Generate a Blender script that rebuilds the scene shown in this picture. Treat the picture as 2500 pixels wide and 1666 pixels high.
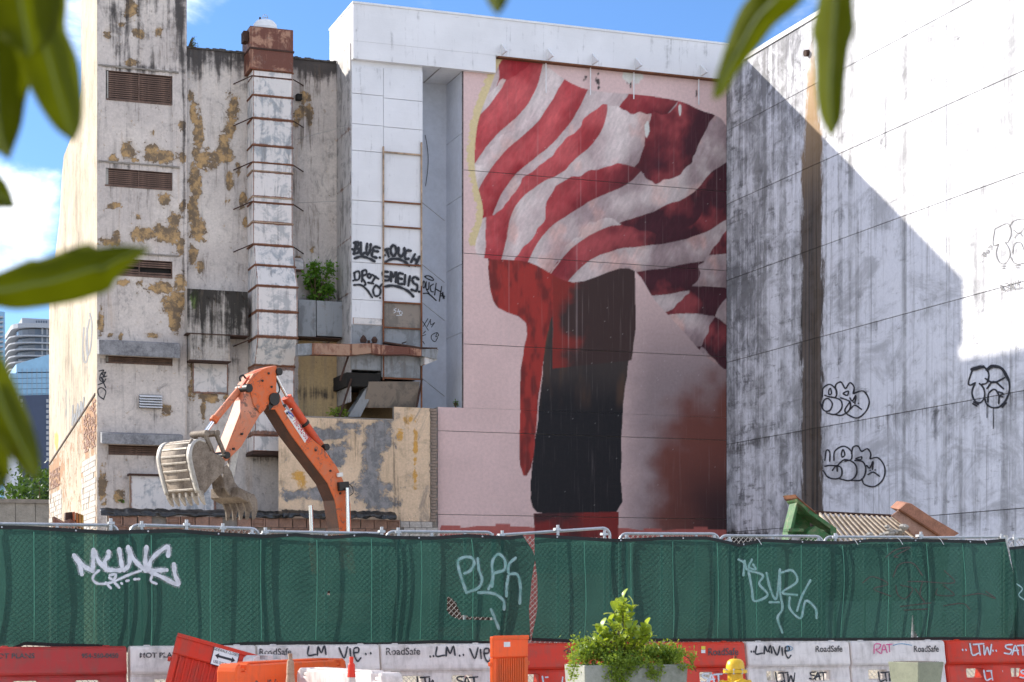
import bpy, bmesh, math, random
import numpy as np
from mathutils import Vector, Matrix

for o in list(bpy.data.objects):
    bpy.data.objects.remove(o)
S = bpy.context.scene
C = S.collection
R = math.radians
random.seed(7)
rng = np.random.default_rng(7)

# ------------------------------------------------------------------ camera
FPX, HOR, CAMH = 4587.0, 1480.0, 1.68          # focal length and horizon in photograph pixels (2500 wide)
YAW = math.atan(1650 / FPX)
cs, sn = math.cos(YAW), math.sin(YAW)
cam = bpy.data.cameras.new('camera')
cam.sensor_width = 36
cam.lens = FPX / 2500 * 36
cam.shift_y = (HOR - 833) / 2500
cam.clip_start = 0.1
cam.clip_end = 6000
cam.dof.use_dof = True
cam.dof.focus_distance = 48
cam.dof.aperture_fstop = 4.8
camo = bpy.data.objects.new('camera', cam)
C.objects.link(camo)
camo.location = (0, 0, CAMH)
camo.rotation_euler = (R(90), 0, -YAW)
S.camera = camo

# ------------------------------------------------------------------ light
SUN_TRAVEL = Vector((0.604, -0.642, -0.472)).normalized()
SUN_EL = math.asin(-SUN_TRAVEL.z)
SUN_AZ = math.atan2(-SUN_TRAVEL.x, -SUN_TRAVEL.y)      # clockwise from +Y
sun = bpy.data.lights.new('sun', 'SUN')
sun.energy = 2.05
sun.angle = R(0.53)
sun.color = (1.0, 0.93, 0.82)
suno = bpy.data.objects.new('sun', sun)
C.objects.link(suno)
suno.location = (-30, 60, 60)
suno.rotation_euler = SUN_TRAVEL.to_track_quat('-Z', 'Y').to_euler()

S.view_settings.view_transform = 'Standard'
S.view_settings.look = 'None'
S.view_settings.exposure = 2.06
S.view_settings.gamma = 1.0
S.view_settings.use_curve_mapping = False
try:
    S.cycles.max_bounces = 8
    S.cycles.transparent_max_bounces = 12
    S.cycles.use_denoising = True
    S.cycles.sample_clamp_indirect = 8
except Exception:
    pass

world = bpy.data.worlds.new('World')
S.world = world
world.use_nodes = True
wt = world.node_tree
wt.nodes.clear()


class NT:
    """small node-graph writer"""
    def __init__(s, tree):
        s.t = tree

    def new(s, typ, **kw):
        n = s.t.nodes.new(typ)
        for k, v in kw.items():
            setattr(n, k, v)
        return n

    def link(s, a, b):
        s.t.links.new(a, b)

    def put(s, sock, v):
        if isinstance(v, bpy.types.NodeSocket):
            s.link(v, sock)
        elif isinstance(v, (tuple, list)) and len(v) == 3 and sock.type == 'RGBA':
            sock.default_value = (*v, 1)
        else:
            sock.default_value = v

    def coord(s, which='Object'):
        return s.new('ShaderNodeTexCoord').outputs[which]

    def scale(s, vec, sc, loc=(0, 0, 0)):
        m = s.new('ShaderNodeMapping')
        s.link(vec, m.inputs['Vector'])
        m.inputs['Scale'].default_value = sc
        m.inputs['Location'].default_value = loc
        return m.outputs[0]

    def noise(s, vec, scale=1.0, detail=4, rough=0.6, dist=0.0):
        n = s.new('ShaderNodeTexNoise')
        s.link(vec, n.inputs['Vector'])
        n.inputs['Scale'].default_value = scale
        n.inputs['Detail'].default_value = detail
        n.inputs['Roughness'].default_value = rough
        n.inputs['Distortion'].default_value = dist
        return n.outputs['Fac']

    def math(s, op, a, b=0.0, c=0.0, clamp=False):
        n = s.new('ShaderNodeMath', operation=op)
        n.use_clamp = clamp
        s.put(n.inputs[0], a)
        s.put(n.inputs[1], b)
        if op in ('MULTIPLY_ADD', 'SMOOTH_MIN', 'SMOOTH_MAX'):
            s.put(n.inputs[2], c)
        return n.outputs[0]

    def ramp(s, fac, a, b, lo=0.0, hi=1.0):
        """smooth step a..b -> lo..hi"""
        n = s.new('ShaderNodeMapRange', interpolation_type='SMOOTHSTEP')
        s.put(n.inputs['Value'], fac)
        n.inputs['From Min'].default_value = a
        n.inputs['From Max'].default_value = b
        n.inputs['To Min'].default_value = lo
        n.inputs['To Max'].default_value = hi
        return n.outputs[0]

    def mix(s, fac, a, b, blend='MIX'):
        n = s.new('ShaderNodeMix', data_type='RGBA', blend_type=blend)
        s.put(n.inputs[0], fac)
        s.put(n.inputs[6], a)
        s.put(n.inputs[7], b)
        return n.outputs[2]

    def sep(s, v):
        n = s.new('ShaderNodeSeparateXYZ')
        s.link(v, n.inputs[0])
        return n.outputs

    def sepc(s, v):
        n = s.new('ShaderNodeSeparateColor')
        s.link(v, n.inputs[0])
        return n.outputs

    def attr(s, name):
        n = s.new('ShaderNodeAttribute')
        n.attribute_name = name
        return n.outputs['Color']

    def bump(s, h, strength=0.3, dist=0.02):
        n = s.new('ShaderNodeBump')
        n.inputs['Strength'].default_value = strength
        n.inputs['Distance'].default_value = dist
        s.link(h, n.inputs['Height'])
        return n.outputs[0]


w = NT(wt)
sky = w.new('ShaderNodeTexSky', sky_type='NISHITA')
sky.sun_disc = False
sky.sun_elevation = SUN_EL
sky.sun_rotation = SUN_AZ
sky.air_density = 1.0
sky.dust_density = 0.3
sky.ozone_density = 3.0
gen = w.coord('Generated')
cl = w.noise(w.scale(gen, (1, 1, 2.2), (0.35, 0.62, 0.2)), 5.5, 8, 0.6, 0.3)
cl2 = w.noise(w.scale(gen, (1, 1, 2.0), (3.1, 1.2, 0.7)), 1.8, 2, 0.5)
cm = w.math('MULTIPLY_ADD', cl2, 0.75, cl)
for (bx, by, r0, r1, amt) in ((20, 540, 2.6, 0.5, 0.2), (620, 60, 5.0, 1.0, -0.17), (470, -40, 2.0, 0.2, 0.12), (60, 250, 2.2, 0.8, -0.2), (1500, 60, 6.0, 2.0, -0.22)):
    a_, b_ = (bx - 1250) / FPX, -(by - HOR) / FPX
    dv = Vector((sn + a_ * cs, cs - a_ * sn, b_)).normalized()
    dt = w.new('ShaderNodeVectorMath', operation='DOT_PRODUCT')
    w.link(gen, dt.inputs[0])
    dt.inputs[1].default_value = dv
    cm = w.math('ADD', cm, w.ramp(dt.outputs['Value'], math.cos(R(r0)), math.cos(R(r1)), 0, amt))
cmask = w.ramp(cm, 0.80, 1.10)  # cloud spread over the unseen sky adds fill light; thinned in view
ccol = w.mix(cmask, w.mix(1.0, sky.outputs[0], (0.36, 0.47, 0.62), 'MULTIPLY'), w.mix(w.ramp(cl, 0.45, 0.75), (7.0, 7.0, 7.2), (14.5, 14.1, 13.4)))
bg = w.new('ShaderNodeBackground')
bg.inputs['Strength'].default_value = 0.08
w.link(ccol, bg.inputs['Color'])
wo = w.new('ShaderNodeOutputWorld')
w.link(bg.outputs[0], wo.inputs['Surface'])


# ------------------------------------------------------------------ places: a photograph pixel on a real plane
def ray(px, py):
    a = (px - 1250) / FPX
    b = -(py - HOR) / FPX
    return Vector((sn + a * cs, cs - a * sn, b))


EYE = Vector((0, 0, CAMH))


def at(px, py, Y):
    d = ray(px, py)
    return EYE + d * (Y / d.y)


def atx(px, py, X):
    d = ray(px, py)
    return EYE + d * (X / d.x)


def topix(X, Y, Z):
    xc = X * cs - Y * sn
    zc = X * sn + Y * cs
    return 1250 + FPX * xc / zc, HOR - FPX * (Z - CAMH) / zc


# ------------------------------------------------------------------ objects
def tag(o, label=None, cat=None, group=None, kind=None):
    if label:
        o['label'] = label
    if cat:
        o['category'] = cat
    if group:
        o['group'] = group
    if kind:
        o['kind'] = kind
    return o


def thing(name, label, cat, loc=(0, 0, 0), group=None):
    o = bpy.data.objects.new(name, None)
    C.objects.link(o)
    o.location = loc
    o.empty_display_size = 0.2
    return tag(o, label, cat, group)


def adopt(o, parent):
    """parent, keeping the child's coordinates as world coordinates"""
    if parent is not None:
        o.parent = parent
        m = Matrix.Identity(4)
        p = parent
        loc = Vector((0, 0, 0))
        while p is not None:
            if p.type == 'EMPTY':
                loc = Vector(p.location)
            p = p.parent
        if parent.type == 'EMPTY':
            o.matrix_parent_inverse = Matrix.Translation(-loc)
    return o


class MB:
    def __init__(s):
        s.v, s.f, s.mi, s.col = [], [], [], None

    def add(s, vs, fs, m=0):
        k = len(s.v)
        s.v += [tuple(v) for v in vs]
        s.f += [tuple(i + k for i in f) for f in fs]
        s.mi += [m] * len(fs)
        return s

    def box(s, x0, x1, y0, y1, z0, z1, m=0):
        vs = [(x, y, z) for z in (z0, z1) for y in (y0, y1) for x in (x0, x1)]
        return s.add(vs, [(0, 2, 3, 1), (4, 5, 7, 6), (0, 1, 5, 4), (2, 6, 7, 3), (0, 4, 6, 2), (1, 3, 7, 5)], m)

    def prism(s, pts, off, m=0):
        """pts: 3D polygon, extruded by vector off"""
        n = len(pts)
        off = Vector(off)
        a = [Vector(p) for p in pts]
        b = [p + off for p in a]
        nrm = Vector((0, 0, 0))
        for i in range(n):
            nrm += a[i].cross(a[(i + 1) % n])
        flip = nrm.dot(off) > 0
        fs = []
        for i in range(n):
            j = (i + 1) % n
            fs.append((i, j, j + n, i + n) if not flip else (j, i, i + n, j + n))
        f0 = tuple(range(n))
        f1 = tuple(range(n, 2 * n))
        fs.append(f0[::-1] if flip else f0)
        fs.append(f1 if flip else f1[::-1])
        fs = [f[::-1] for f in fs[:n]] + fs[n:] if False else fs
        return s.add(a + b, fs, m)

    def tube(s, path, r, n=8, m=0, cap=True, r1=None):
        path = [Vector(p) for p in path]
        k = len(path)
        rings = []
        prev = None
        for i, p in enumerate(path):
            t = (path[min(i + 1, k - 1)] - path[max(i - 1, 0)]).normalized()
            ref = prev if prev is not None else (Vector((0, 0, 1)) if abs(t.z) < 0.9 else Vector((1, 0, 0)))
            u = t.cross(ref)
            if u.length < 1e-6:
                u = t.cross(Vector((1, 0, 0.1)))
            u.normalize()
            vv = u.cross(t).normalized()
            prev = vv
            rr = r if r1 is None else r + (r1 - r) * i / max(k - 1, 1)
            rings.append([p + u * (rr * math.cos(2 * math.pi * j / n)) + vv * (rr * math.sin(2 * math.pi * j / n)) for j in range(n)])
        vs = [q for ring in rings for q in ring]
        fs = []
        for i in range(k - 1):
            for j in range(n):
                a = i * n + j
                b = i * n + (j + 1) % n
                fs.append((a, b, b + n, a + n))
        if cap:
            fs.append(tuple(range(n))[::-1])
            fs.append(tuple(range((k - 1) * n, k * n)))
        return s.add(vs, fs, m)

    def lathe(s, prof, cx, cy, n=20, m=0):
        """prof: list of (r, z)"""
        vs = []
        for r, z in prof:
            for j in range(n):
                a = 2 * math.pi * j / n
                vs.append((cx + r * math.cos(a), cy + r * math.sin(a), z))
        fs = []
        for i in range(len(prof) - 1):
            for j in range(n):
                a = i * n + j
                b = i * n + (j + 1) % n
                fs.append((a, b, b + n, a + n))
        fs.append(tuple(range(n))[::-1])
        fs.append(tuple(range((len(prof) - 1) * n, len(prof) * n)))
        return s.add(vs, fs, m)

    def mesh(s, name):
        me = bpy.data.meshes.new(name)
        me.from_pydata(s.v, [], s.f)
        if any(s.mi):
            me.polygons.foreach_set('material_index', s.mi)
        me.update()
        return me

    def build(s, name, mats, parent=None, smooth=False, bevel=0.0, fix=True):
        me = s.mesh(name)
        if fix:
            bm = bmesh.new()
            bm.from_mesh(me)
            bmesh.ops.recalc_face_normals(bm, faces=bm.faces)
            if bevel:
                es = [e for e in bm.edges if len(e.link_faces) == 2 and e.calc_face_angle(0) > 0.5]
                bmesh.ops.bevel(bm, geom=es, offset=bevel, segments=1, affect='EDGES', clamp_overlap=True)
            bm.to_mesh(me)
            bm.free()
        for m in (mats if isinstance(mats, (list, tuple)) else [mats]):
            me.materials.append(m)
        if smooth:
            me.polygons.foreach_set('use_smooth', [True] * len(me.polygons))
            try:
                me.set_sharp_from_angle(angle=R(40))
            except Exception:
                pass
        o = bpy.data.objects.new(name, me)
        C.objects.link(o)
        adopt(o, parent)
        return o


def put_mesh(name, me, parent, loc=(0, 0, 0), rot=(0, 0, 0), scale=(1, 1, 1)):
    o = bpy.data.objects.new(name, me)
    C.objects.link(o)
    adopt(o, parent)
    o.location = loc
    o.rotation_euler = rot
    o.scale = scale
    return o


def grid_mesh(name, us, vs, pos, colfn=None, skip=None, attr='mask'):
    """grid over two parameter lists; pos(U,V)->(n,3); colfn(U,V)->(n,3); skip(uc,vc)->bool for cells left open"""
    us = np.asarray(us, float)
    vs = np.asarray(vs, float)
    U, V = np.meshgrid(us, vs)
    P = pos(U.ravel(), V.ravel())
    nu, nv = len(us), len(vs)
    i, j = np.meshgrid(np.arange(nu - 1), np.arange(nv - 1))
    i, j = i.ravel(), j.ravel()
    if skip is not None:
        uc = (us[i] + us[i + 1]) / 2
        vc = (vs[j] + vs[j + 1]) / 2
        keep = ~skip(uc, vc)
        i, j = i[keep], j[keep]
    a = j * nu + i
    F = np.stack([a, a + 1, a + 1 + nu, a + nu], 1)
    me = bpy.data.meshes.new(name)
    me.vertices.add(len(P))
    me.vertices.foreach_set('co', P.astype(np.float32).ravel())
    me.loops.add(F.size)
    me.loops.foreach_set('vertex_index', F.astype(np.int32).ravel())
    me.polygons.add(len(F))
    me.polygons.foreach_set('loop_start', np.arange(0, F.size, 4, dtype=np.int32))
    me.polygons.foreach_set('loop_total', np.full(len(F), 4, dtype=np.int32))
    me.update(calc_edges=True)
    if colfn is not None:
        col = np.ones((len(P), 4), np.float32)
        col[:, :3] = colfn(U.ravel(), V.ravel())
        ca = me.color_attributes.new(attr, 'FLOAT_COLOR', 'POINT')
        ca.data.foreach_set('color', col.ravel())
    return me


def lines(a, b, step, extra=()):
    n = max(1, int(math.ceil((b - a) / step)))
    xs = set(np.round(np.linspace(a, b, n + 1), 4))
    for e in extra:
        if a < e < b:
            near = [x for x in xs if abs(x - e) < step * 0.45 and x not in (round(a, 4), round(b, 4))]
            for x in near:
                xs.discard(x)
            xs.add(round(e, 4))
    return sorted(xs)


def px_grid(px, py):
    return np.asarray(px), np.asarray(py)


def pix_np(X, Y, Z):
    xc = X * cs - Y * sn
    zc = X * sn + Y * cs
    return 1250 + FPX * xc / zc, HOR - FPX * (Z - CAMH) / zc


def blobs(px, py, lst):
    m = np.zeros_like(px)
    for (cx, cy, rx, ry) in lst:
        d = ((px - cx) / rx) ** 2 + ((py - cy) / ry) ** 2
        m = np.maximum(m, np.exp(-d * 0.69))
    return m


def smooth(p, k=6):
    """Catmull-Rom through 2D points"""
    if len(p) < 3:
        return [tuple(np.array(p[0]) * (1 - t) + np.array(p[-1]) * t) for t in np.linspace(0, 1, k + 1)]
    closed = p[0] == p[-1]
    q = [np.array(a, float) for a in p]
    out = []
    n = len(q)
    for i in range(n - 1):
        p0 = q[i - 1] if i > 0 else (q[-2] if closed else 2 * q[0] - q[1])
        p1, p2 = q[i], q[i + 1]
        p3 = q[i + 2] if i + 2 < n else (q[1] if closed else 2 * q[-1] - q[-2])
        for t in np.arange(k) / k:
            out.append(tuple(0.5 * (2 * p1 + (p2 - p0) * t + (2 * p0 - 5 * p1 + 4 * p2 - p3) * t * t + (3 * p1 - p0 - 3 * p2 + p3) * t ** 3)))
    out.append(tuple(q[-1]))
    return out


MIST = {}


def mist(m):
    """thin overspray of a spray paint"""
    if m.name in MIST:
        return MIST[m.name]
    mm = m.copy()
    mm.name = m.name + '_overspray'
    t = NT(mm.node_tree)
    bs = next(n for n in mm.node_tree.nodes if n.type == 'BSDF_PRINCIPLED')
    out = next(n for n in mm.node_tree.nodes if n.type == 'OUTPUT_MATERIAL')
    tp = t.new('ShaderNodeBsdfTransparent')
    mx = t.new('ShaderNodeMixShader')
    t.link(t.ramp(t.noise(t.coord('Object'), 40, 3, 0.7), 0.35, 0.7, 0.1, 0.5), mx.inputs[0])
    t.link(tp.outputs[0], mx.inputs[1])
    t.link(bs.outputs[0], mx.inputs[2])
    t.link(mx.outputs[0], out.inputs['Surface'])
    MIST[m.name] = mm
    return mm


def strokes(name, polys, width, place, m, parent, sharp=False, halo=True):
    """spray strokes: polylines in photograph pixels laid on a surface; place(px,py,lift)->Vector"""
    mb = MB()
    lift = 0.0
    for p in polys:
        wd = width
        if isinstance(p, tuple) and isinstance(p[0], list):
            p, wd = p
        pts = p if sharp else smooth(p)
        pts = [np.array(a, float) for a in pts]
        n = len(pts)
        vs = []
        for i in range(n):
            t = pts[min(i + 1, n - 1)] - pts[max(i - 1, 0)]
            t = t / (np.linalg.norm(t) + 1e-9)
            nn = np.array([-t[1], t[0]]) * wd / 2 * (0.92 + 0.16 * math.sin(i * 0.9 + len(mb.v)))
            lf = lift + 0.00012 * i
            vs.append(place(*(pts[i] + nn), lf))
            vs.append(place(*(pts[i] - nn), lf))
        mb.add(vs, [(2 * i, 2 * i + 1, 2 * i + 3, 2 * i + 2) for i in range(n - 1)])
        for end, sg in ((0, -1), (n - 1, 1)):
            t = pts[min(end + 1, n - 1)] - pts[max(end - 1, 0)]
            a0 = math.atan2(t[1], t[0]) + (0 if sg > 0 else math.pi)
            fan = [place(*(pts[end] + wd / 2 * np.array([math.cos(a0 + g), math.sin(a0 + g)])), lift + 0.00012 * end) for g in np.linspace(-math.pi / 2, math.pi / 2, 6)]
            mb.add(fan, [tuple(range(6))])
        lift += 0.0012
    hal = MB()
    for p in polys if halo else []:
        wd = width
        if isinstance(p, tuple) and isinstance(p[0], list):
            p, wd = p
        pts = [np.array(a, float) for a in smooth(p, 4)]
        n = len(pts)
        vs = []
        for i in range(n):
            t = pts[min(i + 1, n - 1)] - pts[max(i - 1, 0)]
            t = t / (np.linalg.norm(t) + 1e-9)
            nn = np.array([-t[1], t[0]]) * wd * 0.82
            vs.append(place(*(pts[i] + nn), -0.0015 + 0.0001 * i))
            vs.append(place(*(pts[i] - nn), -0.0015 + 0.0001 * i))
        mb.add(vs, [(2 * i, 2 * i + 1, 2 * i + 3, 2 * i + 2) for i in range(n - 1)], 1)
    return mb.build(name, [m, mist(m)], parent, fix=False)


def text(name, body, size, org, xd, yd, m, parent, sx=1.0, bold=0.0, align='LEFT'):
    cu = bpy.data.curves.new(name, 'FONT')
    cu.body = body
    cu.size = size
    cu.align_x = align
    cu.offset = bold
    cu.resolution_u = 3
    tmp = bpy.data.objects.new('tmp', cu)
    C.objects.link(tmp)
    dg = bpy.context.evaluated_depsgraph_get()
    me = bpy.data.meshes.new_from_object(tmp.evaluated_get(dg))
    bpy.data.objects.remove(tmp)
    bpy.data.curves.remove(cu)
    xd, yd, org = Vector(xd), Vector(yd), Vector(org)
    for v in me.vertices:
        v.co = org + xd * (v.co.x * sx) + yd * v.co.y
    me.materials.clear()
    me.materials.append(m)
    o = bpy.data.objects.new(name, me)
    C.objects.link(o)
    adopt(o, parent)
    return o


# ------------------------------------------------------------------ materials
def material(name):
    m = bpy.data.materials.new(name)
    m.use_nodes = True
    t = NT(m.node_tree)
    bs = next(n for n in m.node_tree.nodes if n.type == 'BSDF_PRINCIPLED')
    return m, t, bs


def simple(name, col, rough=0.6, metal=0.0, var=0.25, scale=3.0, dark=None, bump=0.15, spec=0.4):
    """one paint or substance with uneven tone and fine relief"""
    m, t, bs = material(name)
    oc = t.coord('Object')
    n1 = t.noise(oc, scale, 5, 0.65)
    n2 = t.noise(oc, scale * 7, 4, 0.7)
    f = t.math('MULTIPLY_ADD', n2, 0.5, t.math('MULTIPLY', n1, 0.7))
    d = dark if dark is not None else tuple(c * (1 - var * 1.5) for c in col)
    c = t.mix(t.ramp(f, 0.35, 0.8), d, col)
    t.link(c, bs.inputs['Base Color'])
    bs.inputs['Roughness'].default_value = rough
    bs.inputs['Metallic'].default_value = metal
    bs.inputs['Specular IOR Level'].default_value = spec
    if bump:
        t.link(t.bump(n2, bump, 0.01), bs.inputs['Normal'])
    return m


def plaster(name, base, base2, peel=(0.50, 0.325, 0.155), peel2=(0.19, 0.14, 0.095), grime=(0.05, 0.045, 0.045), extra=(0.58, 0.42, 0.22), specks=0.5, soft=0.035):
    """old painted render: 'mask' holds R where paint has come off, G where soot and algae settled, B another paint colour"""
    m, t, bs = material(name)
    oc = t.coord('Object')
    mk = t.sepc(t.attr('mask'))
    big = t.noise(oc, 0.45, 6, 0.6)
    mid = t.noise(oc, 2.2, 7, 0.68, 0.4)
    fine = t.noise(oc, 14, 5, 0.7)
    streak = t.noise(t.scale(oc, (5.0, 5.0, 0.32)), 1.0, 6, 0.65, 0.3)
    c = t.mix(t.ramp(big, 0.35, 0.65), base, base2)
    c = t.mix(t.math('MULTIPLY', t.ramp(mid, 0.5, 0.68), 0.5), c, tuple(x * 0.62 for x in base2))
    c = t.mix(t.math('MULTIPLY', t.ramp(streak, 0.52, 0.72), 0.45), c, tuple(x * 0.42 for x in base2))
    c = t.mix(t.ramp(t.noise(t.scale(oc, (3.2, 3.2, 0.22), (7, 2, 5)), 1.0, 6, 0.7, 0.3), 0.57, 0.75, 0, 0.45), c, (0.42, 0.27, 0.15))
    c = t.mix(t.ramp(t.noise(t.scale(oc, (1, 1, 0.6), (4, 8, 2)), 1.1, 7, 0.75, 1.0), 0.56, 0.68, 0, 0.6), c, (0.20, 0.185, 0.18))
    ex = t.ramp(t.math('MULTIPLY_ADD', t.math('SUBTRACT', mid, 0.5), 1.1, mk[2]), 0.42, 0.55)
    exc = t.mix(t.ramp(streak, 0.45, 0.7), extra, tuple(x * 0.7 + 0.06 for x in extra))
    c = t.mix(ex, c, exc)
    # paint off
    pf = t.math('MULTIPLY_ADD', t.math('SUBTRACT', mid, 0.5), 2.0, mk[0])
    pf = t.math('MULTIPLY_ADD', t.math('SUBTRACT', t.noise(oc, 5.5, 6, 0.75, 0.8), 0.5), 1.1, pf)
    pf = t.math('MULTIPLY_ADD', t.math('SUBTRACT', fine, 0.5), 0.5, pf)
    pm = t.ramp(pf, 0.47 - soft, 0.47 + soft)
    pc = t.mix(t.ramp(t.noise(oc, 3.3, 6, 0.7), 0.42, 0.6), peel2, peel)
    rim = t.math('MULTIPLY', t.ramp(pf, 0.36, 0.45), t.ramp(pf, 0.45, 0.46, 1, 0))
    c = t.mix(t.math('MULTIPLY', rim, 0.35), c, (0.72, 0.67, 0.62))
    c = t.mix(t.ramp(t.math('MULTIPLY_ADD', t.math('SUBTRACT', mid, 0.5), 1.2, mk[0]), 0.12, 0.6, 0, 0.4), c, t.mix(t.ramp(streak, 0.4, 0.6), (0.50, 0.37, 0.24), (0.30, 0.22, 0.15)))
    c = t.mix(pm, c, pc)
    sp = t.ramp(t.noise(t.scale(oc, (1, 1, 1), (9, 3, 1)), 6.0, 5, 0.7), 0.63, 0.67)
    c = t.mix(t.math('MULTIPLY', sp, specks), c, pc)
    # soot
    gf = t.math('MULTIPLY_ADD', t.math('SUBTRACT', streak, 0.5), 1.6, mk[1])
    gf = t.math('MULTIPLY_ADD', t.math('SUBTRACT', mid, 0.5), 0.9, gf)
    c = t.mix(t.ramp(gf, 0.30, 0.78, 0, 0.94), c, grime)
    run = t.noise(t.scale(oc, (7.5, 7.5, 0.5), (2, 9, 4)), 1.0, 7, 0.72, 0.35)
    c = t.mix(t.ramp(t.math('MULTIPLY_ADD', big, 0.7, run), 0.92, 1.12, 0, 0.75), c, (0.11, 0.085, 0.065))
    pit = t.ramp(t.noise(t.scale(oc, (1, 1, 1), (5, 5, 5)), 4.2, 5, 0.75), 0.66, 0.70)
    c = t.mix(t.math('MULTIPLY', pit, 0.6), c, (0.16, 0.13, 0.105))
    c = t.mix(t.ramp(fine, 0.3, 0.75, 0.2, 0.0), c, (0.05, 0.045, 0.04))
    t.link(c, bs.inputs['Base Color'])
    bs.inputs['Roughness'].default_value = 0.9
    bs.inputs['Specular IOR Level'].default_value = 0.2
    h = t.math('MULTIPLY_ADD', pm, -0.8, t.math('MULTIPLY', fine, 0.6))
    h = t.math('MULTIPLY_ADD', mid, 0.5, h)
    t.link(t.bump(h, 0.8, 0.025), bs.inputs['Normal'])
    return m


def sheet_metal(name, paint, under, rust=0.5, edge=0.5, rustcol=(0.17, 0.06, 0.025)):
    """painted sheet steel: bare zinc showing through, rust creeping in from each sheet's own edges"""
    m, t, bs = material(name)
    oc = t.coord('Object')
    g = t.sep(t.coord('Generated'))
    mid = t.noise(oc, 1.7, 7, 0.7, 0.6)
    fine = t.noise(oc, 11, 5, 0.7)
    streak = t.noise(t.scale(oc, (4.5, 4.5, 0.45)), 1.0, 6, 0.7, 0.3)
    c = t.mix(t.ramp(t.math('MULTIPLY_ADD', streak, 0.5, mid), 0.72, 0.86), paint, under)
    ex = t.math('MINIMUM', g[0], t.math('SUBTRACT', 1.0, g[0]))
    ez = t.math('MINIMUM', g[2], t.math('SUBTRACT', 1.0, g[2]))
    nx = t.math('ABSOLUTE', t.sep(t.new('ShaderNodeNewGeometry').outputs['Normal'])[0])
    ex = t.math('MAXIMUM', ex, nx)
    e = t.math('MINIMUM', t.math('MULTIPLY', ex, 1.6), ez)
    ef = t.math('MULTIPLY_ADD', t.math('SUBTRACT', mid, 0.5), 0.5, t.math('MULTIPLY', t.ramp(e, 0.0, 0.12, 1.0, 0.0), edge))
    ef = t.math('MULTIPLY_ADD', t.math('SUBTRACT', streak, 0.5), 0.8, ef)
    ef = t.math('MULTIPLY_ADD', t.math('SUBTRACT', fine, 0.5), 0.4, ef)
    rm = t.ramp(ef, 0.52 - rust * 0.35, 0.66 - rust * 0.2)
    rc = t.mix(t.ramp(fine, 0.35, 0.65), tuple(x * 0.45 for x in rustcol), tuple(min(1, x * 1.5) for x in rustcol))
    c = t.mix(t.math('MULTIPLY', rm, 0.9), c, rc)
    c = t.mix(t.ramp(streak, 0.52, 0.75, 0, 0.5), c, (0.12, 0.09, 0.07))
    c = t.mix(t.ramp(t.noise(t.scale(oc, (1, 1, 1), (8, 2, 6)), 3.5, 6, 0.75, 0.6), 0.56, 0.68, 0, 0.45), c, (0.2, 0.165, 0.14))
    t.link(c, bs.inputs['Base Color'])
    bs.inputs['Roughness'].default_value = 0.6
    t.link(t.bump(t.math('MULTIPLY_ADD', mid, 1.5, t.math('MULTIPLY', fine, 0.25)), 0.35, 0.03), bs.inputs['Normal'])
    return m


def plastic(name, col, trans=0.3, dirt=0.35, rough=0.38):
    m, t, bs = material(name)
    oc = t.coord('Object')
    n1 = t.noise(oc, 3.0, 6, 0.65, 0.5)
    st = t.noise(t.scale(oc, (12, 12, 1.2)), 1.0, 5, 0.65)
    sc = t.noise(t.scale(oc, (2.5, 2.5, 60)), 1.0, 3, 0.6, 1.5)
    df = t.math('MULTIPLY_ADD', st, 0.6, t.math('MULTIPLY', n1, 0.7))
    c = t.mix(t.math('MULTIPLY', t.ramp(df, 0.55, 0.95), dirt), col, (0.16, 0.12, 0.09))
    c = t.mix(t.math('MULTIPLY', t.ramp(sc, 0.66, 0.72), 0.25), c, (0.3, 0.26, 0.24))
    t.link(c, bs.inputs['Base Color'])
    bs.inputs['Roughness'].default_value = rough
    bs.inputs['Specular IOR Level'].default_value = 0.4
    t.link(t.bump(n1, 0.15, 0.02), bs.inputs['Normal'])
    if trans:
        tr = t.new('ShaderNodeBsdfTranslucent')
        t.link(c, tr.inputs['Color'])
        mx = t.new('ShaderNodeMixShader')
        mx.inputs[0].default_value = trans
        t.link(bs.outputs[0], mx.inputs[1])
        t.link(tr.outputs[0], mx.inputs[2])
        out = next(n for n in m.node_tree.nodes if n.type == 'OUTPUT_MATERIAL')
        t.link(mx.outputs[0], out.inputs['Surface'])
    return m


def leafy(name, c1, c2, trans=0.45, rough=0.45, spots=False, spec=0.35):
    m, t, bs = material(name)
    oc = t.coord('Object')
    oi = t.new('ShaderNodeObjectInfo')
    n = t.noise(oc, 9 if spots else 2.5, 4, 0.6)
    f = t.math('MULTIPLY_ADD', oi.outputs['Random'], 0.5, t.math('MULTIPLY', n, 0.7))
    geo = t.new('ShaderNodeNewGeometry')
    f = t.math('MULTIPLY_ADD', geo.outputs['Random Per Island'], 0.6, t.math('MULTIPLY', f, 0.6))
    c = t.mix(t.ramp(f, 0.2, 0.8), c1, c2)
    if spots:
        c = t.mix(t.ramp(t.noise(oc, 26, 3, 0.5), 0.68, 0.74, 0, 0.7), c, (0.10, 0.035, 0.008))
        c = t.mix(t.ramp(t.noise(t.scale(oc, (1, 1, 1), (3, 3, 3)), 14, 3, 0.5), 0.6, 0.75, 0, 0.5), c, (0.20, 0.21, 0.03))
    t.link(c, bs.inputs['Base Color'])
    bs.inputs['Roughness'].default_value = rough
    bs.inputs['Specular IOR Level'].default_value = spec
    tr = t.new('ShaderNodeBsdfTranslucent')
    t.link(t.mix(0.5, c, (c2[0] * 2.2, c2[1] * 2.0, c2[2] * 0.6)), tr.inputs['Color'])
    mx = t.new('ShaderNodeMixShader')
    mx.inputs[0].default_value = trans
    t.link(bs.outputs[0], mx.inputs[1])
    t.link(tr.outputs[0], mx.inputs[2])
    out = next(n for n in m.node_tree.nodes if n.type == 'OUTPUT_MATERIAL')
    t.link(mx.outputs[0], out.inputs['Surface'])
    return m


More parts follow.
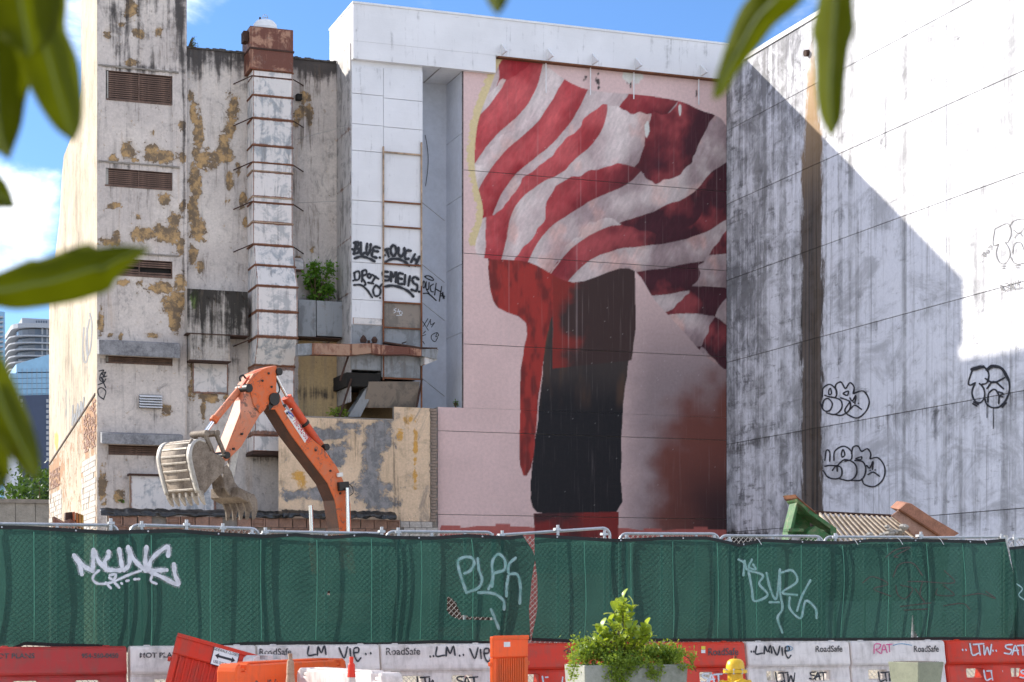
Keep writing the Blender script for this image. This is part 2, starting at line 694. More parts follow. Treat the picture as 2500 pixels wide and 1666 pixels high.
M = {}
M['tower'] = plaster('tower_render', (0.70, 0.63, 0.575), (0.58, 0.52, 0.485))
M['middle'] = plaster('middle_render', (0.70, 0.635, 0.58), (0.56, 0.505, 0.47))
M['annex'] = plaster('annex_render', (0.80, 0.60, 0.42), (0.70, 0.52, 0.35), peel=(0.31, 0.30, 0.30), peel2=(0.19, 0.19, 0.195), extra=(0.66, 0.36, 0.09), specks=0.3, soft=0.15)
M['sidewall'] = plaster('side_render', (0.58, 0.50, 0.39), (0.46, 0.39, 0.30), peel=(0.42, 0.24, 0.14), peel2=(0.36, 0.22, 0.13), grime=(0.16, 0.18, 0.2), extra=(0.5, 0.4, 0.12), specks=0.15)
M['recess'] = simple('pale_blue_paint', (0.62, 0.65, 0.72), 0.85, var=0.12, scale=0.8)
M['rust'] = simple('rust', (0.22, 0.085, 0.04), 0.85, var=0.45, scale=4, bump=0.4)
M['rust_dark'] = simple('dark_rust', (0.07, 0.035, 0.025), 0.85, var=0.4, scale=4, bump=0.4)
M['rustpaint'] = simple('rusty_cream_edge', (0.50, 0.36, 0.25), 0.8, var=0.5, scale=5)
M['white_sheet'] = sheet_metal('white_painted_sheet', (0.66, 0.62, 0.60), (0.40, 0.40, 0.405), 0.5, 0.85)
M['zinc_sheet'] = sheet_metal('zinc_sheet_half_painted', (0.62, 0.59, 0.57), (0.32, 0.34, 0.36), 0.5, 0.7)
M['grey_sheet'] = sheet_metal('grey_galvanised_sheet', (0.25, 0.265, 0.28), (0.17, 0.18, 0.19), 0.1, 0.3)
M['rusted_sheet'] = sheet_metal('rusted_sheet', (0.13, 0.038, 0.02), (0.36, 0.19, 0.12), 0.75, 0.6, (0.13, 0.033, 0.014))
M['brown_sheet'] = sheet_metal('browned_sheet', (0.24, 0.20, 0.165), (0.16, 0.14, 0.12), 0.2, 0.5)
M['dark'] = simple('dark_cavity', (0.02, 0.018, 0.016), 0.9, var=0.2)
M['louver'] = simple('rusty_louver', (0.19, 0.115, 0.085), 0.7, var=0.5, scale=6, bump=0.3)
M['white_clean'] = simple('white_wall_paint', (0.74, 0.74, 0.75), 0.7, var=0.1, scale=1.2)
M['black_tarp'] = simple('black_plastic_sheeting', (0.012, 0.013, 0.015), 0.28, var=0.3, bump=0.4, spec=0.6)
M['concrete'] = simple('concrete', (0.36, 0.34, 0.31), 0.9, var=0.3, scale=2, bump=0.3)
M['brick'] = simple('clay_brick', (0.34, 0.20, 0.145), 0.9, var=0.35, scale=5, dark=(0.17, 0.11, 0.09), bump=0.4)
M['brick_white'] = simple('whitewashed_block', (0.55, 0.51, 0.47), 0.9, var=0.35, scale=4, bump=0.35)
M['mortar'] = simple('mortar', (0.30, 0.27, 0.24), 0.95, var=0.3, scale=4, bump=0.4)
M['galv'] = simple('galvanised_tube', (0.50, 0.51, 0.53), 0.42, 0.55, var=0.2, scale=8, bump=0.1)
M['wire'] = simple('galvanised_wire', (0.42, 0.41, 0.40), 0.5, 0.4, var=0.2)
M['black_paint'] = simple('black_spray_paint', (0.022, 0.024, 0.032), 0.6, var=0.25, scale=9, bump=0)
M['grey_paint'] = simple('thin_grey_spray_paint', (0.20, 0.20, 0.21), 0.6, var=0.3, scale=9, bump=0)
M['white_paint'] = simple('white_spray_paint', (0.66, 0.68, 0.72), 0.6, var=0.25, scale=9, bump=0)
M['pink_paint'] = simple('pink_marker_paint', (0.70, 0.09, 0.28), 0.6, var=0.2, bump=0)
M['blue_paint'] = simple('blue_marker_paint', (0.16, 0.36, 0.55), 0.6, var=0.2, bump=0)
M['maroon_paint'] = simple('faded_maroon_spray_paint', (0.07, 0.05, 0.042), 0.6, var=0.2, bump=0)
M['stencil'] = simple('stencil_ink', (0.035, 0.033, 0.035), 0.7, var=0.5, scale=25, dark=(0.12, 0.11, 0.11), bump=0)
_t = NT(M['stencil'].node_tree)
_mx = _t.new('ShaderNodeMixShader')
_t.link(_t.ramp(_t.noise(_t.coord('Object'), 16, 5, 0.75), 0.33, 0.46), _mx.inputs[0])
_t.link(_t.new('ShaderNodeBsdfTransparent').outputs[0], _mx.inputs[1])
_t.link(next(n for n in M['stencil'].node_tree.nodes if n.type == 'BSDF_PRINCIPLED').outputs[0], _mx.inputs[2])
_t.link(_mx.outputs[0], next(n for n in M['stencil'].node_tree.nodes if n.type == 'OUTPUT_MATERIAL').inputs['Surface'])
M['orange_plastic'] = plastic('orange_plastic', (0.86, 0.15, 0.025))
M['red_plastic'] = plastic('red_plastic', (0.74, 0.05, 0.018), dirt=0.5)
M['faded_red_plastic'] = plastic('faded_red_plastic', (0.50, 0.045, 0.04), dirt=0.55)
M['white_plastic'] = plastic('white_plastic', (0.86, 0.80, 0.77), dirt=0.5)
M['leaf_fg'] = leafy('broad_leaf', (0.075, 0.098, 0.003), (0.16, 0.185, 0.008), 0.68, 0.7, spots=True, spec=0.08)
M['leaf_tree'] = leafy('tree_leaf', (0.02, 0.05, 0.012), (0.05, 0.10, 0.02), 0.3)
M['leaf_bush'] = leafy('bush_leaf', (0.05, 0.14, 0.02), (0.13, 0.26, 0.03), 0.45)
M['leaf_round'] = leafy('round_leaf', (0.10, 0.20, 0.02), (0.30, 0.38, 0.05), 0.35, 0.3)
M['leaf_trail'] = leafy('trailing_leaf', (0.06, 0.13, 0.015), (0.22, 0.30, 0.04), 0.4)
M['stem'] = simple('woody_stem', (0.12, 0.085, 0.045), 0.9, var=0.3)
# ================================================================== ground
def ground_mat(name, a, b, sc, bump, dist=0.03):
    m, t, bs = material(name)
    oc = t.coord('Object')
    n = t.noise(oc, sc, 6, 0.75)
    n2 = t.noise(oc, sc * 6, 4, 0.7)
    c = t.mix(t.ramp(n, 0.35, 0.65), a, b)
    c = t.mix(t.ramp(n2, 0.5, 0.7, 0, 0.6), c, tuple(x * 0.45 for x in a))
    t.link(c, bs.inputs['Base Color'])
    bs.inputs['Roughness'].default_value = 0.95
    t.link(t.bump(t.math('ADD', n, n2), bump, dist), bs.inputs['Normal'])
    return m


M['gravel'] = ground_mat('crushed_stone_ground', (0.42, 0.36, 0.27), (0.52, 0.46, 0.36), 3.0, 0.9, 0.08)
M['asphalt'] = ground_mat('asphalt', (0.06, 0.06, 0.06), (0.09, 0.088, 0.085), 4, 0.4)
M['pavement'] = ground_mat('pavement_concrete', (0.46, 0.44, 0.40), (0.52, 0.50, 0.46), 2, 0.3)
GZ = 0.012
tag(MB().box(-900, 900, -300, 2500, -1.0, -0.13).build('ground', M['gravel']), kind='structure')
tag(MB().box(-300, 400, 29.2, 900, -0.5, 0.0).build('gravel_lot', M['gravel']), kind='structure')
tag(MB().box(-80, 120, 2.0, 17.3, -0.5, -0.122).build('road', M['asphalt']), kind='structure')
tag(MB().box(-80, 120, 17.45, 29.2, -0.5, GZ).build('pavement', M['pavement']), kind='structure')
tag(MB().box(-80, 120, 17.3, 17.447, -0.5, GZ + 0.004).build('kerb', M['concrete'], bevel=0.02), kind='structure')
tag(MB().box(-80, 120, -12, 2.0, -0.5, GZ).build('near_pavement', M['pavement']), kind='structure')

# rubble left by the demolition, heaped behind the fence
def mound(X, Y):
    z = 0.9 * np.exp(-((Y - 39) / 4.0) ** 2) * (0.65 + 0.35 * np.sin(X * 0.55 + 1.0) * np.cos(Y * 0.4 + X * 0.21))
    z += 0.10 * np.sin(X * 3.1 + Y * 1.7) * np.sin(Y * 2.9 - X * 1.3) * np.exp(-((Y - 39) / 5) ** 2)
    e = np.clip(np.minimum(Y - 31, 52 - Y) / 2, 0, 1)
    return z * e


xs = np.linspace(-4, 29.3, 170)
ys = np.linspace(31, 52, 110)
me = grid_mesh('rubble_mound', xs, ys, lambda U, V: np.stack([U, V, mound(U, V) + rng.normal(0, 0.02, len(U)) * (mound(U, V) > 0.05) + 0.006], 1))
me.materials.append(M['gravel'])
o = bpy.data.objects.new('rubble_terrain', me)
C.objects.link(o)
tag(o, kind='structure')

# ================================================================== the old grey building on the left
YT, YM, YB = 61.6, 61.8, 60.0           # tower front, middle wall front, white block front
XR = at(1775, 1200, YB).x               # plane of the big white wall on the right


def X_at(px, Y):
    return at(px, 1200, Y).x


def Z_at(px, py, Y):
    return at(px, py, Y).z


def rect(px0, px1, py0, py1, Y):
    """upright rectangle on plane Y seen between those pixels (mean of both ends)"""
    x0, x1 = X_at(px0, Y), X_at(px1, Y)
    pm = (px0 + px1) / 2
    return x0, x1, Z_at(pm, py1, Y), Z_at(pm, py0, Y)


PEEL_T = [(320, 22, 15, 24), (263, 85, 10, 14), (337, 84, 12, 12), (388, 78, 8, 10), (320, 155, 15, 8), (298, 60, 6, 6),
          (312, 368, 16, 22), (274, 388, 12, 8), (370, 372, 18, 22), (400, 386, 30, 16), (330, 392, 8, 6), (446, 384, 9, 14),
          (400, 487, 14, 18), (278, 503, 16, 7), (336, 530, 8, 8), (445, 306, 8, 14), (446, 505, 8, 12), (372, 325, 5, 8),
          (400, 572, 40, 22), (350, 570, 30, 18), (285, 578, 8, 18), (260, 590, 20, 10), (425, 552, 16, 26), (442, 600, 8, 20),
          (300, 690, 14, 8), (340, 692, 5, 10), (400, 705, 40, 14), (425, 740, 24, 34), (428, 790, 12, 22), (440, 690, 14, 20),
          (246, 782, 7, 26), (375, 818, 22, 8), (294, 822, 4, 7), (268, 820, 5, 6), (404, 1000, 12, 12), (250, 1180, 8, 50), (290, 1215, 10, 16)]
PEEL_M = [(467, 232, 6, 12), (470, 278, 6, 22), (485, 320, 12, 40), (478, 372, 14, 20), (500, 392, 16, 26), (478, 455, 13, 46), (472, 520, 13, 40), (485, 565, 20, 24), (470, 620, 10, 24), (490, 650, 8, 16),
          (570, 262, 15, 26), (562, 310, 12, 30), (545, 350, 16, 26), (530, 385, 20, 16), (515, 405, 18, 12), (556, 378, 12, 20), (560, 440, 8, 26), (580, 415, 6, 14), (594, 490, 8, 20), (600, 545, 8, 16), (555, 490, 5, 10),
          (745, 240, 16, 12), (755, 280, 9, 26), (735, 275, 16, 16), (725, 300, 8, 10), (728, 630, 6, 6), (760, 612, 5, 6),
          (468, 955, 8, 26), (552, 945, 6, 40), (505, 965, 22, 10), (497, 1000, 6, 24), (520, 975, 16, 8), (470, 905, 5, 30)]


def mask_tower(X, Z):
    px, py = pix_np(X, YT, Z)
    r = blobs(px, py, PEEL_T) * 0.95
    g = 0.46 * np.clip((360 - py) / 330, 0, 1) + 0.35 * blobs(px, py, [(330, 168, 120, 8), (340, 400, 110, 7), (440, 60, 18, 70), (445, 130, 14, 40)])
    for (x0, y0) in ((305, 256), (340, 252), (372, 255), (340, 457), (345, 460)):
        g = np.maximum(g, 0.42 * np.exp(-((px - x0) / 3.5) ** 2) * np.clip(1 - (py - y0) / 70, 0, 1) * (py > y0))
    for (xa_, xb_, y0, ln, am) in ((240, 436, 170, 60, 0.42), (240, 438, 403, 40, 0.36), (240, 436, 300, 70, 0.2), (242, 440, 874, 40, 0.45), (249, 447, 1090, 60, 0.45), (237, 456, -20, 150, 0.5)):
        g = np.maximum(g, am * (px > xa_) * (px < xb_) * np.clip(1 - (py - y0) / ln, 0, 1) * (py > y0))
    g = np.maximum(g, 0.5 * np.exp(-((px - 450) / 7) ** 2) * (py < 700))
    g = np.maximum(g, 0.5 * np.exp(-((px - 372) / 28) ** 2) * np.clip(1 - (py - 995) / 70, 0, 1) * (py > 995))
    return np.stack([r, g, 0 * r], 1)


def mask_middle(X, Z):
    px, py = pix_np(X, YM, Z)
    r = blobs(px, py, PEEL_M) * 0.95
    g = 0.42 * np.clip((205 - py) / 70, 0, 1) + 0.30 * np.clip((360 - py) / 200, 0, 1) + 0.42 * np.clip((215 - py) / 70, 0, 1) * (px > 700)
    g = np.maximum(g, 0.55 * np.exp(-((px - 602) / 14) ** 2) * np.clip(1 - (py - 160) / 420, 0, 1))
    g = np.maximum(g, 0.40 * np.exp(-((px - 458) / 7) ** 2) * (py < 900))
    g = np.maximum(g, 0.34 * np.exp(-((px - 815) / 8) ** 2) * (py < 800))
    g = np.maximum(g, blobs(px, py, [(520, 880, 70, 10), (560, 905, 8, 40), (650, 1118, 60, 14), (790, 960, 70, 20)]) * 0.6)
    ob = np.clip((px - 722) / 10, 0, 1) * np.clip((py - 820) / 20, 0, 1) * 0.75
    return np.stack([r, g, ob], 1)


old = thing('old_building', 'tall weathered grey building with peeling render and rusty louvers', 'building', at(450, 1500, YM) * 1.0)
old.location.z = 0


def wall_open(name, px0, px1, ztop, Y, mask, m, ops, depth, parent, step=0.11, zbot=0.0, x1=None):
    xa, xb = X_at(px0, Y), (x1 if x1 is not None else X_at(px1, Y))
    ex = [v for o_ in ops for v in o_[:2]]
    ez = [v for o_ in ops for v in o_[2:]]
    ul, vl = lines(xa, xb, step, ex), lines(zbot, ztop, step, ez)

    def skip(u, v):
        k = np.zeros(len(u), bool)
        for (a, b, c, d) in ops:
            k |= (u > a) & (u < b) & (v > c) & (v < d)
        return k
    me = grid_mesh(name, ul, vl, lambda U, V: np.stack([U, np.full(len(U), Y), V], 1), mask, skip)
    me.materials.append(m)
    ob = bpy.data.objects.new(name, me)
    C.objects.link(ob)
    adopt(ob, parent)
    return ob


LOUV = [rect(259, 419, 179, 249, YT), rect(256, 420, 416, 458, YT), rect(258, 421, 634, 674, YT), rect(258, 421, 872, 888, YT), rect(265, 400, 1088, 1110, YT)]
xtl = X_at(237, YT)
ZTOW, ZMID, ZBLK = 23.3, 19.48 * YM / 60 - 0.03, 21.46
xtr = X_at(456, YT)
wall_open('tower_wall', 237, 456, ZTOW, YT, mask_tower, M['tower'], LOUV, 0.2, old)
xme = X_at(858, YB) + 0.3
wall_open('middle_wall', 456, 830, ZMID, YM, mask_middle, M['middle'], [], 0.2, old, x1=xme)
# bodies behind the faces
MB().box(xtl + 0.02, xtr, YT + 0.25, 66.0, 0, ZTOW).build('tower_body', M['concrete'], old)
MB().box(xtl + 0.02, xtr, YT + 0.003, YT + 0.25, ZTOW - 0.2, ZTOW + 0.02).build('tower_coping', M['concrete'], old)
MB().box(xtr - 0.1, xme, YM + 0.003, 74.0, 0, ZMID - 0.004).build('middle_body', M['concrete'], old)
MB().box(xtr - 0.02, xtr - 0.002, YT + 0.003, YM, 0, ZMID).build('corner_return', M['concrete'], old)
# ragged parapet cap
mb = MB()
n = 46
for i in range(n):
    a = xtr + (xme - 0.35 - xtr) * i / n
    b = xtr + (xme - 0.35 - xtr) * (i + 1) / n
    hh = 0.05 + 0.05 * random.random()
    mb.box(a + 0.002, b - 0.002, YM - 0.03 - 0.02 * random.random(), YM + 0.3, ZMID + 0.004, ZMID + hh)
mb.build('parapet_cap', simple('sooty_cap', (0.11, 0.10, 0.095), 0.95, var=0.5, scale=6, bump=0.5), old)

# louvers: frame and separate slats
slat_me = {}
for k, (x0, x1, z0, z1) in enumerate(LOUV):
    lv = MB()
    f = 0.05
    lv.box(x0, x1, YT + 0.16, YT + 0.2, z0, z1, 1)
    lv.box(x0, x1, YT + 0.01, YT + 0.16, z1 - 0.02, z1 + 0.001)
    lv.box(x0, x1, YT - 0.02, YT + 0.16, z0 - 0.03, z0 + 0.015)
    lv.box(x0, x0 + 0.025, YT + 0.01, YT + 0.16, z0, z1)
    lv.box(x1 - 0.025, x1, YT + 0.01, YT + 0.16, z0, z1)
    lv.box((x0 + x1) / 2 - 0.02, (x0 + x1) / 2 + 0.02, YT + 0.0, YT + 0.05, z0, z1)
    fr = lv.build('louver', [M['louver'], M['dark']], old)
    w2 = (x1 - x0) / 2 - 0.045
    cnt = max(2, int((z1 - z0) / 0.068))
    if k not in slat_me:
        sm = MB()
        sm.prism([(-w2 / 2, 0.0, 0.0), (-w2 / 2, 0.0, 0.045), (-w2 / 2, 0.09, 0.065), (-w2 / 2, 0.09, 0.02)], (w2, 0, 0))
        me = sm.mesh('slat')
        me.materials.append(M['louver'])
    for side in (0, 1):
        for i in range(cnt):
            if k == 2 and side == 1 and i in (2, 3) or random.random() < 0.02:
                continue
            so = put_mesh('slat', me, fr, (x0 + 0.03 + w2 / 2 + side * (w2 + 0.035), YT + 0.035, z0 + 0.02 + (z1 - z0 - 0.05) * i / cnt), (random.uniform(-0.05, 0.05), random.uniform(-0.006, 0.006), 0))
# projecting lintel ledges over the top two louvers
for (a, b, yy) in ((240, 436, 168), (240, 438, 401), (330, 436, 622)):
    x0, x1 = X_at(a, YT), X_at(b, YT)
    z = Z_at((a + b) / 2, yy, YT)
    mb = MB()
    for i in range(24):
        u0 = x0 + (x1 - x0) * i / 24
        u1 = x0 + (x1 - x0) * (i + 1) / 24
        mb.box(u0, u1 - 0.001, YT - 0.03 - 0.04 * random.random(), YT + 0.01, z - 0.02 - 0.03 * random.random(), z + 0.02)
    mb.build('ledge', M['mortar'], old)
# two concrete canopies over the low louvers
for (a, b, t0, t1) in ((242, 440, 830, 872), (249, 447, 1056, 1088)):
    x0, x1, z0, z1 = rect(a, b, t0, t1, YT - 0.5)
    cp = MB()
    cp.prism([(x0, YT - 0.5, z0 + 0.02), (x0, YT - 0.48, z1 - 0.06), (x0, YT - 0.02, z1 + 0.02), (x0, YT - 0.02, z0 + 0.1)], (x1 - x0, 0, 0))
    cp.build('canopy', simple('weathered_canopy', (0.30, 0.30, 0.31), 0.8, var=0.5, scale=2.5, dark=(0.10, 0.10, 0.11), bump=0.4), old, bevel=0.012)
# small projecting vent
x0, x1, z0, z1 = rect(341, 395, 964, 996, YT - 0.15)
vn = MB().box(x0, x1, YT - 0.1, YT, z0, z1).build('vent', M['dark'], old)
sm = MB()
sm.prism([(x0 - 0.01, YT - 0.22, 0), (x0 - 0.01, YT - 0.215, 0.02), (x0 - 0.01, YT - 0.1, 0.075), (x0 - 0.01, YT - 0.1, 0.055)], (x1 - x0 + 0.02, 0, 0))
me = sm.mesh('vent_slat')
me.materials.append(M['white_clean'])
for i in range(5):
    put_mesh('vent_slat', me, vn, (0, 0, z0 + (z1 - z0) * (i / 5)))
# boxed-in panel low on the wall
x0, x1, z0, z1 = rect(318, 528, 1164, 1250, YT - 0.35)
bx = MB().prism([(x0, YT, z0 + 0.02), (x0, YT - 0.35, z0), (x0, YT - 0.3, z1), (x0, YT, z1 + 0.06)], (x1 - x0, 0, 0)).build('boxed_panel', M['zinc_sheet'], old)
MB().box(x0 - 0.05, x1 + 0.05, YT - 0.38, YT, z1 + 0.005, z1 + 0.07).build('panel_hood', M['rust_dark'], old)
MB().box(x0 - 0.03, x0 + 0.0, YT - 0.37, YT - 0.3, z0, z1).build('panel_edge', M['rustpaint'], old)

# side wall facing left, in full sun, with the scar of a vanished roof
side_pts = [(200, -250), (200, 210), (172, 345), (156, 378), (151, 430), (146, 530), (133, 640), (120, 740), (120, 1500)]
prof = [(atx(a, b, xtl).y, max(0.0, atx(a, b, xtl).z)) for a, b in side_pts]
prof[0] = (prof[1][0], ZTOW)
prof[-1] = (prof[-2][0], 0.0)


def back_at(z):
    zs = [p[1] for p in prof][::-1]
    yv = [p[0] for p in prof][::-1]
    return np.interp(z, zs, yv)


def mask_side(U, V):
    Yc = YT + (back_at(V) - YT) * U
    px, py = pix_np(np.full(len(U), xtl), Yc, V)
    line = 966 + (232 - px) * (1136 - 966) / (232 - 120)
    below = np.clip((py - line) / 6, 0, 1)
    r = below * (0.30 + 0.5 * blobs(px, py, [(218, 1030, 14, 70), (135, 1150, 16, 40), (225, 1000, 8, 40)]))
    g = (1 - below) * 0.42 * blobs(px, py, [(170, 1000, 50, 120), (205, 900, 16, 60), (140, 980, 25, 70)])
    b = (1 - below) * 0.9 * blobs(px, py, [(138, 1075, 5, 24)])
    return np.stack([r, g, b], 1)


me = grid_mesh('side_wall', np.linspace(0, 1, 90), np.linspace(0, ZTOW, 170),
               lambda U, V: np.stack([np.full(len(U), xtl), YT + (back_at(V) - YT) * U, V], 1), mask_side)
me.materials.append(M['sidewall'])
so = bpy.data.objects.new('side_wall', me)
C.objects.link(so)
adopt(so, old)
# closing back of the side wall (real thickness)
mb = MB()
pr = [(xtl + 0.01, YT + 0.01, 0.0)] + [(xtl + 0.01, y, z) for y, z in prof[::-1]] + [(xtl + 0.01, YT + 0.01, ZTOW)]
mb.prism(pr, (0.35, 0, 0))
mb.build('side_wall_core', M['concrete'], old)
p0, p1 = atx(121, 1136, xtl), atx(233, 965, xtl)
MB().prism([p0 + Vector((-0.03, 0, 0)), p1 + Vector((-0.03, 0, 0)), p1 + Vector((-0.03, 0, 0.07)), p0 + Vector((-0.03, 0, 0.07))], (0.06, 0, 0)).build('roof_scar', M['rust_dark'], old)
# bricks and blocks laid bare below the scar
bm_ = MB().box(-0.012, 0.05, -0.19, 0.19, 0, 0.17)
blk = bm_.mesh('block')
blk.materials.append(M['brick_white'])
bm_ = MB().box(-0.014, 0.05, -0.10, 0.10, 0, 0.066)
brk = bm_.mesh('brick')
brk.materials.append(M['brick'])


def pave_side(meh, nm, a0, a1, b0, b1, ly, lz, keep):
    ys_ = sorted((atx(a0, 1200, xtl).y, atx(a1, 1200, xtl).y))
    z0_, z1_ = atx(a1, b1, xtl).z, atx(a1, b0, xtl).z
    r = 0
    z = z0_
    while z < z1_:
        y = ys_[0] + (ly / 2 if r % 2 else 0)
        while y < ys_[1]:
            p_, q_ = topix(xtl, y, z)
            lim = 966 + (232 - p_) * (1136 - 966) / (232 - 120)
            if random.random() < keep and q_ > lim + 14:
                put_mesh(nm, meh, so, (xtl - random.uniform(0, 0.012), y, z))
            y += ly
        z += lz
        r += 1


pave_side(blk, 'block', 200, 233, 1120, 1290, 0.40, 0.185, 0.95)
pave_side(blk, 'block', 122, 150, 1200, 1290, 0.40, 0.185, 0.9)
pave_side(brk, 'brick', 205, 234, 980, 1090, 0.215, 0.08, 0.5)
pave_side(brk, 'brick', 122, 146, 1140, 1185, 0.215, 0.08, 0.5)

# graffiti on the tower
def on_y(Y, lift0=0.004):
    def f(px, py, lift=0.0):
        return at(px, py, Y - lift0 - lift)
    return f


def on_x(X, lift0=0.004):
    def f(px, py, lift=0.0):
        return atx(px, py, X - lift0 - lift)
    return f


def sc(pts, k, ox, oy):
    return [(ox + a / k, oy + b / k) for a, b in pts]


k = 2.09
strokes('graffiti', [sc(p, k, 0, 550) for p in [
    [(530, 890), (505, 870), (500, 840), (520, 830), (540, 850), (530, 885)],
    [(500, 815), (530, 800), (515, 775), (540, 830)],
    [(535, 770), (515, 760), (510, 790), (530, 800), (540, 785)],
    [(505, 745), (530, 740), (515, 760), (540, 750), (525, 775), (545, 770)]]], 2.4, on_y(YT), M['black_paint'], old)
strokes('graffiti', [[(205, 800), (202, 850), (206, 885), (214, 870), (212, 800)], [(218, 780), (210, 830), (214, 870), (222, 840), (224, 790), (219, 765)],
                     [(178, 990), (176, 1040), (182, 1010), (184, 1035), (190, 985), (192, 1030), (198, 980), (200, 1015), (205, 970)]], 3.0, on_x(xtl), M['grey_paint'], old)

# inset panel below the black box
x0, x1, z0, z1 = rect(470, 556, 884, 962, YM)
MB().box(x0, x1, YM - 0.05, YM + 0.002, z0, z1).build('filled_opening', M['white_sheet'], old)

# ------------------------------------------------------------------ tall duct
def duct_section(name, x0, x1, y0, y1, z0, z1, m, parent, dy_top=0.0, dx=0.0):
    b = MB()
    vs = [(x0, y0, z0), (x1, y0, z0), (x1, y1, z0), (x0, y1, z0), (x0 + dx, y0 + dy_top, z1), (x1 + dx, y0 + dy_top, z1), (x1 + dx, y1, z1), (x0 + dx, y1, z1)]
    b.add(vs, [(0, 3, 2, 1), (4, 5, 6, 7), (0, 1, 5, 4), (1, 2, 6, 5), (2, 3, 7, 6), (3, 0, 4, 7)])
    return b.build(name, m, parent, bevel=0.012)


YD = 60.9
duct = thing('exhaust_duct', 'tall square white sheet-metal duct climbing the grey wall, rusty seams and rusted top', 'duct', (X_at(665, YD), YD, 0))
xd0, xd1 = X_at(617, YD), X_at(715, YD)
seams = [175, 190, 236, 292, 358, 400, 420, 484, 496, 545, 600]
heads = [('rusted_sheet', 70, 124), ('rusted_sheet', 124, 175)]


def zz(py, Y=YD, px=666):
    return Z_at(px, py, Y)


for nm, a, b in heads:
    e = 0.06
    duct_section('duct_head', xd0 - 0.1, xd1 - 0.0, YD - e, YM + 0.3, zz(b) + 0.006, zz(a), M['rusted_sheet'], duct)
MB().box(xd0 - 0.12, xd1 + 0.03, YD - 0.09, YM + 0.32, zz(126), zz(122)).build('head_flange', M['rust_dark'], duct)
for i in range(len(seams) - 1):
    m = 'zinc_sheet' if i in (1, 2, 3, 4) else 'white_sheet'
    duct_section('duct_section', xd0, xd1, YD, YM - 0.05, zz(seams[i + 1]) + 0.012, zz(seams[i]) - 0.012, M[m], duct)
# the duct steps forward, runs straight, then back to the wall
YD2 = YD - 0.55
steps = [(600, 652, YD, YD - 0.2, 'zinc_sheet'), (652, 706, YD - 0.2, YD2, 'zinc_sheet'), (706, 767, YD2, YD2, 'white_sheet'), (767, 829, YD2, YD2, 'white_sheet'), (829, 895, YD2, YD - 0.1, 'zinc_sheet'), (895, 1064, YD - 0.1, YD - 0.1, 'white_sheet')]
xs0, xs1 = X_at(622, YD2), X_at(724, YD2)
for a, b, ya, yb, m in steps:
    xa = xd0 if ya == YD else (xs0 + 0.02)
    duct_section('duct_section', xd0 + 0.03, xd1 + 0.04, yb, YM - 0.02, zz(b) + 0.012, zz(a) - 0.012, M[m], duct, dy_top=ya - yb)
for q in seams[:1] + seams[2:] + [652, 706, 767, 829, 895, 1064]:
    yf = {652: YD - 0.2, 706: YD2, 767: YD2, 829: YD2, 895: YD - 0.1, 1064: YD - 0.1}.get(q, YD)
    z = zz(q)
    o_ = 0.04 if q > 600 else 0.0
    mb = MB()
    mb.box(xd0 - 0.025 + o_, xd1 + 0.025 + o_, yf - 0.03, yf - 0.003, z - 0.016, z + 0.016)
    mb.box(xd0 - 0.028 + o_, xd0 - 0.003 + o_, yf - 0.003, YM - 0.05, z - 0.022, z + 0.022)
    mb.box(xd1 + 0.003 + o_, xd1 + 0.028 + o_, yf - 0.003, YM - 0.05, z - 0.022, z + 0.022)
    mb.build('flange', M['rust'] if q not in (420, 484, 545) else M['rustpaint'], duct)
# broken bottom collar
duct_section('duct_collar', xd0 - 0.03, xd1 + 0.02, YD - 0.2, YM - 0.02, zz(1104), zz(1066), M['white_sheet'], duct)
MB().box(xd0 - 0.05, xd1 + 0.0, YD - 0.22, YM - 0.02, zz(1112), zz(1105)).build('collar_lip', M['rust_dark'], duct)
for q in (190, 292, 400, 496, 600, 830):
    z = zz(q)
    a = MB().tube([(xd0 - 0.02, YD, z), (X_at(570, YM), YM - 0.02, Z_at(570, q + 16, YM))], 0.02, 6).build('brace', M['rust_dark'], duct)
    if q < 700:
        MB().tube([(xd1 + 0.02, YD, z), (X_at(740, YM), YM - 0.02, Z_at(742, q + 20, YM))], 0.02, 6).build('brace', M['rust_dark'], duct)
# fan cowl on top
cx, cy = (xd0 + xd1) / 2 - 0.15, YD + 0.5
zt = zz(70)
cw = MB().lathe([(0.42, zt - 0.01), (0.42, zt + 0.12), (0.40, zt + 0.14), (0.38, zt + 0.25), (0.28, zt + 0.36), (0.1, zt + 0.4)], cx, cy, 24).build('fan_cowl', M['white_clean'], duct, smooth=True)
fan = MB()
fan.tube([(cx + 0.09 * math.cos(a), cy - 0.02, zt + 0.49 + 0.09 * math.sin(a)) for a in np.linspace(0, 2 * math.pi, 17)], 0.012, 5)
fan.tube([(cx, cy, zt + 0.39), (cx, cy, zt + 0.5)], 0.02, 6)
fan.tube([(cx - 0.09, cy - 0.02, zt + 0.49), (cx + 0.09, cy - 0.02, zt + 0.49)], 0.01, 5)
fan.build('valve_wheel', M['galv'], cw)
MB().lathe([(0.035, zt + 0.36), (0.035, zt + 0.47), (0.02, zt + 0.49)], cx - 0.17, cy, 8).build('fan_bolt', M['rust_dark'], cw)
MB().box(xd0 - 0.28, xd0 - 0.12, YD + 0.1, YD + 0.5, zz(105), zz(80)).build('head_hinge', M['rust_dark'], duct)

# ------------------------------------------------------------------ black soot-stained box and grey cross duct
def sooty_mask(fn):
    return fn


M['sooty'] = plaster('sooty_sheet', (0.56, 0.50, 0.45), (0.46, 0.42, 0.38), peel=(0.33, 0.22, 0.1), grime=(0.02, 0.018, 0.016), extra=(0.16, 0.24, 0.06), specks=0.1)


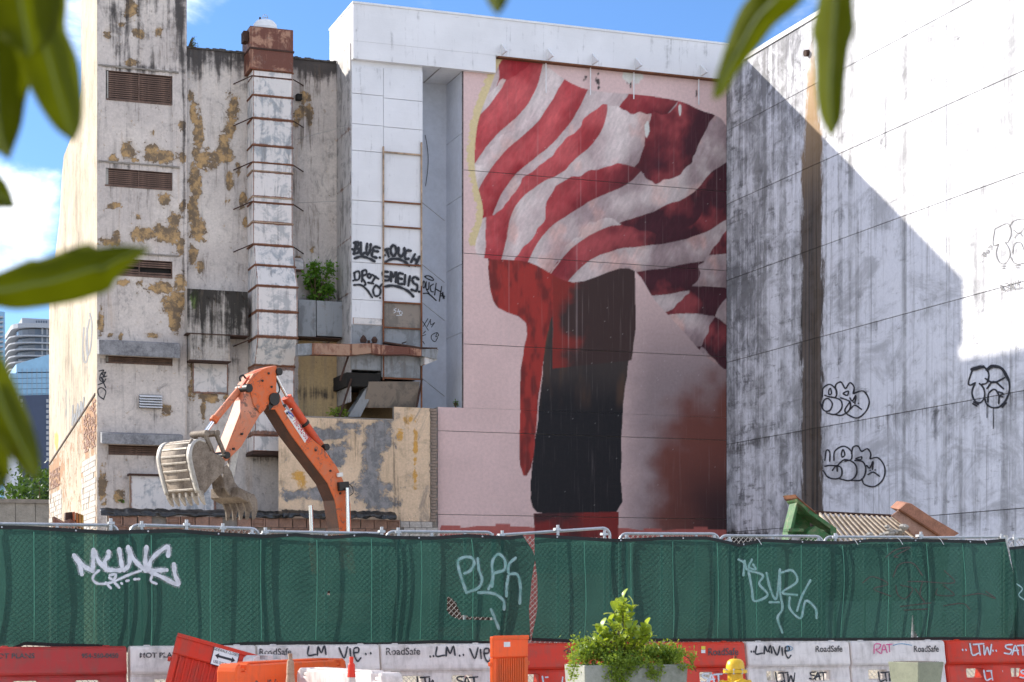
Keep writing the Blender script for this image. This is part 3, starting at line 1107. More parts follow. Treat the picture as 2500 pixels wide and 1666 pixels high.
def mask_black(X, Z):
    px, py = pix_np(X, YM - 0.7, Z)
    g = np.clip(0.80 - (py - 715) / 420, 0.3, 0.85)
    g = np.where((py > 850), g * 0.75, g)
    b = 0.8 * blobs(px, py, [(475, 735, 14, 28)])
    return np.stack([0.15 + 0 * g, g, b], 1)


box = thing('soot_stained_box', 'boxy wall duct streaked black with soot and green with algae', 'duct box', (X_at(530, YM), YM, 0))
YBX = YM - 0.7
for (a, b, t0, t1, nm) in ((457, 606, 709, 816, 'upper_box'), (465, 562, 817, 880, 'lower_box')):
    x0, x1, z0, z1 = rect(a, b, t0, t1, YBX)
    me = grid_mesh(nm, lines(x0, x1, 0.08), lines(z0, z1, 0.08), lambda U, V: np.stack([U, np.full(len(U), YBX), V], 1), mask_black)
    me.materials.append(M['sooty'])
    q = bpy.data.objects.new(nm, me)
    C.objects.link(q)
    adopt(q, box)
    MB().box(x0, x1, YBX + 0.003, YM - 0.004, z0, z1).build(nm + '_shell', M['sooty'], box)
    MB().box(x0 - 0.03, x1 + 0.03, YBX - 0.03, YM - 0.004, z0 - 0.035, z0 - 0.003).build('box_lip', M['rust_dark'], box)
cross = thing('cross_duct', 'grey galvanised duct of two panels bridging to the white shaft', 'duct', (X_at(780, YM), YM, 0))
YX = YM - 0.75
for (a, b) in ((728, 772), (773, 848)):
    x0, x1, z0, z1 = rect(a, b, 736, 822, YX)
    duct_section('duct_panel', x0 + 0.006, x1 - 0.006, YX, YM - 0.02, z0, z1 + (0.05 if a < 750 else 0.0), M['grey_sheet'], cross)
x0, x1, z0, z1 = rect(726, 850, 732, 824, YX)
MB().box(x0, x1, YX - 0.02, YM - 0.02, z0 - 0.03, z0 - 0.004).build('duct_lip', M['rust_dark'], cross)
# short curled vent beside the duct
x0, x1, z0, z1 = rect(718, 742, 640, 660, YM - 0.3)
MB().prism([(x0, YM - 0.35, z0), (x0, YM - 0.35, z1), (x0, YM, z1 + 0.2), (x0, YM, z0)], (x1 - x0, 0, 0)).build('spout', M['white_sheet'], cross)
# lamp on the wall
x0, x1, z0, z1 = rect(724, 738, 229, 244, YM - 0.2)
tag(MB().box(x0, x1, YM - 0.22, YM, z0, z1).build('wall_lamp', M['dark'], bevel=0.02), 'small black lamp box fixed high on the grey wall', 'lamp')
# ================================================================== white shaft, mural building
xb0 = X_at(858, YB)
xb1 = X_at(1031, YB)
xrc = X_at(1130, YB)
ZP0 = Z_at(1300, 150, YB)          # parapet underside (mural part)
mural = thing('mural_building', 'white-topped building whose big pink wall carries red and white painted bands', 'building', ((xb0 + XR) / 2, YB, 0))


def whitewall(name, base=(0.74, 0.74, 0.76), streak_amt=0.55):
    m, t, bs = material(name)
    oc = t.coord('Object')
    big = t.noise(oc, 0.6, 5, 0.6)
    mid = t.noise(oc, 2.5, 7, 0.7, 0.5)
    st = t.noise(t.scale(oc, (6, 6, 0.35)), 1.0, 7, 0.7, 0.25)
    hz = t.noise(t.scale(oc, (0.8, 0.8, 7)), 1.0, 5, 0.65, 0.3)
    c = t.mix(t.ramp(big, 0.3, 0.7), tuple(x * 0.9 for x in base), base)
    f = t.math('MULTIPLY_ADD', mid, 0.6, st)
    c = t.mix(t.math('MULTIPLY', t.ramp(f, 0.86, 1.12), streak_amt), c, (0.13, 0.13, 0.135))
    c = t.mix(t.math('MULTIPLY', t.ramp(hz, 0.66, 0.74), 0.35), c, (0.25, 0.25, 0.26))
    t.link(c, bs.inputs['Base Color'])
    bs.inputs['Roughness'].default_value = 0.85
    t.link(t.bump(t.math('ADD', mid, hz), 0.25, 0.02), bs.inputs['Normal'])
    return m


M['white_wall'] = whitewall('streaked_white_paint')
M['white_panel'] = whitewall('white_panel_paint', (0.72, 0.725, 0.75), 0.5)
M['ochre'] = simple('stained_ochre_render', (0.36, 0.23, 0.10), 0.9, var=0.4, scale=1.5, dark=(0.16, 0.11, 0.07))
zsof = Z_at(1080, 168, YB)


def zb(px, py):
    return Z_at(px, py, YB)


# upper block and parapet, proud of the wall below
MB().box(xb0, XR - 0.01, YB - 0.22, 62.9, ZP0 + 0.0, ZBLK).build('parapet', M['white_wall'], mural)
MB().box(xb0 - 0.02, XR - 0.015, YB - 0.25, 62.95, ZBLK + 0.003, ZBLK + 0.07).build('coping', M['white_clean'], mural)
MB().box(xb0, X_at(1205, YB), YB - 0.215, YB + 0.0, zsof - 0.02, ZP0 - 0.004).build('parapet_drop', M['white_wall'], mural)
MB().box(xb0 + 0.003, xb1, YB + 0.004, 62.89, zb(940, 900), ZP0 - 0.005).build('shaft_core', M['white_wall'], mural)
MB().box(xb0 + 0.31, xb1 - 0.002, YM + 0.2, 62.88, 0, zb(940, 899)).build('shaft_back', M['ochre'], mural)
MB().box(xb1, xrc, YM, 62.89, 0, ZP0 - 0.006).build('recess_back', M['recess'], mural)
MB().box(xb1 - 0.003, xrc - 0.003, YB - 0.2, YM - 0.002, zsof - 0.001, zsof + 0.08).build('soffit', M['white_clean'], mural)
MB().box(X_at(1060, YB + 0.6) - 0.015, X_at(1060, YB + 0.6) + 0.015, YB - 0.18, YM - 0.01, zsof - 0.02, zsof - 0.003).build('soffit_batten', M['concrete'], mural)
MB().box(X_at(1070, YB), XR, YB + 0.10, 74, 0, Z_at(1100, 995, YB)).build('lower_core', M['concrete'], mural)
MB().box(xrc + 0.05, XR, YB + 0.10, 74, Z_at(1100, 995, YB) + 0.002, ZP0 - 0.007).build('upper_core', M['concrete'], mural)
# side of the recess in courses
zc = [Z_at(1100, 995, YB), 10.9, 13.2, 15.5, 17.6, zsof - 0.003]
for a, b in zip(zc[:-1], zc[1:]):
    MB().box(xrc - 0.001, xrc + 0.048, YB + 0.02, YM, a + 0.01, b - 0.01).build('recess_course', M['recess'], mural)
MB().box(xrc - 0.03, xrc + 0.02, YB - 0.006, YB + 0.015, zc[0], zsof - 0.003).build('broken_edge', simple('broken_edge_dark', (0.16, 0.13, 0.13), 0.9, var=0.6, scale=8), mural)
# stained sheets on the shaft's left side, greyed to paint in its shade
M['side_sheet'] = sheet_metal('shade_toned_side_sheet', (0.42, 0.40, 0.39), (0.22, 0.215, 0.21), 0.15, 0.5)
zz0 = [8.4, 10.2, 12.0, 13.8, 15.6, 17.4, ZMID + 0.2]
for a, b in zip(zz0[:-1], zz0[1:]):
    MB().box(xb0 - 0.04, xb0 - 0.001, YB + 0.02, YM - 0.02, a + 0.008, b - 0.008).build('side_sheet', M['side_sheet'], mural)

# front panels of the shaft: two columns of sheets
xm = X_at(935, YB)


left_j = [165, 232, 306, 371, 492, 551, 643, 734, 795, 905]
right_j = [172, 245, 315, 377, 497, 557, 648, 741, 803, 925]
for col, (xa, xb, pm, js) in enumerate(((xb0, xm, 896, left_j), (xm, xb1, 983, right_j))):
    for i in range(len(js) - 1):
        z1, z0 = zb(pm, js[i]), zb(pm, js[i + 1])
        m = M['white_panel']
        if col == 1 and i == 7:
            m = M['brown_sheet']
        if (col == 1 and i == 8) or (col == 0 and i == 8):
            m = M['grey_sheet']
        j = random.uniform(0, 0.012)
        MB().box(xa + 0.006, xb - 0.006, YB - 0.045 - j, YB + 0.002, z0 + 0.008, z1 - 0.008).build('shaft_panel', m, mural, bevel=0.006)
# painted-over strip on the left column
x0, x1, z0, z1 = rect(860, 934, 778, 795, YB)
MB().box(x0, x1 - 0.01, YB - 0.062, YB - 0.058, z0 + 0.02, z1).build('bare_strip', M['zinc_sheet'], mural)
# rusty angle-iron frame
fr = thing('angle_iron_frame', 'rusty angle-iron ladder frame clamped round the white shaft', 'frame', (xm, YB, zb(983, 950)))
for (px, y0, y1) in ((936, 360, 930), (1029, 350, 1000)):
    x = X_at(px, YB - 0.1)
    cut = zb(px, 700)
    MB().box(x - 0.022, x + 0.022, YB - 0.13, YB - 0.065, zb(px, y1), cut - 0.002).build('post', M['rust'], fr)
    MB().box(x - 0.022, x + 0.022, YB - 0.13, YB - 0.065, cut, zb(px, y0)).build('post', M['rustpaint'], fr)
for q in (377, 497, 557, 648, 741, 803, 926):
    z = zb(983, q)
    a, b = X_at(936, YB - 0.1) + 0.023, X_at(1029, YB - 0.1) - 0.023
    MB().box(a, b, YB - 0.125, YB - 0.07, z - 0.025, z + 0.025).build('rung', M['rust'] if q > 380 else M['rustpaint'], fr)
# tie wires
for q in (497, 648, 741, 926):
    a = Vector((X_at(1030, YB), YB - 0.08, zb(1030, q)))
    b = at(1085, q + 42, YM - 0.03)
    MB().tube([a, b], 0.012, 5).build('tie_wire', M['wire'], fr)
tag(MB().tube([at(1038 + 0.3 * i + 6 * math.sin(i * 0.35), 330 + i * 12.5, YM - 0.06) for i in range(11)], 0.012, 5).build('hanging_cable', M['black_tarp']), 'thin black cable hanging loose in the pale recess', 'cable')
for q, (a, b) in enumerate((((725, 340), (858, 306)), ((725, 496), (858, 490)))):
    tag(MB().tube([at(*a, YM - 0.05), at(*b, YB - 0.06)], 0.009, 5).build('guy_wire', M['wire']), ['sloping guy wire from grey wall to white shaft, upper one', 'nearly level guy wire from grey wall to white shaft, lower one'][q], 'wire')

# lower hoppers of the shaft
low = thing('shaft_hopper', 'battered grey duct elbow hanging under the white shaft', 'duct', (xm, YB, zb(950, 1000)))
x0, x1 = X_at(858, YB - 0.1), X_at(930, YB - 0.1)
duct_section('duct_elbow', x0, x1, YB - 0.1, YM, zb(900, 905), zb(900, 842), M['grey_sheet'], low)
MB().box(x0 - 0.15, x1, YB - 0.05, YM - 0.1, zb(900, 945), zb(900, 912)).build('dark_mouth', M['dark'], low)
x0, x1 = X_at(932, YB - 0.1), X_at(1025, YB - 0.1)
duct_section('duct_panel', x0, x1, YB - 0.12, YM, zb(980, 924), zb(980, 845), M['grey_sheet'], low)
pts = [at(902, 932, YB - 0.2), at(1025, 932, YB - 0.2), at(1016, 996, YB + 0.25), at(885, 996, YB + 0.25)]
MB().prism(pts, (0.0, 1.0, 0.12)).build('sloping_hopper', M['brown_sheet'], low)
pts = [at(925, 930, YB + 0.0), at(905, 930, YB + 0.0), at(850, 1018, YB + 0.2), at(880, 1018, YB + 0.2)]
MB().prism(pts, (0.0, 0.6, 0.0)).build('chute', M['grey_sheet'], low)
for (a, b) in (((858, 925), (828, 1020)), ((1030, 925), (1017, 995)), ((850, 870), (830, 930))):
    MB().tube([at(*a, YB - 0.15), at(*b, YB - 0.05)], 0.035, 6).build('strut', M['rust_dark'], low)
# rusted gutter beam sagging across
beam = thing('rusted_gutter', 'long rusted steel gutter sagging across the ducts', 'beam', at(900, 870, YB - 0.6))
bp = [(727, 840, 868), (762, 838, 866), (858, 840, 868), (908, 838, 862), (930, 842, 866), (1000, 848, 866), (1030, 853, 870), (1068, 852, 878)]
for i in range(len(bp) - 1):
    a, b = bp[i], bp[i + 1]
    Yg = YB - 0.55
    m = M['grey_sheet'] if i in (0, 6) else M['rusted_sheet'] if i in (3, 4, 5) else sheet_metal('gutter_rust', (0.34, 0.2, 0.13), (0.22, 0.1, 0.06), 0.6, 0.9)
    MB().prism([at(a[0], a[1], Yg), at(b[0] - 0.6, b[1], Yg), at(b[0] - 0.6, b[2], Yg), at(a[0], a[2], Yg)], (0, 0.35, 0.0)).build('gutter_length', m, beam)
a, b = bp[0], bp[-1]
MB().prism([at(940, 838, YB - 0.56), at(1030, 852, YB - 0.56), at(1068, 852, YB - 0.56), at(1068, 849, YB - 0.56), at(1030, 848, YB - 0.56), at(940, 834, YB - 0.56)], (0, 0.3, 0)).build('torn_edge', M['rust_dark'], beam)
MB().prism([at(1035, 852, YB - 0.5), at(1070, 853, YB - 0.5), at(1066, 880, YB - 0.5), at(1035, 892, YB - 0.5)], (0, 0.5, 0)).build('bent_end', M['zinc_sheet'], beam)
# straps holding the beam on the shaft
for px in (800, 985):
    p = at(px, 838, YB - 0.2)
    MB().tube([p + Vector((0, -0.3, 0)), p + Vector((0, 0.3, 0.02))], 0.02, 5).build('strap', M['rust_dark'], beam)
tag(MB().lathe([(0.10, zb(900, 842)), (0.12, zb(900, 835)), (0.07, zb(900, 828)), (0.02, zb(900, 824))], X_at(885, YB - 0.3), YB - 0.42, 9).lathe([(0.08, zb(910, 842)), (0.11, zb(910, 834)), (0.05, zb(910, 827))], X_at(912, YB - 0.3), YB - 0.42, 9).lathe([(0.045, zb(898, 842)), (0.05, zb(898, 836))], X_at(898, YB - 0.3), YB - 0.42, 7).build('valve_fitting', M['rust_dark']), 'dark corroded pipe fitting sitting on the rusted gutter', 'fitting')

# graffiti lettering on the shaft
k = 1463 / 280.0
GS = lambda pts: sc(pts, k, 840, 560)
gy = on_y(YB - 0.062, 0.004)
strokes('graffiti', [GS(p) for p in [
    [(150, 165), (140, 240), (125, 315)], [(125, 175), (175, 165), (185, 200), (150, 235), (185, 255), (175, 300), (120, 315)],
    [(215, 170), (215, 320), (265, 300)], [(295, 185), (285, 270), (300, 325), (330, 270), (340, 190)],
    [(455, 240), (390, 225), (370, 270), (435, 285)], [(370, 270), (355, 340), (415, 365)], [(105, 255), (108, 258)], [(455, 360), (458, 363)],
    [(135, 370), (215, 350), (300, 365), (390, 410)],
    [(505, 270), (570, 250)], [(540, 255), (570, 350)], [(610, 215), (595, 285), (630, 345), (665, 290), (650, 215), (610, 215)],
    [(695, 235), (695, 310), (730, 350), (765, 300), (770, 240)], [(850, 275), (800, 275), (775, 330), (790, 380), (825, 375)],
    [(905, 320), (855, 420)], [(960, 350), (910, 465)], [(880, 375), (935, 400)], [(515, 330), (520, 333)], [(945, 460), (950, 463)],
    [(525, 425), (590, 385), (680, 378), (770, 410), (830, 465)]]], 6.2, gy, M['black_paint'], mural)
strokes('graffiti', [GS(p) for p in [
    [(130, 560), (140, 650)], [(125, 560), (180, 535), (200, 580), (185, 640), (130, 650)], [(235, 530), (225, 670)], [(225, 540), (275, 520), (285, 570), (230, 610), (275, 690), (265, 715)],
    [(315, 570), (300, 600), (330, 625), (345, 585), (315, 570)], [(360, 580), (440, 635)], [(405, 600), (350, 690)], [(305, 680), (375, 695)],
    [(400, 720), (370, 780), (395, 850), (450, 840), (465, 770), (420, 720), (400, 720)], [(455, 740), (485, 700)], [(115, 655), (118, 658)], [(458, 875), (461, 878)],
    [(125, 712), (215, 712), (290, 770), (360, 870)]]], 4.6, gy, M['black_paint'], mural)
strokes('graffiti', [GS(p) for p in [
    [(560, 545), (500, 545), (505, 595), (570, 610), (570, 650), (500, 655)], [(600, 665), (600, 540), (630, 610), (665, 545), (660, 675)],
    [(750, 570), (695, 570), (690, 685), (745, 700)], [(695, 625), (740, 635)], [(780, 585), (770, 705)], [(840, 600), (820, 720)],
    [(950, 640), (905, 610), (870, 640), (890, 690), (935, 720), (920, 785), (860, 770)], [(955, 795), (960, 798)],
    [(525, 730), (620, 720), (740, 750), (830, 800), (885, 860)]]], 6.0, gy, M['black_paint'], mural)
gr = on_y(YM, 0.004)
strokes('graffiti', [GS(p) for p in [
    [(1030, 600), (1080, 595), (1135, 630), (1130, 655), (1070, 635), (1025, 605)], [(1015, 660), (1005, 720), (1020, 750), (1035, 700), (1015, 660)],
    [(1050, 670), (1045, 750), (1075, 765), (1085, 680)], [(1140, 700), (1100, 730), (1110, 790), (1140, 800)], [(1175, 690), (1155, 840)], [(1245, 730), (1215, 920)],
    [(1165, 760), (1235, 800)], [(1260, 805), (1265, 885)], [(1240, 850), (1285, 855)], [(1245, 820), (1280, 880)], [(1010, 820), (1080, 825), (1175, 910)], [(1050, 770), (1090, 830)]]], 2.6, gr, M['black_paint'], mural)
strokes('graffiti', [GS(p) for p in [
    [(1070, 1140), (1010, 1240)], [(1005, 1180), (1075, 1290)], [(1105, 1150), (1060, 1240)], [(1100, 1160), (1110, 1220), (1155, 1190), (1115, 1250)],
    [(1190, 1320), (1170, 1370), (1205, 1355), (1185, 1320), (1120, 1350), (1115, 1400), (1160, 1435), (1195, 1380)], [(1010, 1330), (1040, 1300)], [(1005, 1430), (1025, 1465)], [(1000, 1360), (1040, 1345)]]], 1.7, gr, M['black_paint'], mural)
strokes('graffiti', [GS(p) for p in [[(665, 1010), (635, 1030), (665, 1045), (635, 1070)], [(695, 1020), (685, 1060)], [(680, 1050), (720, 1040)], [(745, 1060), (705, 1050), (715, 1090), (745, 1075)], [(670, 1100), (735, 1100)]]], 1.6, gy, M['white_paint'], mural)

# ------------------------------------------------------------------ painted wall: a plain abstract of bands in the photographed colours
def vnoise(x, y, seed, oct=4):
    out = np.zeros_like(x)
    amp, tot = 1.0, 0.0
    r = np.random.default_rng(seed)
    for o_ in range(oct):
        tab = r.random((64, 64))
        xi, yi = np.floor(x).astype(int), np.floor(y).astype(int)
        fx, fy = x - xi, y - yi
        fx, fy = fx * fx * (3 - 2 * fx), fy * fy * (3 - 2 * fy)
        g = lambda a, b: tab[a % 64, b % 64]
        out += amp * ((g(xi, yi) * (1 - fx) + g(xi + 1, yi) * fx) * (1 - fy) + (g(xi, yi + 1) * (1 - fx) + g(xi + 1, yi + 1) * fx) * fy)
        tot += amp
        amp *= 0.5
        x, y = x * 2.03 + 11.3, y * 2.03 + 5.7
    return out / tot


def sst(a, b, x):
    t = np.clip((x - a) / (b - a), 0, 1)
    return t * t * (3 - 2 * t)


def lerp(a, b, t):
    return a + (np.array(b) - a) * t[:, None]


def inside(px, py, poly):
    r = np.zeros(len(px), bool)
    n = len(poly)
    for i in range(n):
        x0, y0 = poly[i]
        x1, y1 = poly[(i + 1) % n]
        c_ = ((y0 > py) != (y1 > py)) & (px < (x1 - x0) * (py - y0) / (y1 - y0 + 1e-9) + x0)
        r ^= c_
    return r


def mural_col(X, Z):
    return sum(mural_once(X + a, Z + b) for a, b in ((-0.008, -0.008), (0.008, -0.008), (-0.008, 0.008), (0.008, 0.008))) / 4


def mural_once(X, Z):
    px, py = pix_np(X, YB, Z)
    n1 = vnoise(px / 60, py / 60, 1)
    n2 = vnoise(px / 14, py / 45, 2)
    nb = vnoise(px / 150, py / 150, 5)
    col = np.tile(np.array([0.70, 0.51, 0.49]), (len(px), 1)) * (0.93 + 0.14 * n1)[:, None]
    # the wall colour drifts to grey and then smoky red-brown at lower right
    col = lerp(col, (0.24, 0.19, 0.20), sst(1480, 1650, px + 80 * n1) * sst(640, 950, py) * 0.9)
    col = lerp(col, (0.17, 0.055, 0.042), sst(0.22, 0.85, sst(1490, 1700, px) * sst(920, 1180, py + 0.5 * (px - 1500)) + 0.6 * (n1 - 0.5) + 0.35 * (nb - 0.5)))
    col = lerp(col, (0.045, 0.02, 0.022), sst(1590, 1760, px + 60 * (n1 - 0.5)) * sst(1080, 1250, py))
    col = lerp(col, (0.28, 0.15, 0.14), 0.6 * sst(0.5, 0.75, n1) * sst(1150, 1260, py) * sst(1340, 1400, px) * (1 - sst(1460, 1520, px)))
    # plain dark upright slab below the bands, red border on its left
    wob = 5 * (n2 - 0.5)
    slab = inside(px + wob, py, smooth([(1335, 660), (1330, 820), (1318, 980), (1298, 1150), (1300, 1240), (1350, 1254), (1505, 1250), (1516, 1150), (1520, 1000), (1535, 880), (1530, 760), (1520, 640)], 3))
    dark = lerp(np.tile(np.array([0.045, 0.036, 0.034]), (len(px), 1)), (0.012, 0.012, 0.015), sst(880, 1000, py + 40 * (n1 - 0.5)))
    dark = lerp(dark, (0.10, 0.055, 0.035), sst(0.5, 0.75, vnoise(px / 40, py / 160, 8)) * (1 - sst(960, 1010, py)) * 0.7)
    col = np.where(slab[:, None], dark, col)
    bar = inside(px + wob, py, smooth([(1215, 600), (1196, 690), (1216, 752), (1285, 790), (1272, 900), (1270, 1136), (1298, 1140), (1318, 950), (1345, 780), (1420, 640), (1215, 600)], 3))
    redc = lerp(np.tile(np.array([0.36, 0.035, 0.028]), (len(px), 1)), (0.17, 0.022, 0.02), sst(0.4, 0.7, n2))
    col = np.where(bar[:, None], redc, col)
    blk2 = inside(px + wob, py, [(1350, 620), (1550, 640), (1552, 800), (1542, 880), (1350, 900)])
    col = np.where(blk2[:, None], lerp(np.tile(np.array([0.24, 0.028, 0.022]), (len(px), 1)), (0.05, 0.028, 0.026), sst(1380, 1420, px + 120 * (n1 - 0.5) + 0.3 * (py - 760))), col)
    base = inside(px + wob, py, [(1302, 1254), (1510, 1250), (1512, 1400), (1310, 1400)])
    col = np.where(base[:, None], lerp(np.tile(np.array([0.20, 0.022, 0.02]), (len(px), 1)), (0.06, 0.02, 0.022), sst(0.4, 0.65, n1)), col)
    # yellow fringe, then the fan of bands
    poly = smooth([(1232, 140), (1300, 140), (1420, 215), (1590, 235), (1700, 265), (1790, 360), (1790, 850), (1742, 884), (1660, 800), (1600, 735), (1535, 655), (1400, 690), (1290, 640), (1165, 622), (1180, 520), (1160, 420), (1165, 310), (1195, 220), (1232, 140)], 5)
    fx = 16 * (vnoise(px / 10, py / 5, 21) - 0.3)
    fr_ = inside(px + 13 + fx, py + 6, poly) & (px < 1290) & (py < 600)
    col = np.where(fr_[:, None], np.array([0.66, 0.54, 0.30]), col)
    fl = inside(px, py, poly)
    dx, dy = px - 1060, 860 - py
    r_ = np.hypot(dx, dy)
    ang = np.degrees(np.arctan2(dy, dx))
    t_ = ang / 8.6 + 0.55 * np.sin(r_ / 150 + 1.0 + ang / 50) + 0.28 * np.sin(px / 120 - py / 90) - 0.0012 * r_ + 0.06 * (n1 - 0.5)
    q_ = (0.62 * px + 0.95 * py) / 150 + 1.1 * (nb - 0.5) + 0.35 * np.sin(px / 70.0)
    ci = np.floor(q_).astype(int)
    cf = q_ - ci
    t_ = t_ + 0.42 * np.sin(ci * 2.4 + 0.7) + 0.5 * (cf - 0.5) * np.sin(ci * 1.7)
    band = np.floor(t_).astype(int)
    fr2 = t_ - band
    red = (band % 2) == 0
    tone = sst(0.25, 0.75, vnoise(px / 85 + py / 160, py / 85 - px / 130, 11) + 0.25 * (n2 - 0.5))
    crease = sst(0.35, 1.0, cf) * (0.35 + 0.5 * (np.sin(ci * 3.1) > -0.2))
    tone = np.clip(tone * 0.75 + crease * 0.55, 0, 1)
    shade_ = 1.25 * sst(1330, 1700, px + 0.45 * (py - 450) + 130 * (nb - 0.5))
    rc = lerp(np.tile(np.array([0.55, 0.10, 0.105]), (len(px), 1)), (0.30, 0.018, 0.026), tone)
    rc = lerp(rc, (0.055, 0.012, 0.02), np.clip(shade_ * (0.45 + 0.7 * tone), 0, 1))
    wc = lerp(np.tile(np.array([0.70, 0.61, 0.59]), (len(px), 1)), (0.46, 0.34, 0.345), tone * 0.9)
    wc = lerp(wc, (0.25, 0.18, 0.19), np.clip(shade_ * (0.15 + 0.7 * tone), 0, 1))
    wc = lerp(wc, (0.72, 0.42, 0.36), 0.5 * sst(0.55, 0.75, vnoise(px / 50, py / 80, 31)))
    bc = np.where(red[:, None], rc, wc)
    br_ = vnoise(px / 5 + py / 9, py / 22 - px / 30, 77, 3)
    bc = bc * (0.80 + 0.40 * br_)[:, None] * (0.86 + 0.28 * n2)[:, None] * (0.9 + 0.2 * sst(0, 0.5, fr2) * sst(1, 0.6, fr2))[:, None]
    col = np.where(fl[:, None], bc, col)
    # red ground stripe
    zs = Z + 0.09 * np.sin(X * 1.7) * (np.sin(X * 5.1) > 0.2)
    col = np.where((zs < 4.38)[:, None] & ~base[:, None] & (px > 1075)[:, None], np.tile(np.array([0.42, 0.115, 0.10]), (len(px), 1)), col)
    # drips
    dr = vnoise(px / 2.6, py / 400, 41, 2)
    col = lerp(col, (0.62, 0.5, 0.5), 0.35 * sst(0.80, 0.9, dr) * sst(150, 500, py) * (1 - sst(760, 1000, py)))
    spk = rng.random(len(px)) > 0.9998
    col = np.where(spk[:, None] & (py > 280)[:, None], np.array([0.75, 0.72, 0.72]), col)
    wear = blobs(px, py, [(1460, 200, 8, 26), (1428, 190, 14, 10), (1370, 200, 4, 12), (1540, 200, 12, 16), (1700, 225, 4, 16)]) * vnoise(px / 5, py / 9, 51, 3)
    col = lerp(col, (0.06, 0.05, 0.05), sst(0.38, 0.5, wear))
    wear = blobs(px, py, [(1545, 185, 26, 20), (1580, 315, 6, 20), (1660, 270, 4, 16)]) * (0.4 + vnoise(px / 6, py / 9, 61, 3))
    col = lerp(col, (0.66, 0.66, 0.62), sst(0.42, 0.5, wear))
    return np.clip(col, 0.004, 0.9)


m, t, bs = material('mural_paint')
oc = t.coord('Object')
fine = t.noise(oc, 9, 5, 0.7)
st = t.noise(t.scale(oc, (14, 14, 0.4)), 1.0, 5, 0.65)
c = t.mix(t.ramp(st, 0.55, 0.8, 0, 0.18), t.attr('paint'), (0.5, 0.42, 0.42))
c = t.mix(t.ramp(fine, 0.3, 0.7, 0.14, 0.0), c, (0.05, 0.04, 0.04))
t.link(c, bs.inputs['Base Color'])
bs.inputs['Roughness'].default_value = 0.75
bs.inputs['Specular IOR Level'].default_value = 0.3
t.link(t.bump(fine, 0.2, 0.01), bs.inputs['Normal'])
M['mural'] = m
joints = [0.0, 4.75, 7.55, 10.5, 13.55, 16.35, ZP0 - 0.004]
for i, (a, b) in enumerate(zip(joints[:-1], joints[1:])):
    zlow = Z_at(1100, 995, YB)
    x_l = X_at(1069, YB) if b < zlow + 0.1 else xrc + 0.02
    parts = [(a, b, x_l)]
    if a < zlow < b:
        parts = [(a, zlow, X_at(1069, YB)), (zlow, b, xrc + 0.02)]
    for (a2, b2, xl) in parts:
        ztop = b2 - (0.012 if b2 == b else 0.0)
        me = grid_mesh('painted_panel', lines(xl, XR - 0.02, 0.032), lines(a2 + 0.006, ztop, 0.034 if b2 > 4 else 0.12),
                       lambda U, V: np.stack([U, np.full(len(U), YB + 0.004), V], 1), mural_col, None, 'paint')
        me.materials.append(M['mural'])
        ob = bpy.data.objects.new('painted_panel', me)
        C.objects.link(ob)
        adopt(ob, mural)
# rusted drip edge, fins and pipes under the parapet
MB().box(X_at(1212, YB), XR - 0.03, YB - 0.235, YB - 0.004, ZP0 - 0.05, ZP0 - 0.008).build('drip_edge', M['rust'], mural)
for px, py in ((1225, 118), (1338, 128), (1447, 136), (1553, 150), (1712, 172)):
    x = X_at(px, YB - 0.3)
    MB().prism([(x, YB - 0.223, ZP0 + 0.02), (x, YB - 0.75, ZP0 + 0.02), (x, YB - 0.223, ZP0 + 0.42)], (0.05, 0, 0)).build('fin', M['white_clean'], mural)
    if px > 1300:
        MB().tube([(x, YB - 0.1, ZP0), (x, YB - 0.1, ZP0 - 0.9 - 0.3 * random.random())], 0.022, 6).build('drain_pipe', M['white_clean'], mural)
tag(MB().lathe([(0.07, ZBLK + 0.05), (0.07, ZBLK + 0.28), (0.1, ZBLK + 0.3), (0.1, ZBLK + 0.36), (0.04, ZBLK + 0.4)], X_at(1146, YB + 1.2), YB + 1.2, 10).build('roof_vent', M['white_clean'], smooth=True), 'small white vent pipe standing on the white parapet', 'vent')

# ------------------------------------------------------------------ low yellow annex wall
annex = thing('annex_wall', 'low ochre and grey wall stump with flaking paint and a broken brick edge', 'wall', (X_at(900, YB - 0.2), YB - 0.2, 0))
YA = YB - 0.2


def mask_annex(X, Z):
    px, py = pix_np(X, YA, Z)
    g = blobs(px, py, [(900, 1030, 180, 12), (740, 1050, 10, 40)]) * 0.35
    r = blobs(px, py, [(800, 1060, 90, 14), (910, 1120, 26, 80), (930, 1060, 30, 40), (905, 1200, 40, 40), (820, 1110, 36, 30), (770, 1205, 50, 14), (720, 1210, 40, 12), (940, 1230, 26, 20), (850, 1040, 26, 10)]) * 0.95
    b = blobs(px, py, [(1014, 1100, 9, 120), (1000, 1025, 45, 26), (975, 1060, 14, 30), (735, 1180, 30, 60)]) * 0.58
    lightz = blobs(px, py, [(862, 1120, 14, 45)])
    return np.stack([r * (1 - lightz), g, b], 1)


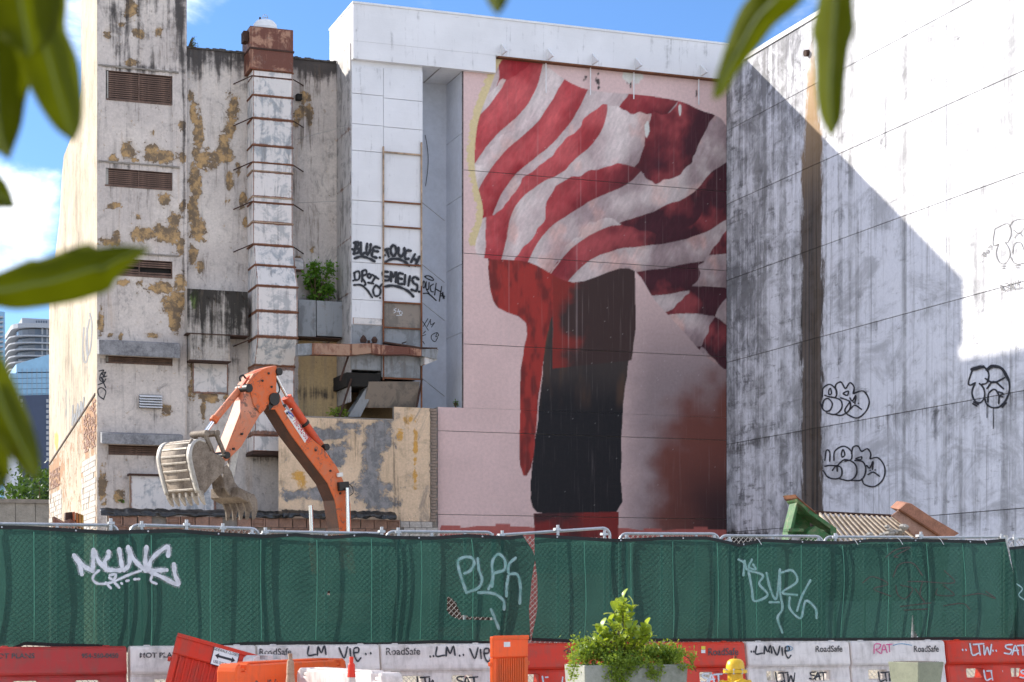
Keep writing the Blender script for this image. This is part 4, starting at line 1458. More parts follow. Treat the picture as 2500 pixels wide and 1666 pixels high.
za = zb(860, 1025)
zh = zb(1010, 997)
xa0, xa1, xa2, xa3 = X_at(680, YA), X_at(962, YA), X_at(1050, YA), X_at(1068, YA)
zlo = zb(900, 1272)
for nm, x0, x1, z1 in (('annex_face', xa0, xa1, za), ('annex_pier', xa1, xa2, zh)):
    me = grid_mesh(nm, lines(x0, x1, 0.09), lines(zlo, z1, 0.09), lambda U, V: np.stack([U, np.full(len(U), YA), V], 1), mask_annex)
    me.materials.append(M['annex'])
    ob = bpy.data.objects.new(nm, me)
    C.objects.link(ob)
    adopt(ob, annex)
MB().box(xa0 + 0.05, xa1, YA + 0.003, YB - 0.004, 0, za - 0.003).build('annex_core', M['concrete'], annex)
MB().box(xa1 + 0.002, xa3, YA + 0.012, YB - 0.004, 0, zh - 0.003).build('pier_core', M['mortar'], annex)
MB().box(X_at(722, YA), xa1 - 0.003, YA + 0.01, YM - 0.01, za + 0.002, za + 0.05).build('annex_top', M['mortar'], annex)
# broken brick edge, brick by brick
bk = MB().box(-0.115, 0.115, -0.05, 0.03, 0, 0.085).mesh('edge_brick')
bk.materials.append(simple('grimy_brick', (0.33, 0.25, 0.2), 0.9, var=0.5, scale=7, dark=(0.15, 0.12, 0.1), bump=0.5))
z = zlo
i = 0
while z < zh - 0.08:
    put_mesh('brick', bk, annex, (xa2 + 0.09 + (0.04 if i % 2 else 0.0) + random.uniform(-0.03, 0.03), YA + 0.01, z), (0, 0, random.uniform(-0.05, 0.05)), (random.uniform(0.75, 1.05), 1, 1))
    z += 0.102
    i += 1
# white blocks at its foot
wb = MB().box(-0.19, 0.19, -0.03, 0.05, 0, 0.185).mesh('foot_block')
wb.materials.append(M['brick_white'])
for r in range(5):
    z = zlo - 0.2 * (r + 1)
    x = X_at(985, YA) + (0.2 if r % 2 else 0)
    while x < xa3 - 0.15:
        put_mesh('block', wb, annex, (x, YA + 0.0 + random.uniform(-0.008, 0.008), z))
        x += 0.4
# strip of hollow clay tiles laid bare along the foot of the old building
strip = thing('clay_tile_course', 'course of broken hollow clay tiles along the foot of the wall', 'wall', (X_at(560, YA - 0.2), YA - 0.2, 0))
YS = YA - 0.25
xs0_, xs1_ = X_at(262, YS), X_at(980, YS)
zs1 = Z_at(600, 1263, YS)
MB().box(xs0_, xs1_, YS + 0.06, YS + 0.2, 0, zs1 - 0.02).build('tile_backing', M['mortar'], strip)
tl = MB()
tl.box(-0.21, 0.21, -0.06, 0.055, 0, 0.035).box(-0.21, 0.21, -0.06, 0.055, 0.26, 0.295).box(-0.21, -0.175, -0.06, 0.055, 0.037, 0.258).box(0.175, 0.21, -0.06, 0.055, 0.037, 0.258)
tl.box(-0.172, 0.172, 0.0, 0.055, 0.037, 0.258).box(-0.172, 0.172, -0.045, -0.002, 0.12, 0.15)
tme = tl.mesh('clay_tile')
tme.materials.append(M['brick'])
tm2 = MB().box(-0.21, 0.21, -0.05, 0.055, 0, 0.295).mesh('clay_tile_plain')
tm2.materials.append(M['brick'])
for r in range(3):
    x = xs0_ + 0.25 + 0.2 * (r % 2)
    while x < xs1_ - 0.2:
        if random.random() > 0.07:
            put_mesh('clay_tile', tme if random.random() < 0.45 else tm2, strip, (x, YS + random.uniform(-0.02, 0.03), zs1 - 0.31 * (r + 1)), (0, random.uniform(-0.02, 0.02), random.uniform(-0.04, 0.04)))
        x += 0.44 + random.uniform(0, 0.02)
# black plastic sheeting on top of it
def sheeting(name, label, px0, px1, pyt, pyb, Y):
    x0, x1 = X_at(px0, Y), X_at(px1, Y)
    pm = (px0 + px1) / 2
    z1, z0 = Z_at(pm, pyt, Y), Z_at(pm, pyb, Y)
    us, vs = np.linspace(0, 1, 120), np.linspace(0, 1, 10)

    def pos(U, V):
        X = x0 + (x1 - x0) * U
        sag = 0.16 * (vnoise(U * 14 + px0, U * 0 + 3.3, 5) - 0.5)
        Z = z0 + sag * (1 - V) + (z1 - z0) * V + 0.10 * (vnoise(U * 25 + px0, U * 0 + 1.2, 6) - 0.5) * V
        Yv = Y - 0.10 - 0.10 * np.sin(V * 3.1) - 0.16 * (vnoise(U * 40 + px0, V * 3 + U * 8, 7) - 0.5) + 0.25 * V
        return np.stack([X, Yv, Z], 1)
    me = grid_mesh(name, us, vs, pos)
    me.materials.append(M['black_tarp'])
    ob = bpy.data.objects.new(name, me)
    C.objects.link(ob)
    md = ob.modifiers.new('thick', 'SOLIDIFY')
    md.thickness = 0.006
    me.polygons.foreach_set('use_smooth', [True] * len(me.polygons))
    return tag(ob, label, 'sheeting')


sheeting('plastic_sheeting', 'black plastic sheeting lying along the clay tiles below the grey tower', 245, 700, 1243, 1262, YS)
sheeting('plastic_sheeting', 'black plastic sheeting rolled along the foot of the ochre wall', 690, 966, 1246, 1266, YS - 0.35)
# stump of masonry and rusty scrap at the foot
st_ = thing('masonry_stump', 'ragged pale masonry stump standing left of the clay tiles', 'masonry', (X_at(262, YS), YS, 0))
for i in range(14):
    z = i * 0.26
    MB().box(X_at(251, YS) + random.uniform(-0.03, 0.05), X_at(275, YS) + random.uniform(-0.08, 0.04), YS - 0.3 + random.uniform(-0.03, 0.03), YS - 0.03, z, z + 0.25).build('stump_course', M['brick_white'], st_, bevel=0.02)
scp = thing('rusty_scrap_heap', 'pile of rusty bent sheet and orange scrap by the sunlit side wall', 'scrap', (X_at(165, 57), 57, 0))
pts = [(127, 1264), (150, 1276), (170, 1268), (186, 1276), (180, 1300), (130, 1300)]
MB().prism([at(a, b, 57) for a, b in pts], (0.1, 0.35, 0.05)).build('bent_sheet', M['rusted_sheet'], scp)
MB().prism([at(a, b, 57.2) for a, b in [(160, 1252), (176, 1250), (182, 1300), (158, 1300)]], (0, 0.3, 0)).build('bent_sheet', M['rust_dark'], scp)
for i, px in enumerate((178, 186, 193, 199)):
    MB().prism([at(px, 1250 + 2 * i, 57.1), at(px + 5, 1250 + 3 * i, 57.1), at(px + 6, 1310, 57.1), at(px + 1, 1310, 57.1)], (0, 0.25, 0)).build('scrap_plate', simple('orange_scrap%d' % i, (0.45, 0.12 + 0.04 * i, 0.05), 0.8, var=0.4), scp)
MB().box(X_at(125, 57.6), X_at(205, 57.6), 57.5, 58.2, 0, Z_at(160, 1290, 57.6)).build('heap_base', M['mortar'], scp, bevel=0.1)

# ================================================================== big white concrete wall on the right
right = thing('white_concrete_wall', 'huge streaked white concrete wall with rows of cast panels and graffiti', 'wall', (XR + 0.4, 48, 0))
m, t, bs = material('streaked_white_concrete')
oc = t.coord('Object')
xyz = t.sep(oc)
Yc, Zc = xyz[1], xyz[2]
mid = t.noise(oc, 1.6, 8, 0.72, 0.5)
big = t.noise(oc, 0.28, 4, 0.6)
st = t.noise(t.scale(oc, (1, 2.6, 0.10)), 1.0, 8, 0.7, 0.2)
st2 = t.noise(t.scale(oc, (1, 7.5, 0.22), (3, 1, 2)), 1.0, 6, 0.7)
hz = t.noise(t.scale(oc, (1, 0.7, 6.5)), 1.0, 6, 0.7, 0.4)
fine = t.noise(oc, 10, 5, 0.7)
c = t.mix(t.ramp(fine, 0.3, 0.75), (0.66, 0.665, 0.715), (0.74, 0.745, 0.79))
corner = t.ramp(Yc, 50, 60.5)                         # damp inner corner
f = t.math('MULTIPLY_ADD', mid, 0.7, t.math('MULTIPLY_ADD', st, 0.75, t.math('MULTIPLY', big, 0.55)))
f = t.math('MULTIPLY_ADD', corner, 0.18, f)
c = t.mix(t.ramp(f, 1.03, 1.34, 0, 0.85), c, (0.085, 0.085, 0.095))
f2 = t.math('MULTIPLY_ADD', hz, 0.9, t.math('MULTIPLY', mid, 0.8))
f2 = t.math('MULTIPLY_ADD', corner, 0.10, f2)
c = t.mix(t.ramp(f2, 0.95, 1.15, 0, 0.78), c, (0.12, 0.12, 0.125))
c = t.mix(t.ramp(st2, 0.53, 0.72, 0, 0.6), c, (0.18, 0.18, 0.19))
band = t.noise(t.scale(oc, (1, 1.5, 0.035), (6, 2, 1)), 1.0, 5, 0.6)
c = t.mix(t.math('MULTIPLY', t.ramp(band, 0.50, 0.64), t.ramp(mid, 0.35, 0.6, 0.25, 0.75)), c, (0.22, 0.22, 0.225))
cloud = t.noise(t.scale(oc, (1, 0.5, 0.9), (1, 7, 3)), 0.9, 8, 0.72, 0.7)
c = t.mix(t.ramp(cloud, 0.46, 0.64, 0, 0.55), c, (0.24, 0.24, 0.25))
# soot lines hanging below the joints
for zj, amt in ((4.28, 0.5), (7.4, 0.75), (10.3, 0.5), (13.2, 0.35), (15.9, 0.3), (18.5, 0.25)):
    below = t.math('MULTIPLY', t.ramp(Zc, zj + 0.02, zj + 0.03, 1, 0), t.ramp(Zc, zj - 0.55, zj, 0, 1))
    c = t.mix(t.math('MULTIPLY', below, t.ramp(t.math('MULTIPLY_ADD', st2, 0.7, t.math('MULTIPLY', mid, 0.6)), 0.55, 0.85, 0, amt)), c, (0.06, 0.055, 0.05))
# the tall brown water stain under the roof outlet
wv = t.math('MULTIPLY', t.math('SUBTRACT', t.noise(t.scale(oc, (1, 1.6, 0.5)), 1.3, 8, 0.75), 0.5), 1.3)
halfw = t.ramp(Zc, 21.0, 15.5, 0.05, 0.72)
dist = t.math('ABSOLUTE', t.math('ADD', t.math('SUBTRACT', Yc, 53.85), wv))
sm_ = t.ramp(t.math('SUBTRACT', dist, halfw), 0.10, -0.14)
sm_ = t.math('MULTIPLY', sm_, t.ramp(Zc, 20.4, 18.5, 0, 1))
stc = t.mix(t.ramp(t.noise(t.scale(oc, (1, 9, 0.12)), 1.0, 5, 0.6), 0.35, 0.65), (0.018, 0.013, 0.010), (0.10, 0.07, 0.046))
stc = t.mix(t.ramp(Zc, 14, 19), stc, (0.36, 0.23, 0.11))
c = t.mix(t.math('MULTIPLY', sm_, 0.93), c, stc)
# foot of the corner: black damp
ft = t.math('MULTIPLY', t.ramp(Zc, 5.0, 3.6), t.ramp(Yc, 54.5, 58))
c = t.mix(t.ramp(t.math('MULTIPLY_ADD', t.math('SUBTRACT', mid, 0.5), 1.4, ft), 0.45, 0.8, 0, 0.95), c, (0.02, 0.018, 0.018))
t.link(c, bs.inputs['Base Color'])
bs.inputs['Roughness'].default_value = 0.85
bs.inputs['Specular IOR Level'].default_value = 0.25
t.link(t.bump(t.math('MULTIPLY_ADD', hz, 0.8, t.math('MULTIPLY', fine, 0.4)), 0.3, 0.02), bs.inputs['Normal'])
M['right'] = m
zj = [0.0, 4.28, 7.4, 10.3, 13.2, 15.9, 18.5, 20.62]
yj = [29.0, 32.0, 39.0, 46.03, 53.12, 60.6]
MB().box(XR + 0.03, XR + 9, 29, 74, 0, 20.6).build('wall_core', simple('dark_joint_concrete', (0.10, 0.10, 0.10), 0.95), right)  # dark concrete core, visible only in the joints between panels
for a, b in zip(zj[:-1], zj[1:]):
    for y0, y1 in zip(yj[:-1], yj[1:]):
        j = random.uniform(-0.004, 0.004)
        MB().box(XR + j, XR + 0.028, y0 + 0.008, y1 - 0.008, a + 0.009, b - 0.009).build('panel', M['right'], right, bevel=0.006)
MB().box(XR - 0.05, XR + 9, 29, 74.5, 20.625, 20.78).build('coping', M['white_clean'], right)
p = atx(1973, 129, XR)
q = MB().tube([(XR + 0.1, p.y, p.z), (XR - 0.12, p.y, p.z - 0.03)], 0.11, 12).build('roof_outlet', M['rust_dark'], right)

# graffiti on it
gx = on_x(XR - 0.006, 0.004)
k6 = 2082 / 850.0
G6 = lambda pts: sc(pts, k6, 1650, 700)
throw = [
    [(875, 660), (880, 610), (920, 585), (960, 620), (955, 660), (920, 660), (890, 650)], [(915, 620), (925, 610), (930, 640), (915, 645), (915, 620)],
    [(960, 640), (955, 590), (985, 570), (1000, 590), (1015, 610), (1040, 575), (1065, 600), (1060, 640)], [(1000, 640), (1030, 625), (1025, 650), (1000, 640)],
    [(1060, 640), (1120, 625), (1155, 680), (1140, 740), (1090, 785), (1035, 770), (1010, 740), (1040, 690)], [(860, 690), (885, 740), (920, 740), (935, 700), (910, 670), (885, 680), (875, 720)],
    [(930, 660), (985, 680), (990, 730), (950, 765), (900, 755)], [(985, 665), (1040, 690), (1035, 740), (990, 770), (950, 765)],
    [(1040, 665), (1055, 685), (1075, 650), (1070, 700)], [(1040, 735), (1070, 710), (1110, 735)], [(1060, 692), (1063, 692)], [(1090, 698), (1093, 698)]]
strokes('graffiti', [G6(p) for p in throw], 3.0, gx, M['black_paint'], right)
throw2 = [
    [(920, 1045), (920, 990), (900, 980), (890, 1040)], [(945, 1040), (950, 985), (1000, 955), (1045, 980), (1050, 1030), (1010, 1045)], [(990, 1000), (1000, 975), (1010, 1005), (995, 1020), (990, 1000)],
    [(1050, 1000), (1060, 960), (1090, 955), (1110, 985), (1145, 970), (1165, 1000), (1160, 1030)], [(1075, 1030), (1110, 1018), (1105, 1035), (1075, 1030)],
    [(1160, 1030), (1210, 1025), (1248, 1080), (1240, 1150), (1190, 1195), (1130, 1185), (1110, 1150)], [(890, 1075), (925, 1070), (985, 1080), (990, 1130), (960, 1150), (910, 1140), (880, 1100)],
    [(960, 1075), (1010, 1035), (1070, 1060), (1080, 1120), (1040, 1160), (980, 1150)], [(1070, 1040), (1120, 1050), (1135, 1100), (1110, 1155), (1050, 1160)],
    [(1140, 1070), (1160, 1085), (1178, 1045), (1175, 1095)], [(1148, 1125), (1180, 1110), (1218, 1135)], [(1160, 1099), (1163, 1099)], [(1190, 1097), (1193, 1097)], [(935, 1100), (960, 1070), (965, 1105)]]
strokes('graffiti', [G6(p) for p in throw2], 3.0, gx, M['black_paint'], right)
strokes('graffiti', [G6(p) for p in [
    [(1775, 490), (1750, 570), (1760, 590), (1790, 575)], [(1775, 490), (1835, 478), (1870, 520), (1860, 575), (1830, 585)], [(1790, 575), (1770, 630), (1785, 680), (1820, 695), (1845, 660), (1840, 610), (1815, 580)],
    [(1855, 500), (1890, 472), (1950, 490), (1990, 560), (1990, 640), (1950, 710), (1900, 725), (1860, 705), (1845, 665)], [(1865, 690), (1870, 640), (1905, 615), (1930, 650), (1930, 700)],
    [(1850, 550), (1900, 575), (1965, 545)], [(1860, 610), (1900, 568), (1960, 612)], [(1775, 700), (1800, 715)], [(1780, 690), (1808, 706)], [(1950, 722), (1975, 695)], [(1940, 715), (1965, 690)],
    [(1930, 630), (1955, 640), (1935, 655), (1955, 660)]]] + [(G6(p), 1.6) for p in [[(1860, 700), (1860, 785)], [(1898, 725), (1898, 850)]]], 3.6, gx, M['black_paint'], right)
strokes('graffiti', [(G6([(1770, 495), (1838, 480)]), 8.0), (G6([(1860, 498), (1900, 478), (1950, 495), (1988, 560)]), 6.0)], 6.0, on_x(XR - 0.02, 0.004), M['black_paint'], right)
k7 = 690 / 220.0
G7 = lambda pts: sc(pts, k7, 2280, 500)
strokes('graffiti', [G7(p) for p in [
    [(465, 185), (565, 145), (590, 220), (565, 285), (545, 290)], [(465, 185), (450, 290), (465, 315), (495, 300)], [(495, 300), (475, 370), (500, 440), (545, 450), (580, 390), (570, 330), (545, 290)],
    [(575, 170), (610, 125), (680, 110), (740, 140), (750, 220)], [(585, 400), (620, 450), (690, 445), (750, 400)], [(600, 370), (615, 300), (660, 290), (690, 350)], [(610, 195), (650, 220), (690, 180)], [(615, 255), (650, 215), (680, 245)],
    [(370, 385), (385, 365), (395, 385), (378, 395)], [(385, 395), (402, 400)], [(400, 360), (410, 345), (420, 360), (405, 372), (400, 360)], [(415, 330), (438, 312), (440, 345)],
    [(520, 470), (548, 468)], [(522, 488), (544, 486)], [(620, 468), (660, 460)], [(625, 484), (655, 478)],
    [(505, 610), (520, 655), (515, 615), (535, 660)], [(545, 600), (575, 610), (550, 630), (578, 640), (548, 662)], [(585, 655), (590, 600), (610, 645), (612, 590)], [(625, 585), (640, 610), (650, 575), (640, 625)], [(605, 650), (680, 632)], [(485, 680), (488, 682)], [(500, 675), (503, 677)]]], 1.7, gx, M['grey_paint'], right)
# ================================================================== excavator
FW = Vector((sn, cs, 0))
RT = Vector((cs, -sn, 0))
PH = R(45)
EH = -math.cos(PH) * RT - math.sin(PH) * FW          # along the arm, towards its tip
EN = math.sin(PH) * RT - math.cos(PH) * FW           # right-hand side of the arm, facing the street
d0 = ray(850, 1300)
EB = EYE + d0 * 46.0


def ex(px, py, off=0.0):
    """pixel on the arm's right-hand side plane, moved 'off' metres to the left of the machine"""
    d = ray(px, py)
    tt = (EB - EYE).dot(EN) / d.dot(EN)
    return EYE + d * tt - EN * off


def worn_paint(name, col, wear=(0.10, 0.075, 0.06), amt=0.5, fade=(0.62, 0.36, 0.27)):
    m, t, bs = material(name)
    oc = t.coord('Object')
    big = t.noise(oc, 1.1, 5, 0.6)
    mid = t.noise(oc, 4.5, 7, 0.7, 0.6)
    fine = t.noise(oc, 22, 4, 0.7)
    c = t.mix(t.ramp(big, 0.42, 0.72, 0, 0.55), col, fade)
    c = t.mix(t.ramp(t.math('MULTIPLY_ADD', fine, 0.4, mid), 0.74, 0.84, 0, amt), c, wear)
    c = t.mix(t.ramp(mid, 0.35, 0.52, 0.3, 0), c, (0.3, 0.2, 0.14))
    scr = t.noise(t.scale(oc, (9, 9, 1.2)), 2.0, 5, 0.7, 0.8)
    c = t.mix(t.ramp(scr, 0.62, 0.68, 0, 0.5), c, (0.16, 0.10, 0.075))
    t.link(c, bs.inputs['Base Color'])
    bs.inputs['Roughness'].default_value = 0.6
    t.link(t.bump(t.math('ADD', mid, fine), 0.12, 0.01), bs.inputs['Normal'])
    return m


M['boom'] = worn_paint('orange_machine_paint', (0.64, 0.115, 0.018), amt=0.75, fade=(0.52, 0.15, 0.06))
M['stick'] = worn_paint('faded_orange_machine_paint', (0.55, 0.16, 0.07), amt=0.85)
M['cyl'] = worn_paint('red_cylinder_paint', (0.62, 0.07, 0.018), amt=0.3, fade=(0.6, 0.09, 0.03))
M['steel'] = simple('dusty_bucket_steel', (0.27, 0.22, 0.175), 0.75, 0.1, var=0.4, scale=3.5, dark=(0.085, 0.062, 0.046), bump=0.4)
M['chrome'] = simple('chromed_rod', (0.75, 0.76, 0.78), 0.15, 0.95, var=0.05, bump=0)
M['grease'] = simple('black_grease', (0.02, 0.018, 0.016), 0.5, var=0.3, bump=0.2)
M['decal_white'] = simple('white_decal', (0.72, 0.71, 0.69), 0.5, var=0.12, scale=9, bump=0)
M['decal_red'] = simple('red_lettering', (0.50, 0.02, 0.04), 0.5, var=0.1, bump=0)
M['decal_blue'] = simple('blue_lettering', (0.05, 0.07, 0.32), 0.5, var=0.1, bump=0)

exv = thing('excavator', 'orange tracked excavator with raised arm, toothed bucket and thumb, behind the green fence', 'excavator', (EB.x + 2.4, EB.y + 3.0, 0))


def exprism(name, pts, w, m, off=0.0, bevel=0.012):
    return MB().prism([ex(a, b, off) for a, b in pts], -EN * w).build(name, m, exv, bevel=bevel)


boom = exprism('boom', [(652, 984), (660, 962), (672, 954), (684, 964), (690, 988), (750, 1062), (791, 1096), (823, 1140), (844, 1186), (856, 1230), (858, 1300), (860, 1390), (834, 1390),
                        (829, 1290), (818, 1222), (800, 1180), (771, 1142), (712, 1064), (672, 1000), (660, 1000)], 0.46, M['boom'])
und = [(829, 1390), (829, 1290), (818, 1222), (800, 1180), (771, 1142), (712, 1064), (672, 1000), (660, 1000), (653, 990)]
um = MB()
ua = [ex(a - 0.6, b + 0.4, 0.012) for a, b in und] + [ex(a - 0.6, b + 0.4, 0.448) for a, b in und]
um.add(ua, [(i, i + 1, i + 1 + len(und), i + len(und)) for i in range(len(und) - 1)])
uo = um.build('boom_underside', simple('dark_brown_underside', (0.085, 0.03, 0.015), 0.8, var=0.5, scale=3, dark=(0.03, 0.016, 0.012), bump=0.3), exv)  # separate strip along the boom's underside, darker brown than its sides
uo['label'] = 'dark brown underside of the boom'
exprism('boom_seam', [(690, 990), (696, 986), (700, 992), (694, 996)], 0.02, M['grease'], -0.004, 0)
# stick
stick = exprism('stick', [(601, 960), (606, 936), (622, 912), (650, 899), (676, 892), (677, 955), (664, 975), (650, 1000), (636, 1014), (592, 1090), (556, 1126), (545, 1122), (553, 1100), (584, 1020), (600, 976)], 0.40, M['stick'], 0.03)
exprism('stick_cheek', [(606, 938), (640, 902), (676, 894), (675, 955), (650, 992), (636, 1010), (620, 990), (612, 960)], 0.03, M['boom'], -0.004)
exprism('stick_fin', [(600, 952), (597, 944), (612, 922), (628, 908), (648, 899), (640, 915), (622, 930), (612, 945)], 0.1, M['cyl'], 0.12)


def cyl(name, a, b, r, m, off, n=14):
    pa, pb = ex(*a, off), ex(*b, off)
    return MB().tube([pa, pb], r, n).build(name, m, exv, smooth=True)


# pivots
for (a, b, r, w) in ((668, 975, 0.15, 0.56), (680, 908, 0.09, 0.3), (606, 948, 0.10, 0.44), (553, 1112, 0.08, 0.5), (796, 1092, 0.08, 0.3)):
    p = ex(a, b, -0.05)
    MB().tube([p, p - EN * w], r, 14).build('pivot_pin', M['grease'], exv, smooth=True)
exprism('grease_patch', [(655, 990), (662, 966), (680, 958), (684, 972), (668, 992), (658, 1004)], 0.01, M['grease'], -0.002, 0)
# stick cylinder on top of the boom
cyl('cylinder_rod', (681, 908), (716, 974), 0.045, M['chrome'], 0.2)
cyl('cylinder_barrel', (715, 972), (792, 1086), 0.105, M['cyl'], 0.2)
cyl('cylinder_collar', (712, 968), (719, 980), 0.13, M['cyl'], 0.2)
cyl('cylinder_collar', (754, 1030), (758, 1036), 0.125, M['grease'], 0.2)
cyl('cylinder_eye', (788, 1080), (798, 1096), 0.12, M['boom'], 0.2)
# bucket cylinder along the stick
cyl('cylinder_barrel', (606, 946), (543, 1022), 0.085, M['stick'], 0.30)
cyl('cylinder_collar', (545, 1018), (539, 1027), 0.10, M['boom'], 0.30)
cyl('cylinder_rod', (541, 1025), (522, 1052), 0.05, M['chrome'], 0.30)
# boom lift cylinders
for off, px in ((-0.16, 837), (0.62, 798)):
    cyl('cylinder_rod', (px + 0, 1192 if off < 0 else 1232), (px + 4, 1330), 0.05, M['chrome'], off)
    cyl('cylinder_barrel', (px + 4, 1325), (px + 12, 1400), 0.09, M['boom'], off)
exprism('lift_bracket', [(822, 1178), (846, 1176), (848, 1196), (824, 1200)], 0.1, M['grease'], -0.1)
# hoses
MB().tube([ex(a, b, 0.2) for a, b in smooth([(798, 1096), (806, 1098), (814, 1110), (822, 1128), (826, 1150), (836, 1172)])], 0.022, 6).build('hose', M['grease'], exv, smooth=True)
MB().tube([ex(a, b, 0.1) for a, b in smooth([(796, 1100), (803, 1106), (808, 1118), (812, 1126)])], 0.03, 6).build('hose', M['wire'], exv, smooth=True)
MB().tube([ex(a, b, 0.2) for a, b in smooth([(600, 930), (598, 920), (606, 915), (612, 922)])], 0.025, 6).build('hose', M['grease'], exv, smooth=True)
MB().tube([ex(a, b, -0.06) for a, b in smooth([(846, 1180), (856, 1190), (858, 1204), (848, 1212)])], 0.012, 5).build('hose', M['grease'], exv, smooth=True)
for dd in (0.10, 0.17, 0.30, 0.37):
    MB().tube([ex(a, b, dd) for a, b in smooth([(690, 984), (722, 1022), (752, 1058), (790, 1092)])], 0.018, 5).build('hose', M['grease'], exv, smooth=True)
for dd in (0.12, 0.3):
    MB().tube([ex(a, b, dd) for a, b in smooth([(682, 968), (690, 950), (684, 930), (676, 915)])], 0.02, 5).build('hose', M['grease'], exv, smooth=True)
for (a, b) in ((700, 1010), (712, 1000), (770, 1100), (806, 1150), (830, 1205), (845, 1240), (640, 930), (655, 912), (662, 945), (590, 1060), (570, 1096)):
    p = ex(a, b, -0.03)
    MB().tube([p, p - EN * 0.05], 0.028, 8).build('bolt', M['grease'], exv)
exprism('work_lamp', [(820, 1156), (832, 1154), (833, 1164), (821, 1166)], 0.08, M['decal_white'], -0.09)
# decal with phone number
pts = [(693, 1004), (700, 999), (752, 1068), (744, 1082)]
q0, q1, q2, q3 = [ex(a, b, -0.006) for a, b in pts]
MB().prism([q0, q1, q2, q3], EN * 0.002).build('decal', M['decal_white'], exv)
xd_ = ((q3 - q0) * 0.5 + (q2 - q1) * 0.5)
ln = xd_.length
xd_.normalize()
yd_ = (q1 - q0 - xd_ * (q1 - q0).dot(xd_)).normalized()
text('decal_number', '786-242-5055', 0.2, q0 + xd_ * ln * 0.36 + yd_ * 0.035 + EN * 0.004, xd_, yd_, M['decal_red'], exv, 0.62, 0.002)
strokes_pts = [(0.06, 0.1), (0.3, 0.16)]
lg = MB()
for i, (u0, u1, v0, v1) in enumerate(((0.05, 0.30, 0.03, 0.055), (0.07, 0.20, 0.065, 0.11), (0.16, 0.30, 0.10, 0.15), (0.22, 0.33, 0.06, 0.085))):
    lg.add([q0 + xd_ * ln * u + yd_ * v + EN * (0.004 + 0.0005 * i) for u, v in ((u0, v0), (u1, v0 + 0.01), (u1 - 0.02, v1), (u0 + 0.02, v1 - 0.01))], [(0, 1, 2, 3)])
lg.build('decal_emblem', M['decal_blue'], exv, fix=False)
# bucket: curved back, two cheeks, ribs, teeth
BW = 1.30
BO = 0.03
back = smooth([(505, 1080), (488, 1075), (474, 1086), (468, 1110), (471, 1135), (478, 1165), (488, 1200)], 4)
cheek = back + [(500, 1206), (506, 1200), (518, 1183), (533, 1168), (548, 1153), (552, 1121), (538, 1112), (524, 1106), (512, 1088)]
for off in (BO - 0.0, BO + BW):
    MB().prism([ex(a, b, off) for a, b in cheek], -EN * 0.04).build('bucket_cheek', M['steel'], exv, bevel=0.01)
sh = MB()
n = len(back)
vi = [ex(a, b, BO + 0.01) for a, b in back] + [ex(a, b, BO + BW + 0.02) for a, b in back]
sh.add(vi, [(i, i + 1, i + 1 + n, i + n) for i in range(n - 1)])
bk_o = sh.build('bucket_back', M['steel'], exv, smooth=True)
md = bk_o.modifiers.new('thick', 'SOLIDIFY')
md.thickness = 0.035
md.offset = 0
# pale wear straps at both edges, and cross ribs
for off in (BO - 0.01, BO + BW - 0.11):
    st2_ = MB()
    cen = np.mean(np.array(cheek), axis=0)
    ob_ = [tuple(np.array(p) + (np.array(p) - np.array([515, 1140])) * 0.05) for p in back]
    va = [ex(a, b, off) for a, b in ob_] + [ex(a, b, off + 0.15) for a, b in ob_]
    st2_.add(va, [(i, i + 1, i + 1 + n, i + n) for i in range(n - 1)])
    q = st2_.build('wear_strap', simple('bright_worn_steel', (0.5, 0.47, 0.43), 0.6, 0.2, var=0.3), exv, smooth=True)
    md = q.modifiers.new('thick', 'SOLIDIFY')
    md.thickness = 0.05
ribm = simple('worn_rib_steel', (0.46, 0.41, 0.35), 0.65, 0.15, var=0.4, dark=(0.2, 0.16, 0.12))
for f in np.linspace(0.16, 0.97, 8):
    i = f * (n - 1)
    i0 = int(i)
    a = np.array(back[i0]) * (1 - (i - i0)) + np.array(back[min(i0 + 1, n - 1)]) * (i - i0)
    tdir = np.array(back[min(i0 + 1, n - 1)]) - np.array(back[i0])
    tdir = tdir / np.linalg.norm(tdir)
    nd = np.array([-tdir[1], tdir[0]])
    if nd.dot(a - np.array([515, 1140])) < 0:
        nd = -nd
    r4 = [a - tdir * 3.2, a + tdir * 3.2, a + tdir * 2.4 + nd * 3.2, a - tdir * 2.4 + nd * 3.2]
    MB().prism([ex(x_, y_, BO + 0.17) for x_, y_ in r4], -EN * (BW - 0.32)).build('rib', ribm, exv, bevel=0.006)
lip = [(486, 1186), (494, 1210), (500, 1208), (494, 1184)]
MB().prism([ex(a, b, BO - 0.02) for a, b in lip], -EN * (BW + 0.06)).build('cutting_edge', M['steel'], exv)
tooth = [(486, 1196), (498, 1196), (500, 1210), (503, 1224), (504, 1234), (497, 1226), (489, 1212)]
for i in range(6):
    MB().prism([ex(a, b, BO - 0.02 + i * (BW - 0.05) / 5) for a, b in tooth], -EN * 0.09).build('tooth', ribm, exv, bevel=0.015)
MB().prism([ex(a, b, BO + 0.1) for a, b in [(470, 1082), (476, 1070), (480, 1072), (478, 1084)]], -EN * 0.05).build('lifting_eye', M['steel'], exv)
